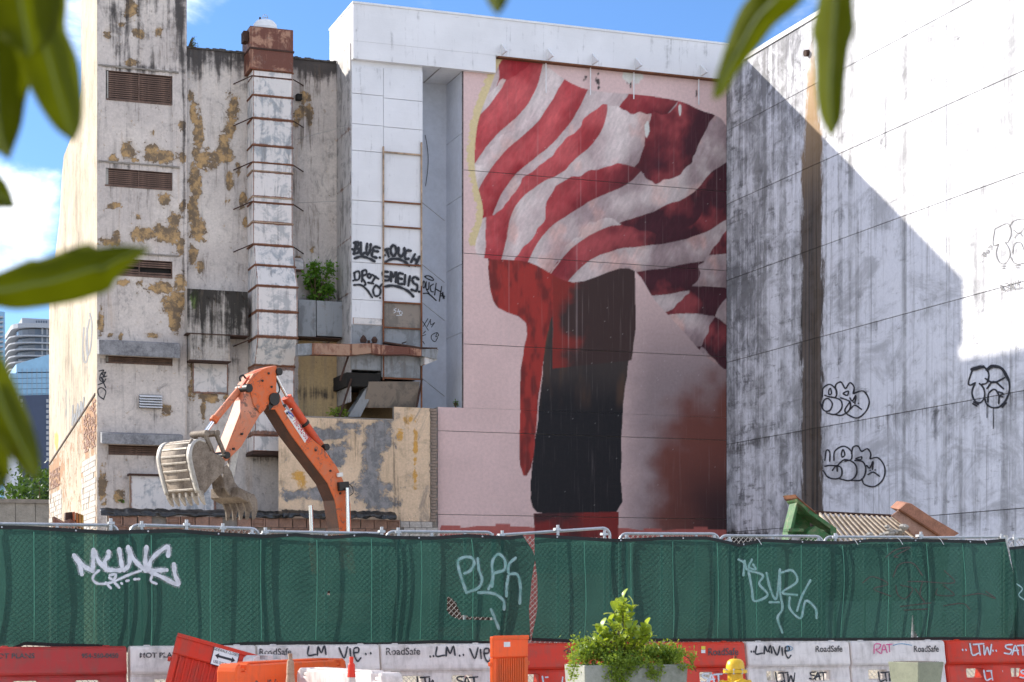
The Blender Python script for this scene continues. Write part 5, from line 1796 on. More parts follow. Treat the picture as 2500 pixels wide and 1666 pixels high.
# linkage
for off in (0.0, 0.42):
    for (a, b, wpx) in (((502, 1058), (520, 1100), 4), ((530, 1060), (553, 1116), 4), ((505, 1058), (530, 1056), 5)):
        t_ = np.array(b) - np.array(a)
        t_ = t_ / np.linalg.norm(t_)
        nn_ = np.array([-t_[1], t_[0]]) * wpx
        MB().prism([ex(*(np.array(a) + nn_), off), ex(*(np.array(b) + nn_), off), ex(*(np.array(b) - nn_), off), ex(*(np.array(a) - nn_), off)], -EN * 0.07).build('link', M['steel'], exv, bevel=0.01)
for (a, b) in ((503, 1058), (529, 1058)):
    p = ex(a, b, -0.04)
    MB().tube([p, p - EN * 0.58], 0.075, 12).build('pivot_pin', M['steel'], exv, smooth=True)
# thumb with five tines
TOf = 0.0
for off in (TOf, TOf + 0.42):
    MB().prism([ex(a, b, off) for a, b in [(548, 1140), (556, 1136), (566, 1152), (574, 1178), (600, 1212), (560, 1210), (548, 1190), (546, 1165)]], -EN * 0.06).build('thumb_arm', M['steel'], exv, bevel=0.01)
MB().prism([ex(a, b, -0.25) for a, b in [(566, 1190), (598, 1206), (606, 1222), (590, 1228), (566, 1215)]], -EN * 1.08).build('thumb_plate', M['steel'], exv, bevel=0.015)
for i in range(5):
    o_ = -0.27 + i * 0.255
    MB().prism([ex(a, b, o_) for a, b in [(583, 1204), (604, 1208), (612, 1224), (613, 1244), (607, 1268), (602, 1270), (600, 1246), (592, 1226)]], -EN * 0.07).build('tine', M['steel'], exv, bevel=0.012)
MB().prism([ex(a, b, 0.14) for a, b in [(573, 1080), (592, 1070), (596, 1086), (580, 1172), (566, 1172), (572, 1110)]], -EN * 0.12).build('thumb_cylinder', simple('pale_cylinder', (0.55, 0.52, 0.47), 0.6, var=0.3), exv, bevel=0.02)
# machine behind the fence: house, cab, counterweight, tracks
hb = EB - EH * 1.6 - EN * 0.3
hb.z = 0
ang = math.atan2(-EH.y, -EH.x)


def local_box(name, u0, u1, v0, v1, z0, z1, m, bev=0.05):
    o_ = MB().box(u0, u1, v0, v1, z0, z1)
    c_, s_ = math.cos(ang), math.sin(ang)
    o_.v = [(hb.x + x * c_ - y * s_, hb.y + x * s_ + y * c_, z) for x, y, z in o_.v]
    return o_.build(name, m, exv, bevel=bev)


for sd in (-1, 1):
    local_box('track', -1.9, 1.9, sd * 1.25 - 0.3, sd * 1.25 + 0.3, 0.0, 0.92, M['grease'], 0.25)
local_box('turntable', -0.7, 0.7, -0.7, 0.7, 0.9, 1.15, M['grease'])
local_box('house', -1.6, 2.3, -1.3, 1.3, 1.15, 2.0, M['rust_dark'], 0.1)
local_box('counterweight', 2.32, 2.8, -1.3, 1.3, 1.2, 2.2, M['rust_dark'], 0.15)
local_box('cab', -1.5, 0.1, 0.35, 1.3, 2.0, 3.0, M['rust_dark'], 0.08)

# ================================================================== scrap screen plant behind the fence
YK = 38.0
grz = thing('scrap_screening_deck', 'scrapped screening deck with green steel end frame, pale bars and rusty chute', 'machinery', (at(2050, 1310, YK).x, YK, 0))
M['green_steel'] = worn_paint('green_machine_paint', (0.014, 0.10, 0.022), wear=(0.07, 0.04, 0.025), amt=0.8, fade=(0.03, 0.14, 0.04))
k4 = 2353 / 700.0
G4 = lambda pts: sc(pts, k4, 1800, 1200)


def gpr(name, pts, Y, dep, m, bev=0.01, par=None):
    return MB().prism([at(a, b, Y) for a, b in G4(pts)], dep).build(name, m, par or grz, bevel=bev)


gpr('end_plate', [(490, 70), (590, 180), (600, 300), (560, 360), (430, 360), (440, 300), (455, 190)], YK + 0.45, (0.0, 0.04, 0), M['green_steel'])
gpr('end_rib', [(480, 30), (495, 70), (450, 250), (432, 330), (415, 420), (445, 420), (455, 340), (480, 220), (510, 80)], YK, (0.05, 0.45, 0), M['green_steel'])
gpr('end_rim', [(480, 25), (500, 50), (600, 150), (680, 205), (760, 265), (815, 300), (815, 420), (765, 420), (765, 310), (700, 262), (590, 185), (500, 85)], YK - 0.1, (0.02, 0.6, 0.02), M['green_steel'])
gpr('end_gusset', [(580, 330), (640, 285), (720, 330), (780, 370), (780, 420), (560, 420)], YK - 0.18, (0, 0.3, 0.0), M['green_steel'])
gpr('end_foot', [(425, 305), (545, 305), (555, 330), (425, 332)], YK - 0.15, (0, 0.3, 0), M['green_steel'])
gpr('rim_edge', [(478, 22), (492, 40), (650, 175), (655, 190), (640, 180), (490, 55)], YK - 0.12, (0, 0.62, 0), M['rust'])
gpr('back_beam', [(640, 158), (1275, 190), (1275, 212), (640, 178)], YK + 1.4, (0, 0.12, 0), M['rust_dark'])
barm = simple('dusty_steel_bar', (0.50, 0.42, 0.33), 0.8, var=0.4, scale=6, dark=(0.22, 0.16, 0.11))
for i in range(15):
    f = i / 14
    a = G4([(670 + 590 * f, 172 + 30 * f)])[0]
    b = G4([(850 + 700 * f, 420)])[0]
    pa, pb = at(*a, YK + 1.35), at(*b, YK - 0.1)
    dz = Vector((0, 0, 0.10))
    dx_ = Vector((0.052, 0, 0))
    MB().prism([pa, pa + dx_, pb + dx_, pb], -dz).build('bar', barm, grz, bevel=0.006)
gpr('chute_side', [(1265, 200), (1330, 150), (1620, 330), (1660, 420), (1500, 420), (1380, 290)], YK + 0.25, (0, 0.05, 0), simple('pinkish_rusty_plate', (0.40, 0.25, 0.19), 0.8, var=0.4, scale=4, dark=(0.2, 0.10, 0.07)))
gpr('chute_plate', [(1330, 150), (1385, 98), (1430, 100), (1600, 215), (1822, 345), (1770, 375), (1690, 410), (1560, 300)], YK + 0.2, (0.05, 0.5, 0.08), simple('rusty_plate', (0.36, 0.17, 0.11), 0.8, var=0.35, scale=4))
gpr('chute_edge', [(1325, 152), (1335, 140), (1690, 372), (1690, 392)], YK + 0.16, (0, 0.06, 0), M['rust'])
gpr('deck_support', [(450, 430), (1750, 430), (1700, 900), (500, 900)], YK + 0.6, (0, 0.8, 0), M['rust_dark'])
for i in range(16):
    a = G4([(random.uniform(1030, 1480), random.uniform(300, 385))])[0]
    p = at(*a, YK + 0.1 + random.uniform(0, 0.3))
    s_ = random.uniform(0.05, 0.12)
    v = MB()
    v.lathe([(s_ * 0.5, p.z), (s_, p.z + s_ * 0.5), (s_ * 0.6, p.z + s_)], p.x, p.y, 6)
    v.build('rubble_lump', M['concrete'], grz)

# ================================================================== fence
YF = 28.0


def fx(px, Y=YF):
    return at(px, 1400, Y).x


def fab_y(X, Z, sheet=0):
    """how the cloth hangs: it bellies between the ties"""
    b = 0.035 * np.sin(X * 1.9 + 0.7 * sheet) + 0.022 * np.sin(X * 5.3 + Z * 1.1 + sheet) + 0.012 * np.sin(X * 11.0 - Z * 2.2)
    v = np.clip((Z - 1.0) / 1.9, 0, 1)
    b = b + 0.008 * np.sin(X * 7.0 + Z * 9.0) * np.clip((Z - 2.2) / 0.6, 0, 1) + 0.008 * np.sin(X * 6.0 - Z * 11.0) * np.clip((1.6 - Z) / 0.5, 0, 1)
    return YF - (0.05 + b) * np.sin(np.pi * v) - 0.03 - 0.05 * (1 - v) ** 3 * np.sin(X * 4.1 + 1) - 0.02 * np.sin(Z * 3.2 + X * 0.8)


def cloth_mat(name):
    m, t, bs = material(name)
    oc = t.coord('Object')
    big = t.noise(oc, 0.7, 5, 0.65, 0.4)
    mid = t.noise(t.scale(oc, (1, 1, 2.5)), 5, 6, 0.7, 0.5)
    weave = t.noise(t.scale(oc, (60, 60, 140)), 1.0, 2, 0.6)
    c = t.mix(t.ramp(big, 0.3, 0.7), (0.022, 0.068, 0.057), (0.031, 0.088, 0.072))
    c = t.mix(t.ramp(mid, 0.55, 0.8, 0, 0.35), c, (0.035, 0.115, 0.075))
    c = t.mix(t.ramp(weave, 0.35, 0.65, 0.35, 0.0), c, (0.008, 0.05, 0.035))
    t.link(c, bs.inputs['Base Color'])
    bs.inputs['Roughness'].default_value = 0.75
    bs.inputs['Specular IOR Level'].default_value = 0.2
    tr = t.new('ShaderNodeBsdfTranslucent')
    t.link(c, tr.inputs['Color'])
    mx = t.new('ShaderNodeMixShader')
    mx.inputs[0].default_value = 0.42
    t.link(bs.outputs[0], mx.inputs[1])
    t.link(tr.outputs[0], mx.inputs[2])
    tp = t.new('ShaderNodeBsdfTransparent')
    tp.inputs['Color'].default_value = (0.5, 0.85, 0.7, 1)
    mx2 = t.new('ShaderNodeMixShader')
    mx2.inputs[0].default_value = 0.08
    t.link(mx.outputs[0], mx2.inputs[1])
    t.link(tp.outputs[0], mx2.inputs[2])
    out = next(n for n in m.node_tree.nodes if n.type == 'OUTPUT_MATERIAL')
    t.link(mx2.outputs[0], out.inputs['Surface'])
    t.link(t.bump(t.math('MULTIPLY_ADD', big, 2.0, mid), 0.6, 0.05), bs.inputs['Normal'])
    return m


M['cloth'] = cloth_mat('green_shade_cloth')
M['hem'] = simple('black_hem_tape', (0.014, 0.017, 0.017), 0.7, var=0.3, bump=0.1)

top_px = [(-60, 1284), (60, 1286), (160, 1292), (260, 1298), (330, 1296), (430, 1294), (520, 1301), (640, 1308), (720, 1304), (800, 1311), (890, 1304), (960, 1311), (1060, 1312), (1140, 1306), (1240, 1312), (1275, 1308)]
bot_px = [(-60, 1596), (20, 1590), (60, 1572), (140, 1576), (240, 1578), (340, 1590), (440, 1588), (600, 1572), (760, 1570), (900, 1574), (1060, 1568), (1200, 1570), (1290, 1560)]
top2_px = [(1304, 1306), (1400, 1312), (1500, 1318), (1540, 1317), (1610, 1313), (1720, 1312), (1760, 1320), (1800, 1330), (1860, 1318), (1960, 1322), (2060, 1324), (2120, 1318), (2260, 1318), (2400, 1322), (2452, 1317)]
bot2_px = [(1296, 1562), (1400, 1566), (1520, 1563), (1680, 1564), (1900, 1562), (2100, 1562), (2300, 1560), (2480, 1562)]
top3_px = [(2460, 1338), (2520, 1332), (2620, 1334), (2820, 1330), (3060, 1334)]
bot3_px = [(2478, 1560), (2560, 1562), (2760, 1560), (3060, 1558)]


def cloth_sheet(name, label, tp, bp_, idx, holes=(), lpx=None, rpx=None):
    U = np.linspace(0, 1, int((tp[-1][0] - tp[0][0]) / 4) + 4)
    V = np.linspace(0, 1, 76)
    tz = np.array([at(a, b, YF).z for a, b in tp])
    tx = np.array([fx(a) for a, b in tp])
    bz = np.array([at(a, b, YF).z for a, b in bp_])
    bx_ = np.array([fx(a) for a, b in bp_])
    xl = (lambda v: np.interp(v, [0, 1], [bx_[0], tx[0]])) if lpx is None else (lambda v: np.interp(v, [p[0] for p in lpx], [fx(p[1]) for p in lpx]))
    xr = (lambda v: np.interp(v, [0, 1], [bx_[-1], tx[-1]])) if rpx is None else (lambda v: np.interp(v, [p[0] for p in rpx], [fx(p[1]) for p in rpx]))

    def pos(u, v):
        XL, XR_ = float(np.mean(tx[:1])), float(np.mean(tx[-1:]))
        X = XL + (XR_ - XL) * u + (xl(v) - XL) * (1 - u) ** 18 + (xr(v) - XR_) * u ** 18
        zt_ = np.interp(X, tx, tz)
        zb_ = np.interp(X, bx_, bz)
        Z = zb_ + (zt_ - zb_) * v
        return np.stack([X, fab_y(X, Z, idx), Z], 1)

    def skip(u, v):
        p_ = pos(u, v)
        qx, qy = pix_np(p_[:, 0], p_[:, 1], p_[:, 2])
        r = np.zeros(len(u), bool)
        for h in holes:
            r |= inside(qx, qy, h)
        return r
    root = thing(name, label, 'privacy screen', (float((tx[0] + tx[-1]) / 2), YF, 1.0))
    me = grid_mesh('cloth', U, V, pos, None, skip)
    me.materials.append(M['cloth'])
    me.polygons.foreach_set('use_smooth', [True] * len(me.polygons))
    ob = bpy.data.objects.new('cloth', me)
    C.objects.link(ob)
    adopt(ob, root)
    for (v0, v1, nm) in ((0.975, 1.008, 'top_hem'), (-0.012, 0.018, 'bottom_hem')):
        def hp(u, v):
            p_ = pos(u, v)
            p_[:, 1] -= 0.006
            return p_
        me = grid_mesh(nm, U, np.array([v0, (v0 + v1) / 2, v1]), hp)
        me.materials.append(M['hem'])
        ob = bpy.data.objects.new(nm, me)
        C.objects.link(ob)
        adopt(ob, root)
    # stitched seams, paler than the cloth
    nx = int((tx[-1] - tx[0]) / 0.78)
    for i in range(1, nx):
        u = i / nx + random.uniform(-0.01, 0.01)
        vs_ = np.linspace(0.03, 0.96, 40)
        p_ = pos(np.full(40, u), vs_)
        p_[:, 1] -= 0.003
        MB().tube([tuple(a) for a in p_], 0.0065, 4, cap=False).build('seam', M['seam'], root, fix=False)
    ng = int((tx[-1] - tx[0]) / 1.1)
    for i in range(ng + 1):
        u = (i + 0.35) / (ng + 1)
        p_ = pos(np.array([u]), np.array([0.992]))[0]
        MB().tube([(p_[0], p_[1] - 0.008, p_[2]), (p_[0], p_[1] - 0.016, p_[2])], 0.013, 8).build('grommet', M['galv'], root)
    return root


M['seam'] = simple('pale_green_stitching', (0.10, 0.32, 0.22), 0.7, var=0.2, bump=0)
hole = [(1093, 1459), (1100, 1458), (1112, 1470), (1124, 1496), (1130, 1504), (1205, 1506), (1205, 1513), (1120, 1513), (1100, 1503), (1090, 1490)]
hole2 = [(798, 1445), (803, 1443), (804, 1452), (799, 1452)]
shA = cloth_sheet('privacy_screen', 'long dark green privacy cloth with white tag and a torn slit, on the chain-link fence', top_px, bot_px, 0, (hole, hole2),
                  rpx=[(0, 1294), (0.3, 1286), (0.55, 1290), (0.7, 1297), (0.78, 1302), (0.86, 1296), (1.0, 1275)])
hole3 = [(2225, 1543), (2229, 1500), (2233, 1540), (2244, 1562), (2222, 1566)]
shB = cloth_sheet('privacy_screen', 'dark green privacy cloth with faded tags, hung in front of the scrap machinery', top2_px, bot2_px, 2, (hole3,),
                  lpx=[(0, 1296), (0.3, 1306), (0.6, 1306), (0.8, 1301), (1.0, 1304)], rpx=[(0, 2484), (0.3, 2478), (0.7, 2466), (1.0, 2452)])
shC = cloth_sheet('privacy_screen', 'next stretch of green cloth, starting beyond the bare fence post', top3_px, bot3_px, 4)


def on_cloth(idx):
    def f(px, py, lift=0.0):
        p = at(px, py, YF - 0.08)
        yy = float(fab_y(np.array([p.x]), np.array([p.z]), idx)[0]) - 0.012 - lift
        return at(px, py, yy)
    return f


kA = 2353 / 320.0
GA = lambda pts: sc(pts, kA, 140, 1310)
strokes('graffiti', [GA(p) for p in [
    [(300, 340), (400, 520), (440, 680)], [(340, 390), (480, 530), (620, 620)], [(650, 240), (640, 480), (635, 620)], [(660, 260), (740, 440), (870, 600)], [(920, 270), (920, 350), (850, 450), (870, 580), (940, 600)],
    [(900, 600), (1080, 610), (1180, 600)], [(1110, 230), (1140, 420), (1170, 600)], [(1270, 190), (1300, 380), (1280, 520), (1200, 610)], [(1280, 220), (1380, 420), (1580, 620)], [(1600, 190), (1580, 400), (1580, 620)],
    [(1990, 350), (1990, 190), (1850, 260), (1680, 430), (1640, 600)], [(1600, 610), (1800, 610), (1960, 605)], [(1680, 640), (1900, 740), (2170, 870), (2110, 680), (2090, 500)]]] +
    [(GA(p), 6.0) for p in [[(750, 610), (660, 690), (640, 780), (740, 850), (960, 830), (1260, 700), (1500, 615)], [(870, 830), (960, 930)], [(1000, 800), (1110, 920)], [(940, 700), (1050, 680), (1010, 780), (930, 740)], [(1700, 700), (1680, 800), (1780, 850)], [(1150, 840), (1160, 850)], [(1240, 800), (1280, 790)], [(1380, 770), (1470, 765)]]],
        10.5, on_cloth(0), M['thin_white'] if 'thin_white' in M else M['white_paint'], shA)
M['faint'] = simple('faint_white_spray', (0.30, 0.42, 0.42), 0.7, var=0.35, scale=12, dark=(0.08, 0.24, 0.19), bump=0)
kB = 1568 / 230.0
GB = lambda pts: sc(pts, kB, 1090, 1330)
strokes('graffiti', [GB(p) for p in [[(330, 790), (250, 560), (190, 290), (300, 210), (420, 220), (460, 310), (400, 430), (300, 480)], [(520, 230), (540, 420), (590, 580), (530, 720), (330, 800)],
                                     [(700, 740), (770, 560), (760, 300), (860, 160), (970, 260), (960, 420), (790, 490), (760, 700)], [(530, 800), (700, 800), (840, 840), (950, 940), (960, 1080)], [(1150, 220), (1040, 330), (1040, 480), (1180, 500), (1230, 700), (1220, 980)], [(1030, 520), (1000, 700), (1000, 860)], [(740, 1080), (800, 1220), (870, 1400)]]],
        6.5, on_cloth(0), M['faint'], shA)
kD = 2353 / 700.0
GD = lambda pts: sc(pts, kD, 1800, 1200)
strokes('graffiti', [GD(p) for p in [[(90, 640), (120, 800), (140, 900), (250, 850), (180, 760), (210, 690), (100, 650)], [(240, 670), (270, 800), (320, 880), (350, 640)], [(350, 640), (350, 820), (370, 960), (330, 1040), (370, 1160)], [(350, 670), (450, 650), (490, 740), (370, 830), (490, 850)], [(600, 730), (530, 860), (490, 980)], [(430, 870), (430, 960), (520, 1040), (560, 900), (640, 960), (650, 1040)], [(265, 910), (340, 910)], [(60, 570), (50, 690)], [(10, 560), (60, 590), (75, 640)], [(120, 560), (95, 620), (150, 640), (130, 600)]]],
        5.5, on_cloth(2), M['faint'], shB)
strokes('graffiti', [GD(p) for p in [[(1220, 540), (1300, 480), (1420, 460), (1290, 530), (1320, 540)], [(1030, 750), (1110, 700), (1240, 760), (1120, 800), (1260, 860)], [(1280, 700), (1330, 600), (1440, 590), (1520, 690)], [(1300, 770), (1320, 850), (1380, 880), (1440, 800), (1340, 770)], [(1400, 740), (1520, 740), (1780, 750), (1700, 650)], [(1520, 740), (1500, 850), (1540, 910), (1460, 800)], [(1640, 800), (1640, 850), (1780, 850), (1690, 770)], [(1340, 945), (1590, 915)], [(1370, 975), (1560, 965)], [(1850, 860), (2000, 840), (2120, 880), (2040, 820)], [(1690, 940), (1850, 920), (1910, 970)]]],
        2.4, on_cloth(2), M['maroon_paint'], shB)
strokes('graffiti', [GD(p) for p in [[(2295, 760), (2340, 800), (2310, 850), (2353, 890)]]], 3, on_cloth(4), M['faint'], shC)
# zip ties
for px in (1845, 2080, 2190, 2290, 2395):
    p = at(px, 1313, YF - 0.07)
    MB().tube([p, p + Vector((0.04, -0.03, -0.04)), p + Vector((0.09, -0.04, -0.12))], 0.005, 4).build('zip_tie', M['white_clean'], shB)

# fence panels of galvanised tube and chain link
YP = YF + 0.16
panels = [(-25, 288, 1279, 1283), (318, 632, 1282, 1291), (635, 940, 1298, 1303), (943, 1206, 1298, 1300), (1208, 1489, 1306, 1290), (1513, 1755, 1303, 1304), (1757, 2008, 1308, 1310), (2012, 2232, 1311, 1312), (2235, 2453, 1313, 1312), (2458, 2700, 1314, 1316), (2703, 2880, 1317, 1319), (2883, 3062, 1319, 1321)]
adj = ['beside the low concrete wall', 'below the grey tower', 'below the excavator boom', 'below the ochre annex', 'tilted up below the dark painted slab', 'below the smoky red corner of the mural', 'below the foot of the white concrete wall', 'in front of the green steel end frame', 'in front of the rusty chute', 'right of the bare fence post', 'second one beyond the bare fence post', 'third one beyond the bare fence post']
pitch = 0.062
cnt_post = 0
for i, (a, b, ta, tb) in enumerate(panels):
    x0, x1 = fx(a, YP), fx(b, YP)
    z0, z1 = at(a, ta, YP).z, at(b, tb, YP).z
    zlow = 0.06
    root = thing('chain_link_panel', 'galvanised chain-link fence panel with rounded tube frame, %s' % adj[i], 'fence panel', ((x0 + x1) / 2, YP, 0), 'chain-link panels of the site fence')
    rr = 0.12
    pth = [(x0, YP, zlow), (x0, YP, z0 - rr)]
    for g in np.linspace(0.2, 1, 5):
        pth.append((x0 + rr * (1 - math.cos(g * math.pi / 2)), YP, z0 - rr + rr * math.sin(g * math.pi / 2)))
    for g in np.linspace(0, 0.8, 5):
        pth.append((x1 - rr + rr * math.sin(g * math.pi / 2), YP, z1 - rr + rr * math.cos(g * math.pi / 2)))
    pth += [(x1, YP, z1 - rr), (x1, YP, zlow)]
    MB().tube(pth, 0.024, 8).build('frame', M['galv'], root, smooth=True)
    MB().tube([(x0, YP, zlow + 0.05), (x1, YP, zlow + 0.05)], 0.02, 6).build('bottom_rail', M['galv'], root)
    zt0 = min(z0, z1) - 0.02
    wm = MB()
    wid, hgt = x1 - x0, zt0 - zlow
    r_ = 0.0034

    def wire(xa, za, xb, zb_, dy):
        p, q = Vector((xa, YP + dy, za)), Vector((xb, YP + dy, zb_))
        t_ = (q - p).normalized()
        n_ = Vector((t_.z, 0, -t_.x)) * r_ * 1.3
        y_ = Vector((0, r_ * 1.5, 0))
        wm.add([p + n_, p - n_ * 0.5 + y_, p - n_ * 0.5 - y_, q + n_, q - n_ * 0.5 + y_, q - n_ * 0.5 - y_], [(0, 1, 4, 3), (1, 2, 5, 4), (2, 0, 3, 5)])
    s_ = -hgt
    while s_ < wid:
        # rising wires z = (x - s)
        xa = max(0.0, s_)
        xb = min(wid, s_ + hgt)
        wire(x0 + xa, zlow + xa - s_, x0 + xb, zlow + xb - s_, 0.0025)
        wire(x1 - xa, zlow + xa - s_, x1 - xb, zlow + xb - s_, -0.0025)
        s_ += pitch * 1.414
    wo_ = wm.build('chain_link', M['wire'], root, fix=False)
    wo_['kind'] = 'stuff'
    # uprights clamped to the panel, standing a little above the rail
    offs = [0.06, 0.5, 0.94] if i % 2 == 0 else [0.08, 0.40, 0.72, 0.97]
    for f in offs:
        f += random.uniform(-0.03, 0.03)
        xx = x0 + wid * f
        zt_ = z0 + (z1 - z0) * f + random.choice([-0.02, -0.02, 0.06, 0.1])
        MB().tube([(xx, YP - 0.052, zlow - 0.05), (xx + random.uniform(-0.02, 0.02), YP - 0.052, zt_)], 0.026, 8).build('upright', M['galv'], root, smooth=True)
        MB().box(xx - 0.045, xx + 0.045, YP - 0.085, YP + 0.03, zt_ - 0.09, zt_ - 0.05).build('clamp', M['galv'], root)
tag(MB().tube([(fx(2455, YP - 0.05), YP - 0.06, 0), (fx(2455, YP - 0.05), YP - 0.06, at(2455, 1308, YP).z)], 0.035, 8).build('fence_post', simple('pale_post', (0.6, 0.58, 0.54), 0.7, var=0.2)), 'bare pale fence post standing in the gap between two green cloths', 'post')
# ================================================================== traffic barriers
YBR = 27.45


def barrier(px0, px1, mname, label, ztop=1.10, Y=YBR, sx_hole=0.36, rot=0.0):
    x0, x1 = fx(px0, Y - 0.15) + 0.008, fx(px1, Y - 0.15) - 0.008
    L = x1 - x0
    h = L / 2
    root = thing('water_barrier', label, 'barrier', (0, 0, 0), 'water-filled barriers along the fence')
    prof_ = [(0.30, 0.0), (0.30, 0.12), (0.265, 0.16), (0.235, 0.30), (0.20, 0.46), (0.165, 0.62), (0.150, 0.675), (0.195, 0.715), (0.20, 0.76), (0.185, 0.80), (0.165, 0.90), (0.15, 1.02), (0.135, 1.075), (0.09, 1.10)]
    zs = [p[1] * ztop / 1.10 for p in prof_]
    hw = 0.17
    hx = [(-0.22 * L - hw, -0.22 * L + hw), (0.22 * L - hw, 0.22 * L + hw)]
    hz = (zs[4], zs[5])
    us = sorted({-h, -h + 0.03, h - 0.03, h, *[v for a in hx for v in a], *[round(v, 4) for a in hx for v in (a[0] - 0.05, a[1] + 0.05)], 0.0})
    zi = list(range(len(prof_)))

    def dep(u, i):
        d = prof_[i][0]
        if 2 <= i <= 6:
            for a in hx:
                if a[0] - 0.051 < u < a[1] + 0.051:
                    d -= 0.045 if a[0] - 0.001 <= u <= a[1] + 0.001 else 0.02
        if abs(u) > h - 0.001:
            d -= 0.02
        return d
    b = MB()
    for sgn in (-1, 1):
        vs = [(u, sgn * dep(u, i), zs[i]) for i in zi for u in us]
        nu = len(us)
        fs = []
        for i in zi[:-1]:
            for j in range(nu - 1):
                uc = (us[j] + us[j + 1]) / 2
                if i == 4 and any(a[0] < uc < a[1] for a in hx):
                    continue
                fs.append((i * nu + j, i * nu + j + 1, (i + 1) * nu + j + 1, (i + 1) * nu + j))
        b.add(vs, fs)
    # top, ends, tunnels
    nz = len(zs)
    for j in range(len(us) - 1):
        b.add([(us[j], -dep(us[j], nz - 1), zs[-1]), (us[j + 1], -dep(us[j + 1], nz - 1), zs[-1]), (us[j + 1], dep(us[j + 1], nz - 1), zs[-1]), (us[j], dep(us[j], nz - 1), zs[-1])], [(0, 1, 2, 3)])
    for u in (-h, h):
        for i in zi[:-1]:
            b.add([(u, -dep(u, i), zs[i]), (u, dep(u, i), zs[i]), (u, dep(u, i + 1), zs[i + 1]), (u, -dep(u, i + 1), zs[i + 1])], [(0, 1, 2, 3)])
    for a in hx:
        d0_, d1_ = dep(a[0], 4), dep(a[0], 5)
        c0, c1 = hz
        for (u0, z0, e0, u1, z1, e1) in ((a[0], c0, d0_, a[1], c0, d0_), (a[0], c1, d1_, a[1], c1, d1_), (a[0], c0, d0_, a[0], c1, d1_), (a[1], c0, d0_, a[1], c1, d1_)):
            b.add([(u0, -e0, z0), (u1, -e1, z1), (u1, e1, z1), (u0, e0, z0)], [(0, 1, 2, 3)])
    me = b.mesh('shell')
    bm = bmesh.new()
    bm.from_mesh(me)
    bmesh.ops.remove_doubles(bm, verts=bm.verts, dist=0.0006)
    bmesh.ops.recalc_face_normals(bm, faces=bm.faces)
    es = [e for e in bm.edges if len(e.link_faces) == 2 and e.calc_face_angle(0) > 0.35]
    bmesh.ops.bevel(bm, geom=es, offset=0.012, segments=2, affect='EDGES', clamp_overlap=True)
    bm.to_mesh(me)
    bm.free()
    me.polygons.foreach_set('use_smooth', [True] * len(me.polygons))
    try:
        me.set_sharp_from_angle(angle=R(35))
    except Exception:
        pass
    me.materials.append(M[mname])
    o = bpy.data.objects.new('shell', me)
    C.objects.link(o)
    o.parent = root
    for u in (-h * 0.72, h * 0.72):
        MB().lathe([(0.05, zs[-1] - 0.005), (0.05, zs[-1] + 0.012), (0.03, zs[-1] + 0.016)], u, 0, 10).build('filler_cap', M[mname], root)
    root.location = ((x0 + x1) / 2, Y, 0)
    root.rotation_euler = (0, 0, rot)
    return root, (x0 + x1) / 2, zs, prof_


def front_map(root, Y, slope=True):
    """pixel -> barrier-local point on its front face"""
    def f(px, py, lift=0.0):
        p = at(px, py, Y - 0.165)
        z = p.z
        if z > 0.74:
            d = np.interp(z, [0.76, 0.80, 0.90, 1.02, 1.075], [0.20, 0.185, 0.165, 0.15, 0.135])
        else:
            d = np.interp(z, [0.16, 0.30, 0.46, 0.62], [0.22, 0.19, 0.155, 0.12]) + 0.02
        p = at(px, py, Y - d - 0.012 - lift)
        return Vector((p.x, p.y, p.z)) - Vector(root.location)
    return f


def btext(root, body, px, py, hpx, m, sx=1.0, bold=0.003, Y=YBR):
    f = front_map(root, Y)
    a, b = f(px, py), f(px, py - hpx)
    yd = (b - a).normalized()
    size = (b - a).length / 0.70
    o = text('lettering', body, size, a, (1, 0, 0), yd, m, None, sx, bold)
    o.parent = root
    return o


def bstroke(root, polys, wpx, m, Y=YBR):
    groups = []
    for p in polys:
        a = np.array(p)
        bb = [a[:, 0].min(), a[:, 0].max(), a[:, 1].min(), a[:, 1].max()]
        for g in groups:
            c_ = g[0]
            if bb[0] < c_[1] + 3 and bb[1] > c_[0] - 3 and bb[2] < c_[3] + 3 and bb[3] > c_[2] - 3:
                g[0] = [min(c_[0], bb[0]), max(c_[1], bb[1]), min(c_[2], bb[2]), max(c_[3], bb[3])]
                g[1].append(p)
                break
        else:
            groups.append([bb, [p]])
    for g in groups:
        o = strokes('graffiti', g[1], wpx, front_map(root, Y), m, None)
        o.parent = root


L_LM = [[(0, 0), (-2, 22), (18, 20)], [(22, 22), (24, 0), (32, 16), (40, -2), (44, 20)]]
L_VIE = [[(0, 2), (12, 26), (20, 0)], [(26, 4), (28, 26)], [(34, 14), (46, 12), (46, 2), (36, 4), (36, 20), (44, 34), (52, 26)]]
L_LTW = [[(0, 0), (6, 26), (20, 22)], [(8, 2), (32, 0)], [(20, 2), (24, 26)], [(32, 4), (34, 26), (40, 8), (46, 26), (50, 2)]]
L_SAT = [[(18, 0), (2, 2), (4, 10), (16, 14), (12, 24), (-2, 22)], [(18, 26), (26, 2), (34, 26)], [(20, 16), (34, 15)], [(32, 3), (54, 1)], [(44, 2), (46, 27)]]


def place(L, ox, oy, k):
    return [[(ox + a * k, oy + b * k) for a, b in p] for p in L]


def dots(*pts):
    return [[(a, b), (a + 0.6, b + 2.5)] for a, b in pts]


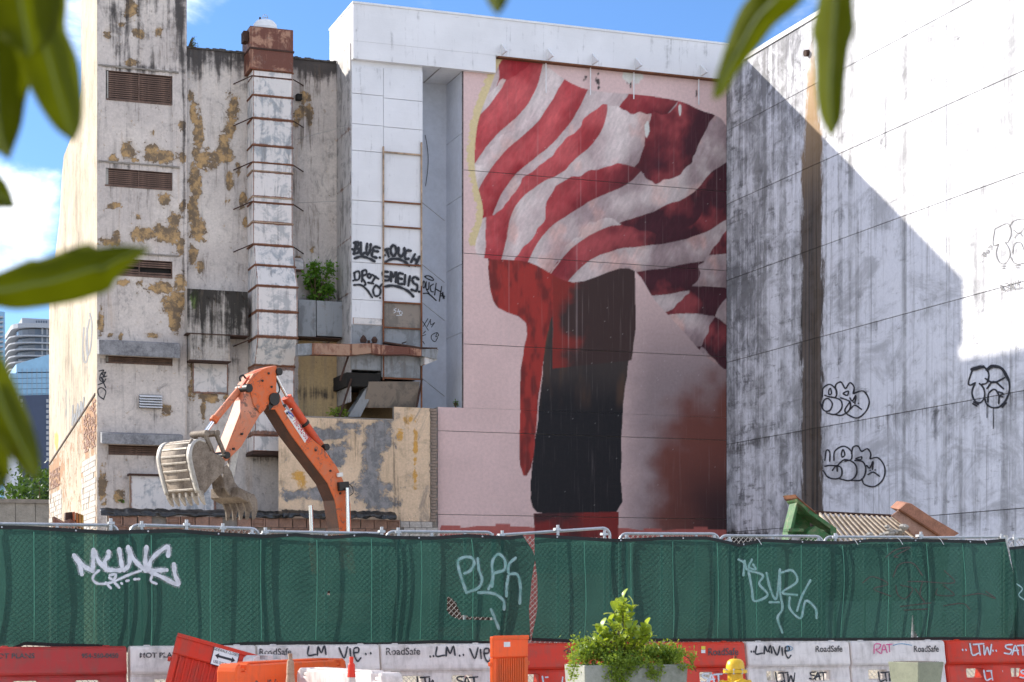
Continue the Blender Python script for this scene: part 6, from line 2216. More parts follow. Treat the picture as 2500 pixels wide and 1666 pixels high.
b1, *_ = barrier(-38, 311, 'faded_red_plastic', 'faded red water barrier stencilled MOT PLANS with a phone number')
btext(b1, 'MOT PLANS', -22, 1608, 12, M['stencil'], 1.12)
btext(b1, '954-560-0450', 199, 1607, 11, M['stencil'], 1.0)
b2, *_ = barrier(317, 626, 'white_plastic', 'dull white water barrier stencilled MOT PLANS, half behind the fallen red barricade')
btext(b2, 'MOT PLANS', 340, 1606, 12, M['stencil'], 1.12)
b3, *_ = barrier(628, 928, 'white_plastic', 'white water barrier tagged in black, behind the orange and white stacked barriers')
btext(b3, 'RoadSafe', 632, 1600, 16, M['stencil'], 0.95)
bstroke(b3, place(L_LM, 754, 1579, 0.95) + place(L_VIE, 828, 1580, 1.02) + dots((893, 1596), (905, 1594)), 3.6, M['black_paint'])
b4, *_ = barrier(930, 1207, 'white_plastic', 'white water barrier stencilled RoadSafe and tagged LTW SAT, left of the orange barricade')
btext(b4, 'RoadSafe', 941, 1599, 17, M['stencil'], 0.98)
bstroke(b4, place(L_LM, 1067, 1580, 1.0) + place(L_VIE, 1147, 1582, 1.0) + dots((1050, 1602), (1058, 1601), (1122, 1600), (1131, 1598)) + place(L_LTW, 1018, 1653, 0.95) + place(L_SAT, 1115, 1652, 0.95), 3.6, M['black_paint'])
b5, *_ = barrier(1209, 1500, 'red_plastic', 'bright red water barrier tagged LTW in white, left of the planter')
bstroke(b5, place(L_LTW, 1324, 1652, 1.0), 3.6, M['white_paint'])
bstroke(b5, [[(1377, 1590), (1392, 1582), (1384, 1597), (1398, 1590), (1404, 1597)]], 2.0, M['maroon_paint'])
b6, *_ = barrier(1502, 1821, 'red_plastic', 'bright red water barrier stencilled RoadSafe, between planter and hydrant')
btext(b6, 'RoadSafe', 1728, 1600, 17, M['stencil'], 0.92)
bstroke(b6, place(L_LTW, 1624, 1646, 0.95) + place(L_SAT, 1714, 1645, 0.9), 3.8, M['white_paint'])
f6 = front_map(b6, YBR)
for (a, b, c, d, mm) in ((1712, 1722, 1578, 1586, 'sticker_yellow'), (1712, 1722, 1587, 1595, 'decal_white')):
    M.setdefault('sticker_yellow', simple('yellow_sticker', (0.7, 0.55, 0.05), 0.5, var=0.1, bump=0))
    q = MB().add([f6(a, d), f6(b, d), f6(b, c), f6(a, c)], [(0, 1, 2, 3)]).build('sticker', M[mm], None, fix=False)
    q.parent = b6
b7, *_ = barrier(1824, 2076, 'white_plastic', 'white water barrier tagged LTW and SAT in black, next to the yellow hydrant')
btext(b7, 'RoadSafe', 1990, 1592, 15, M['stencil'], 0.95)
bstroke(b7, place(L_LM, 1847, 1578, 0.85) + place(L_VIE, 1887, 1578, 0.85) + dots((1834, 1590), (1840, 1590), (1878, 1590), (1884, 1590)) + place(L_LTW, 1893, 1642, 0.95) + place(L_SAT, 1978, 1641, 0.72), 3.4, M['black_paint'])
bstroke(b7, [[(1922, 1577), (1936, 1583), (1925, 1590), (1922, 1577)]], 1.3, M['blue_paint'])
b8, *_ = barrier(2078, 2309, 'white_plastic', 'white water barrier with a pink tag, behind the tapered grey-green planter')
btext(b8, 'RoadSafe', 2230, 1592, 15, M['stencil'], 0.9)
bstroke(b8, [[(2134, 1596), (2136, 1574), (2150, 1574), (2146, 1584), (2138, 1586), (2150, 1596)], [(2152, 1596), (2158, 1574), (2166, 1594)], [(2154, 1587), (2164, 1586)], [(2164, 1574), (2178, 1573)], [(2171, 1574), (2172, 1592)]], 2.2, M['pink_paint'])
bstroke(b8, [[(2180, 1576), (2200, 1572), (2226, 1576)]], 1.6, M['blue_paint'])
bstroke(b8, place(L_LTW, 2144, 1641, 0.85), 3.4, M['black_paint'])
b9, *_ = barrier(2311, 2560, 'red_plastic', 'bright red water barrier tagged LTW SAT in white, beside the pink-tagged barrier')
bstroke(b9, place(L_LTW, 2368, 1572, 1.05) + place(L_SAT, 2454, 1574, 0.95) + dots((2350, 1586), (2358, 1586), (2424, 1588), (2432, 1588)) + place(L_LTW, 2402, 1637, 0.9) + place(L_SAT, 2492, 1636, 0.8), 3.4, M['white_paint'])


barrier(2562, 2800, 'white_plastic', 'plain white water barrier beyond the white-tagged red one')
barrier(2802, 3040, 'red_plastic', 'plain red water barrier at the far end, beyond the plain white one')


# ---------------------------------------------------------------- loose barricades, cones
def pedestrian_barricade(label, loc, rotz, tilt, L=1.0, H=1.05, m='orange_plastic', roll=0.0):
    r = thing('plastic_barricade', label, 'barricade', (0, 0, 0))
    fm = MB()
    fm.box(-L / 2, L / 2, -0.035, 0.035, H - 0.30, H)                   # solid top board
    fm.box(-L / 2, -L / 2 + 0.09, -0.035, 0.035, 0.06, H - 0.302)
    fm.box(L / 2 - 0.09, L / 2, -0.035, 0.035, 0.06, H - 0.302)
    fm.box(-L / 2 + 0.092, L / 2 - 0.092, -0.035, 0.035, 0.06, 0.14)
    fm.build('frame', M[m], r, bevel=0.014)
    MB().box(-L / 2 + 0.091, L / 2 - 0.091, 0.006, 0.02, 0.141, H - 0.303).build('web', M[m], r)
    nb = 12
    for i in range(nb):
        x = -L / 2 + 0.12 + (L - 0.24) * i / (nb - 1)
        MB().box(x - 0.016, x + 0.016, -0.026, 0.0055, 0.142, H - 0.304).build('slat', M[m], r, bevel=0.008)
    MB().box(-L / 2 - 0.0, L / 2, -0.05, -0.036, H - 0.05, H + 0.012).build('rim', M[m], r, bevel=0.005)
    for s_ in (-1, 1):
        MB().box(s_ * L * 0.32 - 0.04, s_ * L * 0.32 + 0.04, -0.26, 0.26, 0.0, 0.058).build('foot', M['black_tarp'] if s_ > 5 else M[m], r, bevel=0.02)
        MB().box(s_ * (L / 2 + 0.025) - 0.022, s_ * (L / 2 + 0.025) + 0.022, -0.025, 0.025, H - 0.42, H - 0.36).build('hook', M[m], r, bevel=0.008)
    r.location = loc
    r.rotation_euler = (tilt, roll, rotz)
    return r


# leaning red barricade with a sign: rests back against the barrier row
pA = at(500, 1600, 26.4)
ra = pedestrian_barricade('red slatted barricade leaning back, carrying a white sidewalk sign', (pA.x - 0.10, 26.2, 0.02), R(-4), R(-22), L=1.22, H=1.22, m='red_plastic', roll=R(16))
M['sign_white'] = simple('white_sign_face', (0.72, 0.74, 0.73), 0.35, var=0.08, bump=0)
sg = thing('sidewalk_sign', 'small white SIDEWALK CLOSED sign with a double arrow on the leaning red barricade', 'sign', (0, 0, 0))
MB().box(-0.19, 0.19, -0.004, 0.0, -0.15, 0.15).build('sign_border', M['black_paint'], sg, bevel=0.002)
MB().box(-0.18, 0.18, -0.007, -0.0045, -0.14, 0.14).build('sign_plate', M['sign_white'], sg)
text('sign_lettering', 'SIDEWALK CLOSED', 0.062, (0, -0.009, 0.075), (1, 0, 0), (0, 0, 1), M['black_paint'], sg, 0.66, 0.001, 'CENTER')
text('sign_lettering', 'USE OTHER SIDE', 0.062, (0, -0.009, -0.115), (1, 0, 0), (0, 0, 1), M['black_paint'], sg, 0.66, 0.001, 'CENTER')
ar = MB()
ar.add([(-0.15, -0.009, 0.0), (-0.095, -0.009, 0.045), (-0.095, -0.009, 0.018), (0.095, -0.009, 0.018), (0.095, -0.009, 0.045), (0.15, -0.009, 0.0), (0.095, -0.009, -0.045), (0.095, -0.009, -0.018), (-0.095, -0.009, -0.018), (-0.095, -0.009, -0.045)], [(0, 1, 2, 8, 9), (2, 3, 7, 8), (3, 4, 5, 6, 7)])
ar.build('sign_arrow', M['black_paint'], sg, fix=False)
bpy.context.view_layer.update()
mw = ra.matrix_basis
sg.matrix_basis = mw @ Matrix.Translation((0.12, -0.042, 1.05))

# upright orange barricade
pB = at(1243, 1600, 25.2)
pedestrian_barricade('bright orange slatted barricade standing left of the planter, small white sticker on top', (pB.x, 25.2, 0.0), R(30), 0, L=0.78, H=1.25)
rB = bpy.data.objects[[o.name for o in bpy.data.objects if o.name.startswith('plastic_barricade')][-1]]
q = MB().add([(-0.16, -0.0375, 1.10), (-0.02, -0.0375, 1.10), (-0.02, -0.0375, 1.17), (-0.16, -0.0375, 1.17)], [(0, 1, 2, 3)]).build('sticker', M['decal_white'], None, fix=False)
q.parent = rB


def long_barrier(label, a, b, ztop, m, Ya, Yb, th=0.30, letters=None):
    """loose low barrier lying between two ground points, with saddle notches in its top"""
    r = thing('loose_barrier', label, 'barrier', (0, 0, 0))
    pa, pb = at(a, 1640, Ya), at(b, 1640, Yb)
    pa.z = pb.z = 0
    d = pb - pa
    L = d.length
    b_ = MB()
    prof_ = [(0.0, 0.0), (0.0, ztop - 0.10), (0.03, ztop - 0.03), (0.08, ztop), (0.13, ztop), (0.14, ztop - 0.11), (0.27, ztop - 0.11), (0.28, ztop), (0.33, ztop), (0.36, ztop - 0.015)]
    right_ = [(L - x, z) for x, z in prof_[::-1]]
    poly = prof_ + [(L * 0.5, ztop - 0.01)] + right_
    b_.prism([(x, -th / 2, z) for x, z in poly], (0, th, 0))
    b_.build('shell', M[m], r, bevel=0.022)
    for x in (0.205, L - 0.205):
        MB().box(x - 0.06, x + 0.06, -th / 2 + 0.03, th / 2 - 0.03, ztop - 0.105, ztop - 0.06).build('lug', M[m], r, bevel=0.01)
    MB().box(0.4, L - 0.4, -0.09, 0.09, ztop - 0.012, ztop + 0.012).build('top_ridge', M[m], r, bevel=0.008)
    for body, x, z, s_, sx_ in (letters or []):
        text('lettering', body, s_, (x, -th / 2 - 0.004, z), (1, 0, 0), (0, 0, 1), M['stencil'], r, sx_, 0.002)
    r.location = pa
    r.rotation_euler = (0, 0, math.atan2(d.y, d.x))
    return r


long_barrier('loose orange barrier lying in front of the white row, faded stencil on its side', 552, 824, 0.94, 'orange_plastic', 23.9, 26.0, letters=[('RoadSafe', 0.45, 0.60, 0.16, 1.0), ('954-560-0450', 0.45, 0.45, 0.10, 1.0)])
long_barrier('loose white barrier lying askew, right of the old traffic cone', 748, 960, 0.86, 'white_plastic', 24.6, 22.3, letters=[('RoadSafe', 0.06, 0.52, 0.17, 0.75), ('MOT PLANS', 0.62, 0.45, 0.13, 0.8)])
long_barrier('short white barrier block wedged behind the orange barrier', 604, 690, 0.98, 'white_plastic', 26.3, 26.6, th=0.24)
long_barrier('low orange barrier end showing beside the white askew barrier', 915, 1000, 0.70, 'orange_plastic', 21.4, 21.0)


def cone(label, px, pytop, Y, body, tipcol, band=None):
    p = at(px, pytop, Y)
    H = p.z
    r = thing('traffic_cone', label, 'cone', (0, 0, 0))
    z1 = H - 0.09
    MB().lathe([(0.15, 0.03), (0.046, H - 0.25)], 0, 0, 20).build('cone_body', body, r, smooth=True)
    MB().lathe([(0.05, H - 0.248), (0.042, H - 0.10), (0.036, H - 0.085), (0.024, H - 0.075), (0.026, H - 0.01), (0.02, H)], 0, 0, 20).build('cone_tip', tipcol, r, smooth=True)
    MB().box(-0.19, 0.19, -0.19, 0.19, 0.0, 0.03).build('cone_base', M['black_tarp'], r, bevel=0.01)
    r.location = (p.x, Y, GZ)
    return r


M['cone_old'] = simple('sun_bleached_dirty_cone', (0.40, 0.27, 0.19), 0.8, var=0.5, scale=6, dark=(0.22, 0.10, 0.05))
cone('dirty bleached traffic cone in front of the loose orange barrier', 709, 1598, 22.4, M['cone_old'], M['cone_old'])
cone('red and white traffic cone in front of the loose white barrier', 858, 1606, 22.0, plastic('cone_white', (0.7, 0.66, 0.62), dirt=0.6), M['red_plastic'])

# ================================================================== hydrant, planters
YH = 19.6
p = at(1795, 1601, YH)
hyd = thing('fire_hydrant', 'yellow fire hydrant with domed bonnet standing before the white barrier', 'hydrant', (0, 0, 0))
M['yellow'] = simple('yellow_hydrant_paint', (0.80, 0.47, 0.015), 0.35, var=0.15, scale=8, bump=0.06, spec=0.5)
H = p.z - GZ
MB().lathe([(0.125, 0.0), (0.125, 0.05), (0.09, 0.06), (0.088, H - 0.21), (0.115, H - 0.205)], 0, 0, 24).build('barrel', M['yellow'], hyd, smooth=True)
MB().lathe([(0.14, H - 0.20), (0.14, H - 0.165), (0.11, H - 0.16)], 0, 0, 24).build('flange', M['yellow'], hyd, smooth=True)
MB().lathe([(0.108, H - 0.158), (0.105, H - 0.11), (0.09, H - 0.065), (0.06, H - 0.042), (0.03, H - 0.036)], 0, 0, 24).build('bonnet', M['yellow'], hyd, smooth=True)
MB().lathe([(0.020, H - 0.035), (0.020, H - 0.012), (0.013, H - 0.01), (0.013, H)], 0, 0, 5).build('operating_nut', M['rust'], hyd)
for i in range(8):
    a = i * math.pi / 4 + 0.2
    MB().lathe([(0.013, H - 0.21), (0.013, H - 0.15)], 0.128 * math.cos(a), 0.128 * math.sin(a), 6).build('bolt', M['galv'], hyd)
for a, r_ in ((R(-90), 0.07), (R(0), 0.05), (R(180), 0.05)):
    dv = Vector((math.cos(a), math.sin(a), 0))
    MB().tube([dv * 0.06 + Vector((0, 0, H - 0.33)), dv * 0.15 + Vector((0, 0, H - 0.33))], r_ * 0.85, 14).build('outlet', M['yellow'], hyd, smooth=True)
    MB().tube([dv * 0.15 + Vector((0, 0, H - 0.33)), dv * 0.19 + Vector((0, 0, H - 0.33))], r_, 14).build('outlet_cap', M['yellow'], hyd, smooth=True)
hyd.location = (p.x, YH, GZ)

# tapered grey-green planter box
YQ = 21.6
x0, x1 = at(2196, 1620, YQ).x, at(2276, 1620, YQ).x
zt = at(2240, 1616, YQ).z
tp = thing('tapered_planter', 'empty grey-green square planter tapering downwards, before the pink-tagged barrier', 'planter', (0, 0, 0))
w_ = (x1 - x0)
hw_ = w_ * 0.52
M['olive'] = simple('grey_green_concrete', (0.26, 0.27, 0.19), 0.8, var=0.2, scale=5, bump=0.2)
b_ = MB()
hb_ = hw_ * 0.62
zr = zt - GZ
b_.add([(-hb_, -hb_, 0), (hb_, -hb_, 0), (hb_, hb_, 0), (-hb_, hb_, 0), (-hw_, -hw_, zr), (hw_, -hw_, zr), (hw_, hw_, zr), (-hw_, hw_, zr)], [(0, 3, 2, 1), (4, 5, 6, 7), (0, 1, 5, 4), (1, 2, 6, 5), (2, 3, 7, 6), (3, 0, 4, 7)])
b_.build('pot', M['olive'], tp, bevel=0.008)
i_ = hw_ - 0.05
MB().box(-i_, i_, -i_, i_, zr - 0.03, zr + 0.004).build('soil', simple('dry_soil', (0.10, 0.08, 0.06), 0.95), tp)
tp.location = ((x0 + x1) / 2, YQ, GZ)
tp.rotation_euler = (0, 0, R(18))

# big planter with round-leaved shrub and trailing groundcover
YL = 20.2
pl = thing('concrete_planter', 'long grey concrete planter overflowing with green plants', 'planter', (0, 0, 0))
xa, xb = at(1402, 1620, YL).x, at(1652, 1620, YL).x
zt = at(1520, 1622, YL).z - GZ
Lp = xb - xa
b_ = MB()
hT, hB_ = Lp / 2, Lp / 2 - 0.05
wT, wB = 0.32, 0.27
b_.add([(-hB_, -wB, 0), (hB_, -wB, 0), (hB_, wB, 0), (-hB_, wB, 0), (-hT, -wT, zt), (hT, -wT, zt), (hT, wT, zt), (-hT, wT, zt), (-hT + 0.05, -wT + 0.05, zt), (hT - 0.05, -wT + 0.05, zt), (hT - 0.05, wT - 0.05, zt), (-hT + 0.05, wT - 0.05, zt),
        (-hT + 0.06, -wT + 0.06, zt - 0.08), (hT - 0.06, -wT + 0.06, zt - 0.08), (hT - 0.06, wT - 0.06, zt - 0.08), (-hT + 0.06, wT - 0.06, zt - 0.08)],
       [(0, 3, 2, 1), (0, 1, 5, 4), (1, 2, 6, 5), (2, 3, 7, 6), (3, 0, 4, 7), (4, 5, 9, 8), (5, 6, 10, 9), (6, 7, 11, 10), (7, 4, 8, 11), (8, 9, 13, 12), (9, 10, 14, 13), (10, 11, 15, 14), (11, 8, 12, 15), (12, 13, 14, 15)])
M['planter'] = simple('grey_planter_concrete', (0.33, 0.33, 0.29), 0.85, var=0.35, scale=3, dark=(0.17, 0.18, 0.14), bump=0.25)
b_.build('pot', M['planter'], pl, bevel=0.01)
MB().box(-hT + 0.065, hT - 0.065, -wT + 0.065, wT - 0.065, zt - 0.12, zt - 0.05).build('soil', simple('dark_soil', (0.06, 0.045, 0.03), 0.95), pl)
PC = Vector(((xa + xb) / 2, YL, GZ))
pl.location = PC

# round-leaf shrub
shrub = thing('round_leaf_shrub', 'bushy shrub with thick round bright green leaves in the concrete planter', 'shrub', (0, 0, 0))


def round_leaf(nm, ln=0.10, wd=0.075, n=6):
    b = MB()
    rows = []
    for i in range(n + 1):
        f = i / n
        hw = wd / 2 * (math.sin(math.pi * min(1, f * 0.92 + 0.04)) ** 0.55) * (0.55 + 0.5 * f)
        y = f * ln
        z = -0.02 * (f - 0.3) ** 2 * 4
        rows.append([(-hw, y, z + 0.010), (0, y, z), (hw, y, z + 0.010)])
    vs = [p for r in rows for p in r]
    fs = []
    for i in range(n):
        for j in range(2):
            a = i * 3 + j
            fs.append((a, a + 1, a + 4, a + 3))
    b.add(vs, fs)
    me = b.mesh(nm)
    me.polygons.foreach_set('use_smooth', [True] * len(me.polygons))
    me.materials.append(M['leaf_round'])
    return me


rl = [round_leaf('round_leaf_a', 0.125, 0.115), round_leaf('round_leaf_b', 0.11, 0.105), round_leaf('round_leaf_c', 0.14, 0.12)]
stems = []
base = Vector((at(1522, 1600, YL).x, YL, GZ + zt - 0.05))
targets = [(1522, 1462), (1518, 1475), (1545, 1480), (1500, 1492), (1490, 1520), (1470, 1535), (1462, 1545), (1510, 1530), (1530, 1520), (1545, 1545), (1570, 1538), (1585, 1545), (1590, 1555), (1555, 1560), (1520, 1560), (1495, 1560), (1478, 1562), (1540, 1580), (1515, 1590), (1565, 1575), (1500, 1540), (1530, 1500), (1455, 1560), (1475, 1548), (1508, 1510), (1535, 1535), (1560, 1552), (1580, 1566), (1550, 1530), (1485, 1578), (1525, 1575), (1505, 1572), (1552, 1590), (1578, 1530), (1448, 1572), (1512, 1488)]
for i, (a, b) in enumerate(targets):
    tip = at(a, b, YL + random.uniform(-0.26, 0.10))
    midp = base.lerp(tip, 0.5) + Vector((random.uniform(-0.02, 0.02), random.uniform(-0.02, 0.02), 0.03))
    MB().tube([base + Vector((random.uniform(-0.05, 0.05), random.uniform(-0.04, 0.04), -0.02)), midp, tip], 0.009, 5, r1=0.004).build('stem', M['stem'], shrub)
    nl = 7
    ax = (tip - midp).normalized()
    for k_ in range(nl):
        f = k_ / nl
        pos_ = tip - ax * (0.16 * f)
        az = k_ * 2.4 + i * 1.3
        el = R(random.uniform(15, 70)) if k_ else R(80)
        dr = Vector((math.cos(az) * math.cos(el), math.sin(az) * math.cos(el), math.sin(el)))
        qt = dr.to_track_quat('Y', 'Z')
        e = qt.to_euler()
        lo = put_mesh('leaf', rl[(i + k_) % 3], shrub, pos_, (0, 0, 0), [random.uniform(0.7, 1.05)] * 3)
        lo.rotation_euler = e
shrub_base = base.copy()
for ch in shrub.children:
    ch.matrix_parent_inverse = Matrix.Translation(-shrub_base)
shrub.location = shrub_base


def leaf_cloud(name, mat_, pts_fn, count, size, parent, droop=0.3):
    """many small folded leaves spread through a volume"""
    V, F = [], []
    for i in range(count):
        p, up = pts_fn(i)
        s_ = size * random.uniform(0.6, 1.25)
        d = Vector((random.gauss(0, 1), random.gauss(0, 1), random.gauss(0.3, 0.8))) + up
        d.normalize()
        sd = d.cross(Vector((random.gauss(0, 1), random.gauss(0, 1), random.gauss(0, 1)))).normalized()
        nn = d.cross(sd)
        k = len(V)
        V += [p, p + d * s_ * 0.5 + sd * s_ * 0.28 + nn * s_ * 0.06, p + d * s_ - nn * s_ * 0.1, p + d * s_ * 0.5 - sd * s_ * 0.28 + nn * s_ * 0.06]
        F += [(k, k + 1, k + 2), (k, k + 2, k + 3)]
    b = MB()
    b.add(V, F)
    o = b.build(name, mat_, parent, fix=False)
    o['kind'] = 'stuff'
    return o


gc = thing('trailing_groundcover', 'small-leaved trailing groundcover spilling over the rim of the concrete planter', 'plant', (PC.x, PC.y, PC.z + zt))
clumps = []
for _ in range(22):
    clumps.append((at(random.uniform(1412, 1490), random.uniform(1574, 1612), YL + random.uniform(-0.15, 0.2)), 0.07))
for _ in range(22):
    clumps.append((at(random.uniform(1575, 1652), random.uniform(1582, 1614), YL + random.uniform(-0.15, 0.2)), 0.065))
for _ in range(12):
    clumps.append((at(random.uniform(1480, 1570), random.uniform(1604, 1624), YL - 0.3 + random.uniform(-0.05, 0.1)), 0.06))
hang = []
for (a, b0, b1, n_) in ((1510, 1610, 1690, 13), (1525, 1615, 1680, 10), (1495, 1620, 1668, 7), (1540, 1615, 1655, 5), (1590, 1622, 1660, 5), (1600, 1640, 1668, 4), (1660, 1590, 1640, 6), (1690, 1600, 1640, 4), (1394, 1622, 1662, 5), (1402, 1600, 1640, 4), (1615, 1620, 1650, 3)):
    for i in range(n_):
        hang.append((at(a + random.uniform(-7, 7), b0 + (b1 - b0) * i / n_, YL - wT - 0.03), 0.035 if n_ > 6 else 0.022))
leaf_cloud('leaves', M['leaf_trail'], lambda i: ((lambda c: (c[0] + Vector((random.gauss(0, c[1]), random.gauss(0, c[1]), random.gauss(0, c[1] * 0.7))), Vector((0, 0, 0.4))))(random.choice(clumps))), 6500, 0.042, gc)
leaf_cloud('hanging_leaves', M['leaf_trail'], lambda i: ((lambda c: (c[0] + Vector((random.gauss(0, c[1]), random.gauss(0, c[1] * 0.6), random.gauss(0, c[1]))), Vector((0, -0.3, 0.1))))(random.choice(hang))), 1900, 0.036, gc)
for (a, b, c_, d) in ((1560, 1600, 1600, 1660), (1405, 1605, 1392, 1662), (1650, 1590, 1700, 1640), (1510, 1605, 1515, 1690)):
    MB().tube([at(a, b, YL - 0.2), at((a + c_) / 2 + 6, (b + d) / 2 - 8, YL - wT - 0.02), at(c_, d, YL - wT - 0.03)], 0.005, 4).build('runner', M['stem'], gc)

# ================================================================== plants on the building
def bush(name, label, cat, centre, rx, ry, rz, count, size, mat_, stem_to):
    r = thing(name, label, cat, stem_to)
    sub = [(centre + Vector((random.uniform(-rx, rx), random.uniform(-ry, ry), random.uniform(-rz, rz)))) for _ in range(30)]
    sub = [s_ for s_ in sub if ((s_ - centre).x / rx) ** 2 + ((s_ - centre).z / rz) ** 2 < 1.0] or [centre]
    leaf_cloud('foliage', mat_, lambda i: ((lambda c: (c + Vector((random.gauss(0, rx * 0.2), random.gauss(0, ry * 0.3), random.gauss(0, rz * 0.17))), Vector((0, 0, -0.3))))(random.choice(sub))), count, size, r)
    for s_ in sub:
        MB().tube([stem_to, stem_to.lerp(s_, 0.5) + Vector((0, 0, 0.05)), s_], 0.02, 5, r1=0.006).build('stem', M['stem'], r)
    return r


bush('wall_shrub', 'green self-sown shrub growing on top of the grey cross duct', 'shrub', at(778, 686, YM - 0.45), 0.52, 0.3, 0.62, 900, 0.16, M['leaf_bush'], at(770, 734, YM - 0.4))
bush('wall_weed', 'dry grass tuft on top of the ochre annex wall', 'weed', at(824, 1008, YB + 0.3), 0.3, 0.15, 0.14, 160, 0.12, M['leaf_trail'], at(822, 1022, YB + 0.3))
bush('ledge_weed', 'tiny weed at the bottom corner of the pale recess', 'weed', at(1112, 986, YB + 0.5), 0.08, 0.08, 0.09, 40, 0.08, M['leaf_bush'], at(1112, 996, YB + 0.5))
bush('roof_sprig', 'thin leafy sprig sprouting at the roof corner of the tower', 'sprig', at(474, 104, YM), 0.14, 0.1, 0.22, 40, 0.07, M['leaf_bush'], at(459, 122, YM + 0.02))
bush('crack_weed', 'little green weed sprouting from the tower wall beside the boxed panel', 'weed', at(298, 1222, YT - 0.06), 0.06, 0.03, 0.06, 26, 0.08, M['leaf_bush'], at(298, 1228, YT - 0.02))

# ================================================================== far background on the left
cw_ = thing('low_concrete_wall', 'low weathered concrete wall running off left of the sunlit side wall', 'wall', (at(60, 1300, 88).x, 88, 0))
xl, xr = at(-160, 1300, 88).x, at(135, 1300, 88).x
ztop = at(60, 1229, 88).z
nb = 6
for r_ in range(5):
    for i in range(nb):
        a = xl + (xr - xl) * i / nb
        MB().box(a + 0.01, a + (xr - xl) / nb - 0.01, 88, 88.3, ztop * r_ / 5 + 0.01, ztop * (r_ + 1) / 5 - 0.01).build('wall_course', M['concrete'], cw_)
MB().box(xl, xr, 87.9, 88.4, ztop, ztop + 0.18).build('coping', M['mortar'], cw_)


def tree(label, px, Y, pytop, wid, count, grp):
    c0 = at(px, 1300, Y)
    zt_ = at(px, pytop, Y).z
    r = thing('tree', label, 'tree', (c0.x, Y, 0), grp)
    H_ = zt_
    MB().tube([(c0.x, Y, 0), (c0.x + 0.1, Y, H_ * 0.4), (c0.x, Y + 0.1, H_ * 0.7)], 0.22, 8, r1=0.08).build('trunk', M['stem'], r)
    cl_ = []
    for _ in range(22):
        a = random.uniform(0, 6.28)
        rr = wid * math.sqrt(random.random())
        cl_.append(Vector((c0.x + rr * math.cos(a), Y + rr * math.sin(a), random.uniform(H_ * 0.35, H_ * 0.92))))
    for c_ in cl_[:8]:
        MB().tube([(c0.x, Y, H_ * 0.35), c_], 0.06, 5, r1=0.02).build('limb', M['stem'], r)
    leaf_cloud('crown', M['leaf_tree'], lambda i: ((lambda c: (c + Vector((random.gauss(0, 0.5), random.gauss(0, 0.5), random.gauss(0, 0.45))), Vector((0, 0, 0))))(random.choice(cl_))), count, 0.34, r)


tree('dark leafy tree behind the low concrete wall, hidden partly by near leaves', 18, 97, 1168, 2.6, 1900, 'trees behind the low wall')
tree('dark leafy tree behind the low wall, next to the navy building', 62, 100, 1150, 2.6, 1900, 'trees behind the low wall')
tree('tallest dark tree behind the low wall, against the sunlit side wall', 104, 96, 1132, 2.4, 1900, 'trees behind the low wall')

M['far_white'] = simple('far_white_slab', (0.34, 0.37, 0.42), 0.8, var=0.08, bump=0)
M['far_glass'] = simple('far_dark_glass', (0.07, 0.10, 0.15), 0.15, var=0.2, scale=0.2, bump=0, spec=0.6)
M['far_blue'] = simple('far_blue_glass', (0.22, 0.42, 0.62), 0.2, var=0.15, scale=0.15, bump=0, spec=0.6)
M['far_navy'] = simple('far_navy_wall', (0.045, 0.065, 0.12), 0.6, var=0.1, scale=0.2, bump=0)
# round-cornered balcony tower
YR_ = 420.0
tw = thing('balcony_tower', 'distant dark-glazed apartment tower with white balcony slabs and rounded corner', 'building', (at(80, 1300, YR_).x, YR_, 0))
tl_, tr_ = at(33, 800, YR_).x, at(150, 800, YR_).x


def rounded(xl_, xr_, y0, dep, rad, n=6):
    pts = [(xr_, y0), (xr_, y0 + dep), (xl_, y0 + dep)]
    for g in np.linspace(0, math.pi / 2, n):
        pts.append((xl_ + rad - rad * math.cos(g), y0 + rad - rad * math.sin(g)))
    return pts


ztw = at(60, 800, YR_).z
MB().prism([(x, y, 0) for x, y in rounded(tl_ + 1.2, tr_, YR_ + 1.2, 20, 5)], (0, 0, ztw)).build('glazed_core', M['far_glass'], tw)
for i, py in enumerate([798, 820, 837, 853, 869, 884, 900, 916, 932, 948]):
    z = at(60, py, YR_).z
    MB().prism([(x, y, z) for x, y in rounded(tl_ - (0.6 if i else 0), tr_, YR_, 22, 6)], (0, 0, 0.3 if i else 1.0)).build('balcony_slab', M['far_white'], tw)
    for xx in np.linspace(tl_ + 6, tr_, 5):
        MB().box(xx, xx + 0.35, YR_ + 0.9, YR_ + 1.3, z - 1.4, z - 0.003).build('mullion', M['far_white'], tw)
x0, x1 = at(58, 780, YR_).x, tr_
MB().box(x0, x1, YR_ + 4, YR_ + 16, ztw, at(80, 771, YR_).z).build('roof_block', M['far_white'], tw)
for px in (92, 98, 104, 110, 116):
    xx = at(px, 790, YR_).x
    MB().box(xx, xx + 0.28, YR_ + 3.85, YR_ + 3.99, at(px, 795, YR_).z, at(px, 777, YR_).z).build('roof_slot', M['far_glass'], tw)
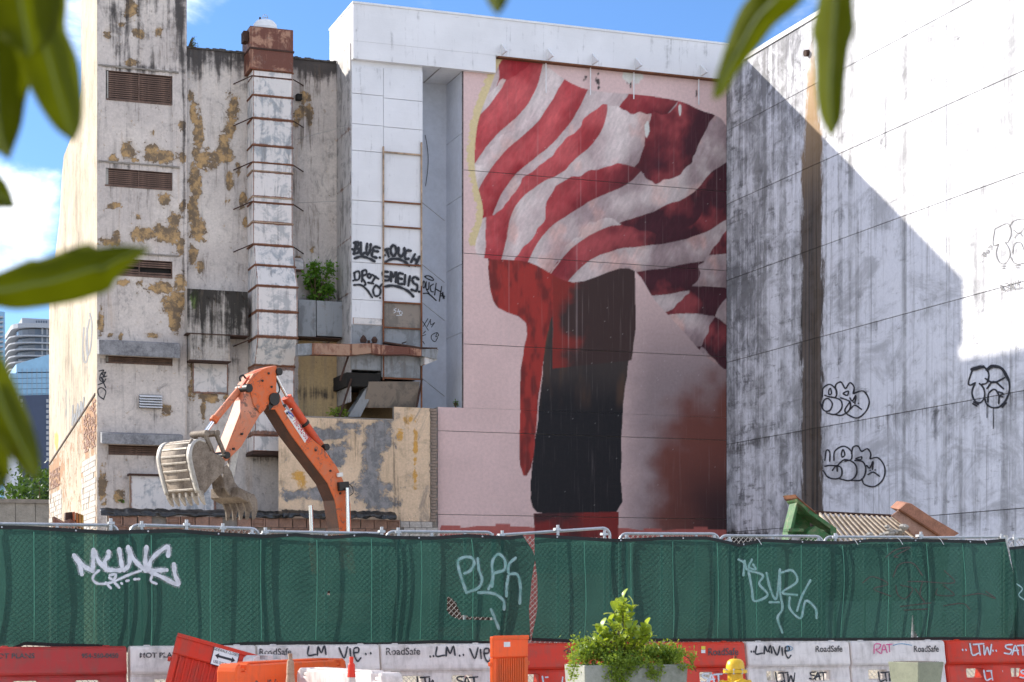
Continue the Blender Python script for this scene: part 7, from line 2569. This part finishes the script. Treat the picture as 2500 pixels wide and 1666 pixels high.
# blue glass slab, navy block, sliver tower
YG = 300.0
gb = thing('blue_glass_building', 'pale blue glass building with a sloping roof edge, below the balcony tower', 'building', (at(80, 1300, YG).x, YG, 0))
for r_ in range(6):
    pts = [(28, 900 + 14 * r_), (40, 896 + 14 * r_) if r_ else (40, 889), (150, 900 - 40 if r_ == 0 else 896 + 14 * r_), (150, 908 + 14 * r_), (28, 912 + 14 * r_)]
    if r_ > 0:
        pts = [(24, 899 + 13 * r_), (150, 897 + 13 * r_), (150, 909 + 13 * r_), (24, 911 + 13 * r_)]
    else:
        pts = [(40, 889), (118, 866), (150, 857), (150, 908), (40, 909)]
    MB().prism([at(a, b, YG) for a, b in pts], (0, 12, 0)).build('glass_band', M['far_blue'], gb)
for i in range(9):
    px = 42 + i * 12
    MB().prism([at(px, 900, YG - 0.2), at(px + 0.8, 900, YG - 0.2), at(px + 0.8, 970, YG - 0.2), at(px, 970, YG - 0.2)], (0, 0.15, 0)).build('mullion', M['far_white'], gb)
MB().prism([at(24, 970, YG + 1), at(150, 970, YG + 1), at(150, 1300, YG + 1), at(24, 1300, YG + 1)], (0, 10, 0)).build('lower_body', M['far_navy'], gb)
YNV = 240.0
nv = thing('navy_building', 'dark navy building with a column of small square lit-looking windows', 'building', (at(80, 1300, YNV).x, YNV, 0))
MB().prism([at(46, 966, YNV), at(150, 963, YNV), at(150, 1460, YNV), at(46, 1460, YNV)], (0, 15, 0)).build('wall', M['far_navy'], nv)
for i in range(12):
    for px in (113, 49) if i < 3 else (113,):
        py = 975 + i * 13
        MB().prism([at(px, py, YNV - 0.06), at(px + 6, py, YNV - 0.06), at(px + 6, py + 8, YNV - 0.06), at(px, py + 8, YNV - 0.06)], (0, 0.3, 0)).build('window', M['far_white'], nv)
YSV = 380.0
sv = thing('slab_tower', 'distant pale slab tower with stacked balconies at the left edge', 'building', (at(0, 1300, YSV).x, YSV, 0))
MB().prism([at(-60, 752, YSV), at(12, 762, YSV), at(13, 1300, YSV), at(-60, 1300, YSV)], (0, 12, 0)).build('body', M['far_blue'], sv)
for i in range(14):
    py = 772 + i * 12
    MB().prism([at(-60, py, YSV - 1.2), at(8, py, YSV - 1.2), at(8, py + 4, YSV - 1.2), at(-60, py + 4, YSV - 1.2)], (0, 1.1, 0)).build('balcony', M['far_white'], sv)

# ================================================================== leaves of the near tree, out of focus
def near(px, py, d):
    r = ray(px, py)
    return EYE + r * d


def big_leaf(parent, left, rightp, d, tilt=0.0, camber=0.05):
    """leaf between two edge outlines (pixel polylines from stalk to tip), a real cupped blade at distance d"""
    N, K = 22, 8

    def resample(pl):
        pl = np.array(smooth(pl, 5))
        s_ = np.concatenate([[0], np.cumsum(np.hypot(*np.diff(pl, axis=0).T))])
        t_ = np.linspace(0, s_[-1], N)
        return np.stack([np.interp(t_, s_, pl[:, 0]), np.interp(t_, s_, pl[:, 1])], 1)
    Lf, Rg = resample(left), resample(rightp)
    vs, fs = [], []
    for i in range(N):
        for j in range(K + 1):
            f = j / K
            p = Lf[i] * (1 - f) + Rg[i] * f
            cup = camber * (abs(f - 0.5) * 2) ** 1.3 * math.sin(math.pi * (0.15 + 0.8 * i / N)) + tilt * (f - 0.5) + 0.06 * math.sin(i / N * 2.2) * d / 2.2 + 0.008 * math.sin(i * 1.1) * abs(f - 0.5)
            vs.append(near(p[0], p[1], d + cup))
    for i in range(N - 1):
        for j in range(K):
            a = i * (K + 1) + j
            fs.append((a, a + 1, a + K + 2, a + K + 1))
    o = MB().add(vs, fs).build('leaf', M['leaf_fg'], parent, smooth=True, fix=False)
    md = o.modifiers.new('thick', 'SOLIDIFY')
    md.thickness = 0.0012
    # midrib
    rib = [near(*((Lf[i] + Rg[i]) / 2), d - 0.004 + 0.06 * math.sin(i / N * 2.2) * d / 2.2) for i in range(N - 1)]
    MB().tube(rib, 0.0025, 5, r1=0.0008).build('midrib', M['leaf_rib'], o, smooth=True)
    return o


M['leaf_rib'] = simple('leaf_midrib', (0.12, 0.16, 0.03), 0.5, var=0.1, bump=0)


def branch(label, pts, d, r=0.006):
    root = thing('leafy_branch', label, 'branch', near(*pts[0], d), 'twigs of the near tree')
    MB().tube([near(a, b, d) for a, b in smooth(pts)], r, 7, r1=r * 0.5).build('twig', M['stem'], root, smooth=True)
    return root


D = 2.3
br = branch('out-of-focus leafy twig over the top left corner with long drooping leaves', [(-160, -330), (-40, -200), (60, -110), (130, -60)], D)
big_leaf(br, [(30, -100), (20, 0), (40, 120), (80, 230), (130, 310), (176, 346)], [(150, -100), (162, 0), (158, 70), (186, 140), (199, 230), (198, 300), (178, 348)], D, 0.10)
big_leaf(br, [(-110, -90), (-110, 60), (-90, 220), (-50, 330), (22, 388)], [(70, -90), (80, 60), (76, 180), (62, 250), (52, 310), (24, 390)], D + 0.08, -0.05)
big_leaf(br, [(-60, -80), (-50, 20), (0, 90), (40, 120), (70, 140)], [(130, -90), (150, -10), (140, 60), (110, 110), (72, 142)], D - 0.07, 0.05)
br = branch('out-of-focus twig at the left edge with one small leaf tip', [(-260, 330), (-160, 390), (-90, 430)], D + 0.05)
big_leaf(br, [(-120, 430), (-70, 480), (-20, 505), (36, 508)], [(-110, 400), (-50, 405), (10, 440), (38, 506)], D + 0.05)
br = branch('out-of-focus twig at the left edge with one long jagged leaf across the tower', [(-300, 740), (-180, 725), (-70, 715)], D)
big_leaf(br, [(-70, 690), (0, 664), (80, 630), (100, 632), (208, 594), (234, 604), (300, 598), (368, 606)], [(-70, 735), (0, 752), (58, 757), (182, 738), (238, 720), (266, 713), (290, 676), (369, 608)], D, 0.05)
br = branch('out-of-focus twig low at the left edge with yellowing drooping leaves', [(-240, 760), (-120, 820), (-40, 870)], D)
big_leaf(br, [(-70, 850), (-60, 940), (-30, 1030), (10, 1095), (46, 1136), (62, 1160), (88, 1168)], [(-10, 850), (22, 905), (54, 980), (84, 1060), (97, 1124), (90, 1169)], D, 0.06)
big_leaf(br, [(-110, 900), (-110, 1010), (-80, 1110), (-40, 1180), (8, 1192)], [(-40, 900), (-10, 1000), (16, 1080), (24, 1140), (10, 1194)], D + 0.07)
br = branch('out-of-focus twig above the white wall with two hanging leaves', [(2200, -260), (2080, -160), (1990, -90), (1930, -70)], D + 0.1)
big_leaf(br, [(1900, -70), (1824, 0), (1792, 58), (1770, 120), (1746, 201), (1739, 240)], [(2000, -60), (1948, 12), (1892, 58), (1851, 112), (1797, 178), (1766, 230), (1741, 242)], D + 0.1, 0.05)
big_leaf(br, [(2010, -70), (2000, 0), (1991, 40), (1983, 80), (1992, 110), (1994, 223), (2004, 286), (2028, 334)], [(2080, -70), (2080, 0), (2085, 70), (2072, 112), (2061, 201), (2054, 290), (2030, 336)], D + 0.14, -0.04)
br = branch('out-of-focus twig above the parapet with a single leaf tip', [(1240, -260), (1215, -190), (1200, -130)], D)
big_leaf(br, [(1185, -130), (1180, -60), (1190, 0), (1212, 34)], [(1215, -130), (1240, -60), (1238, 0), (1216, 36)], D)
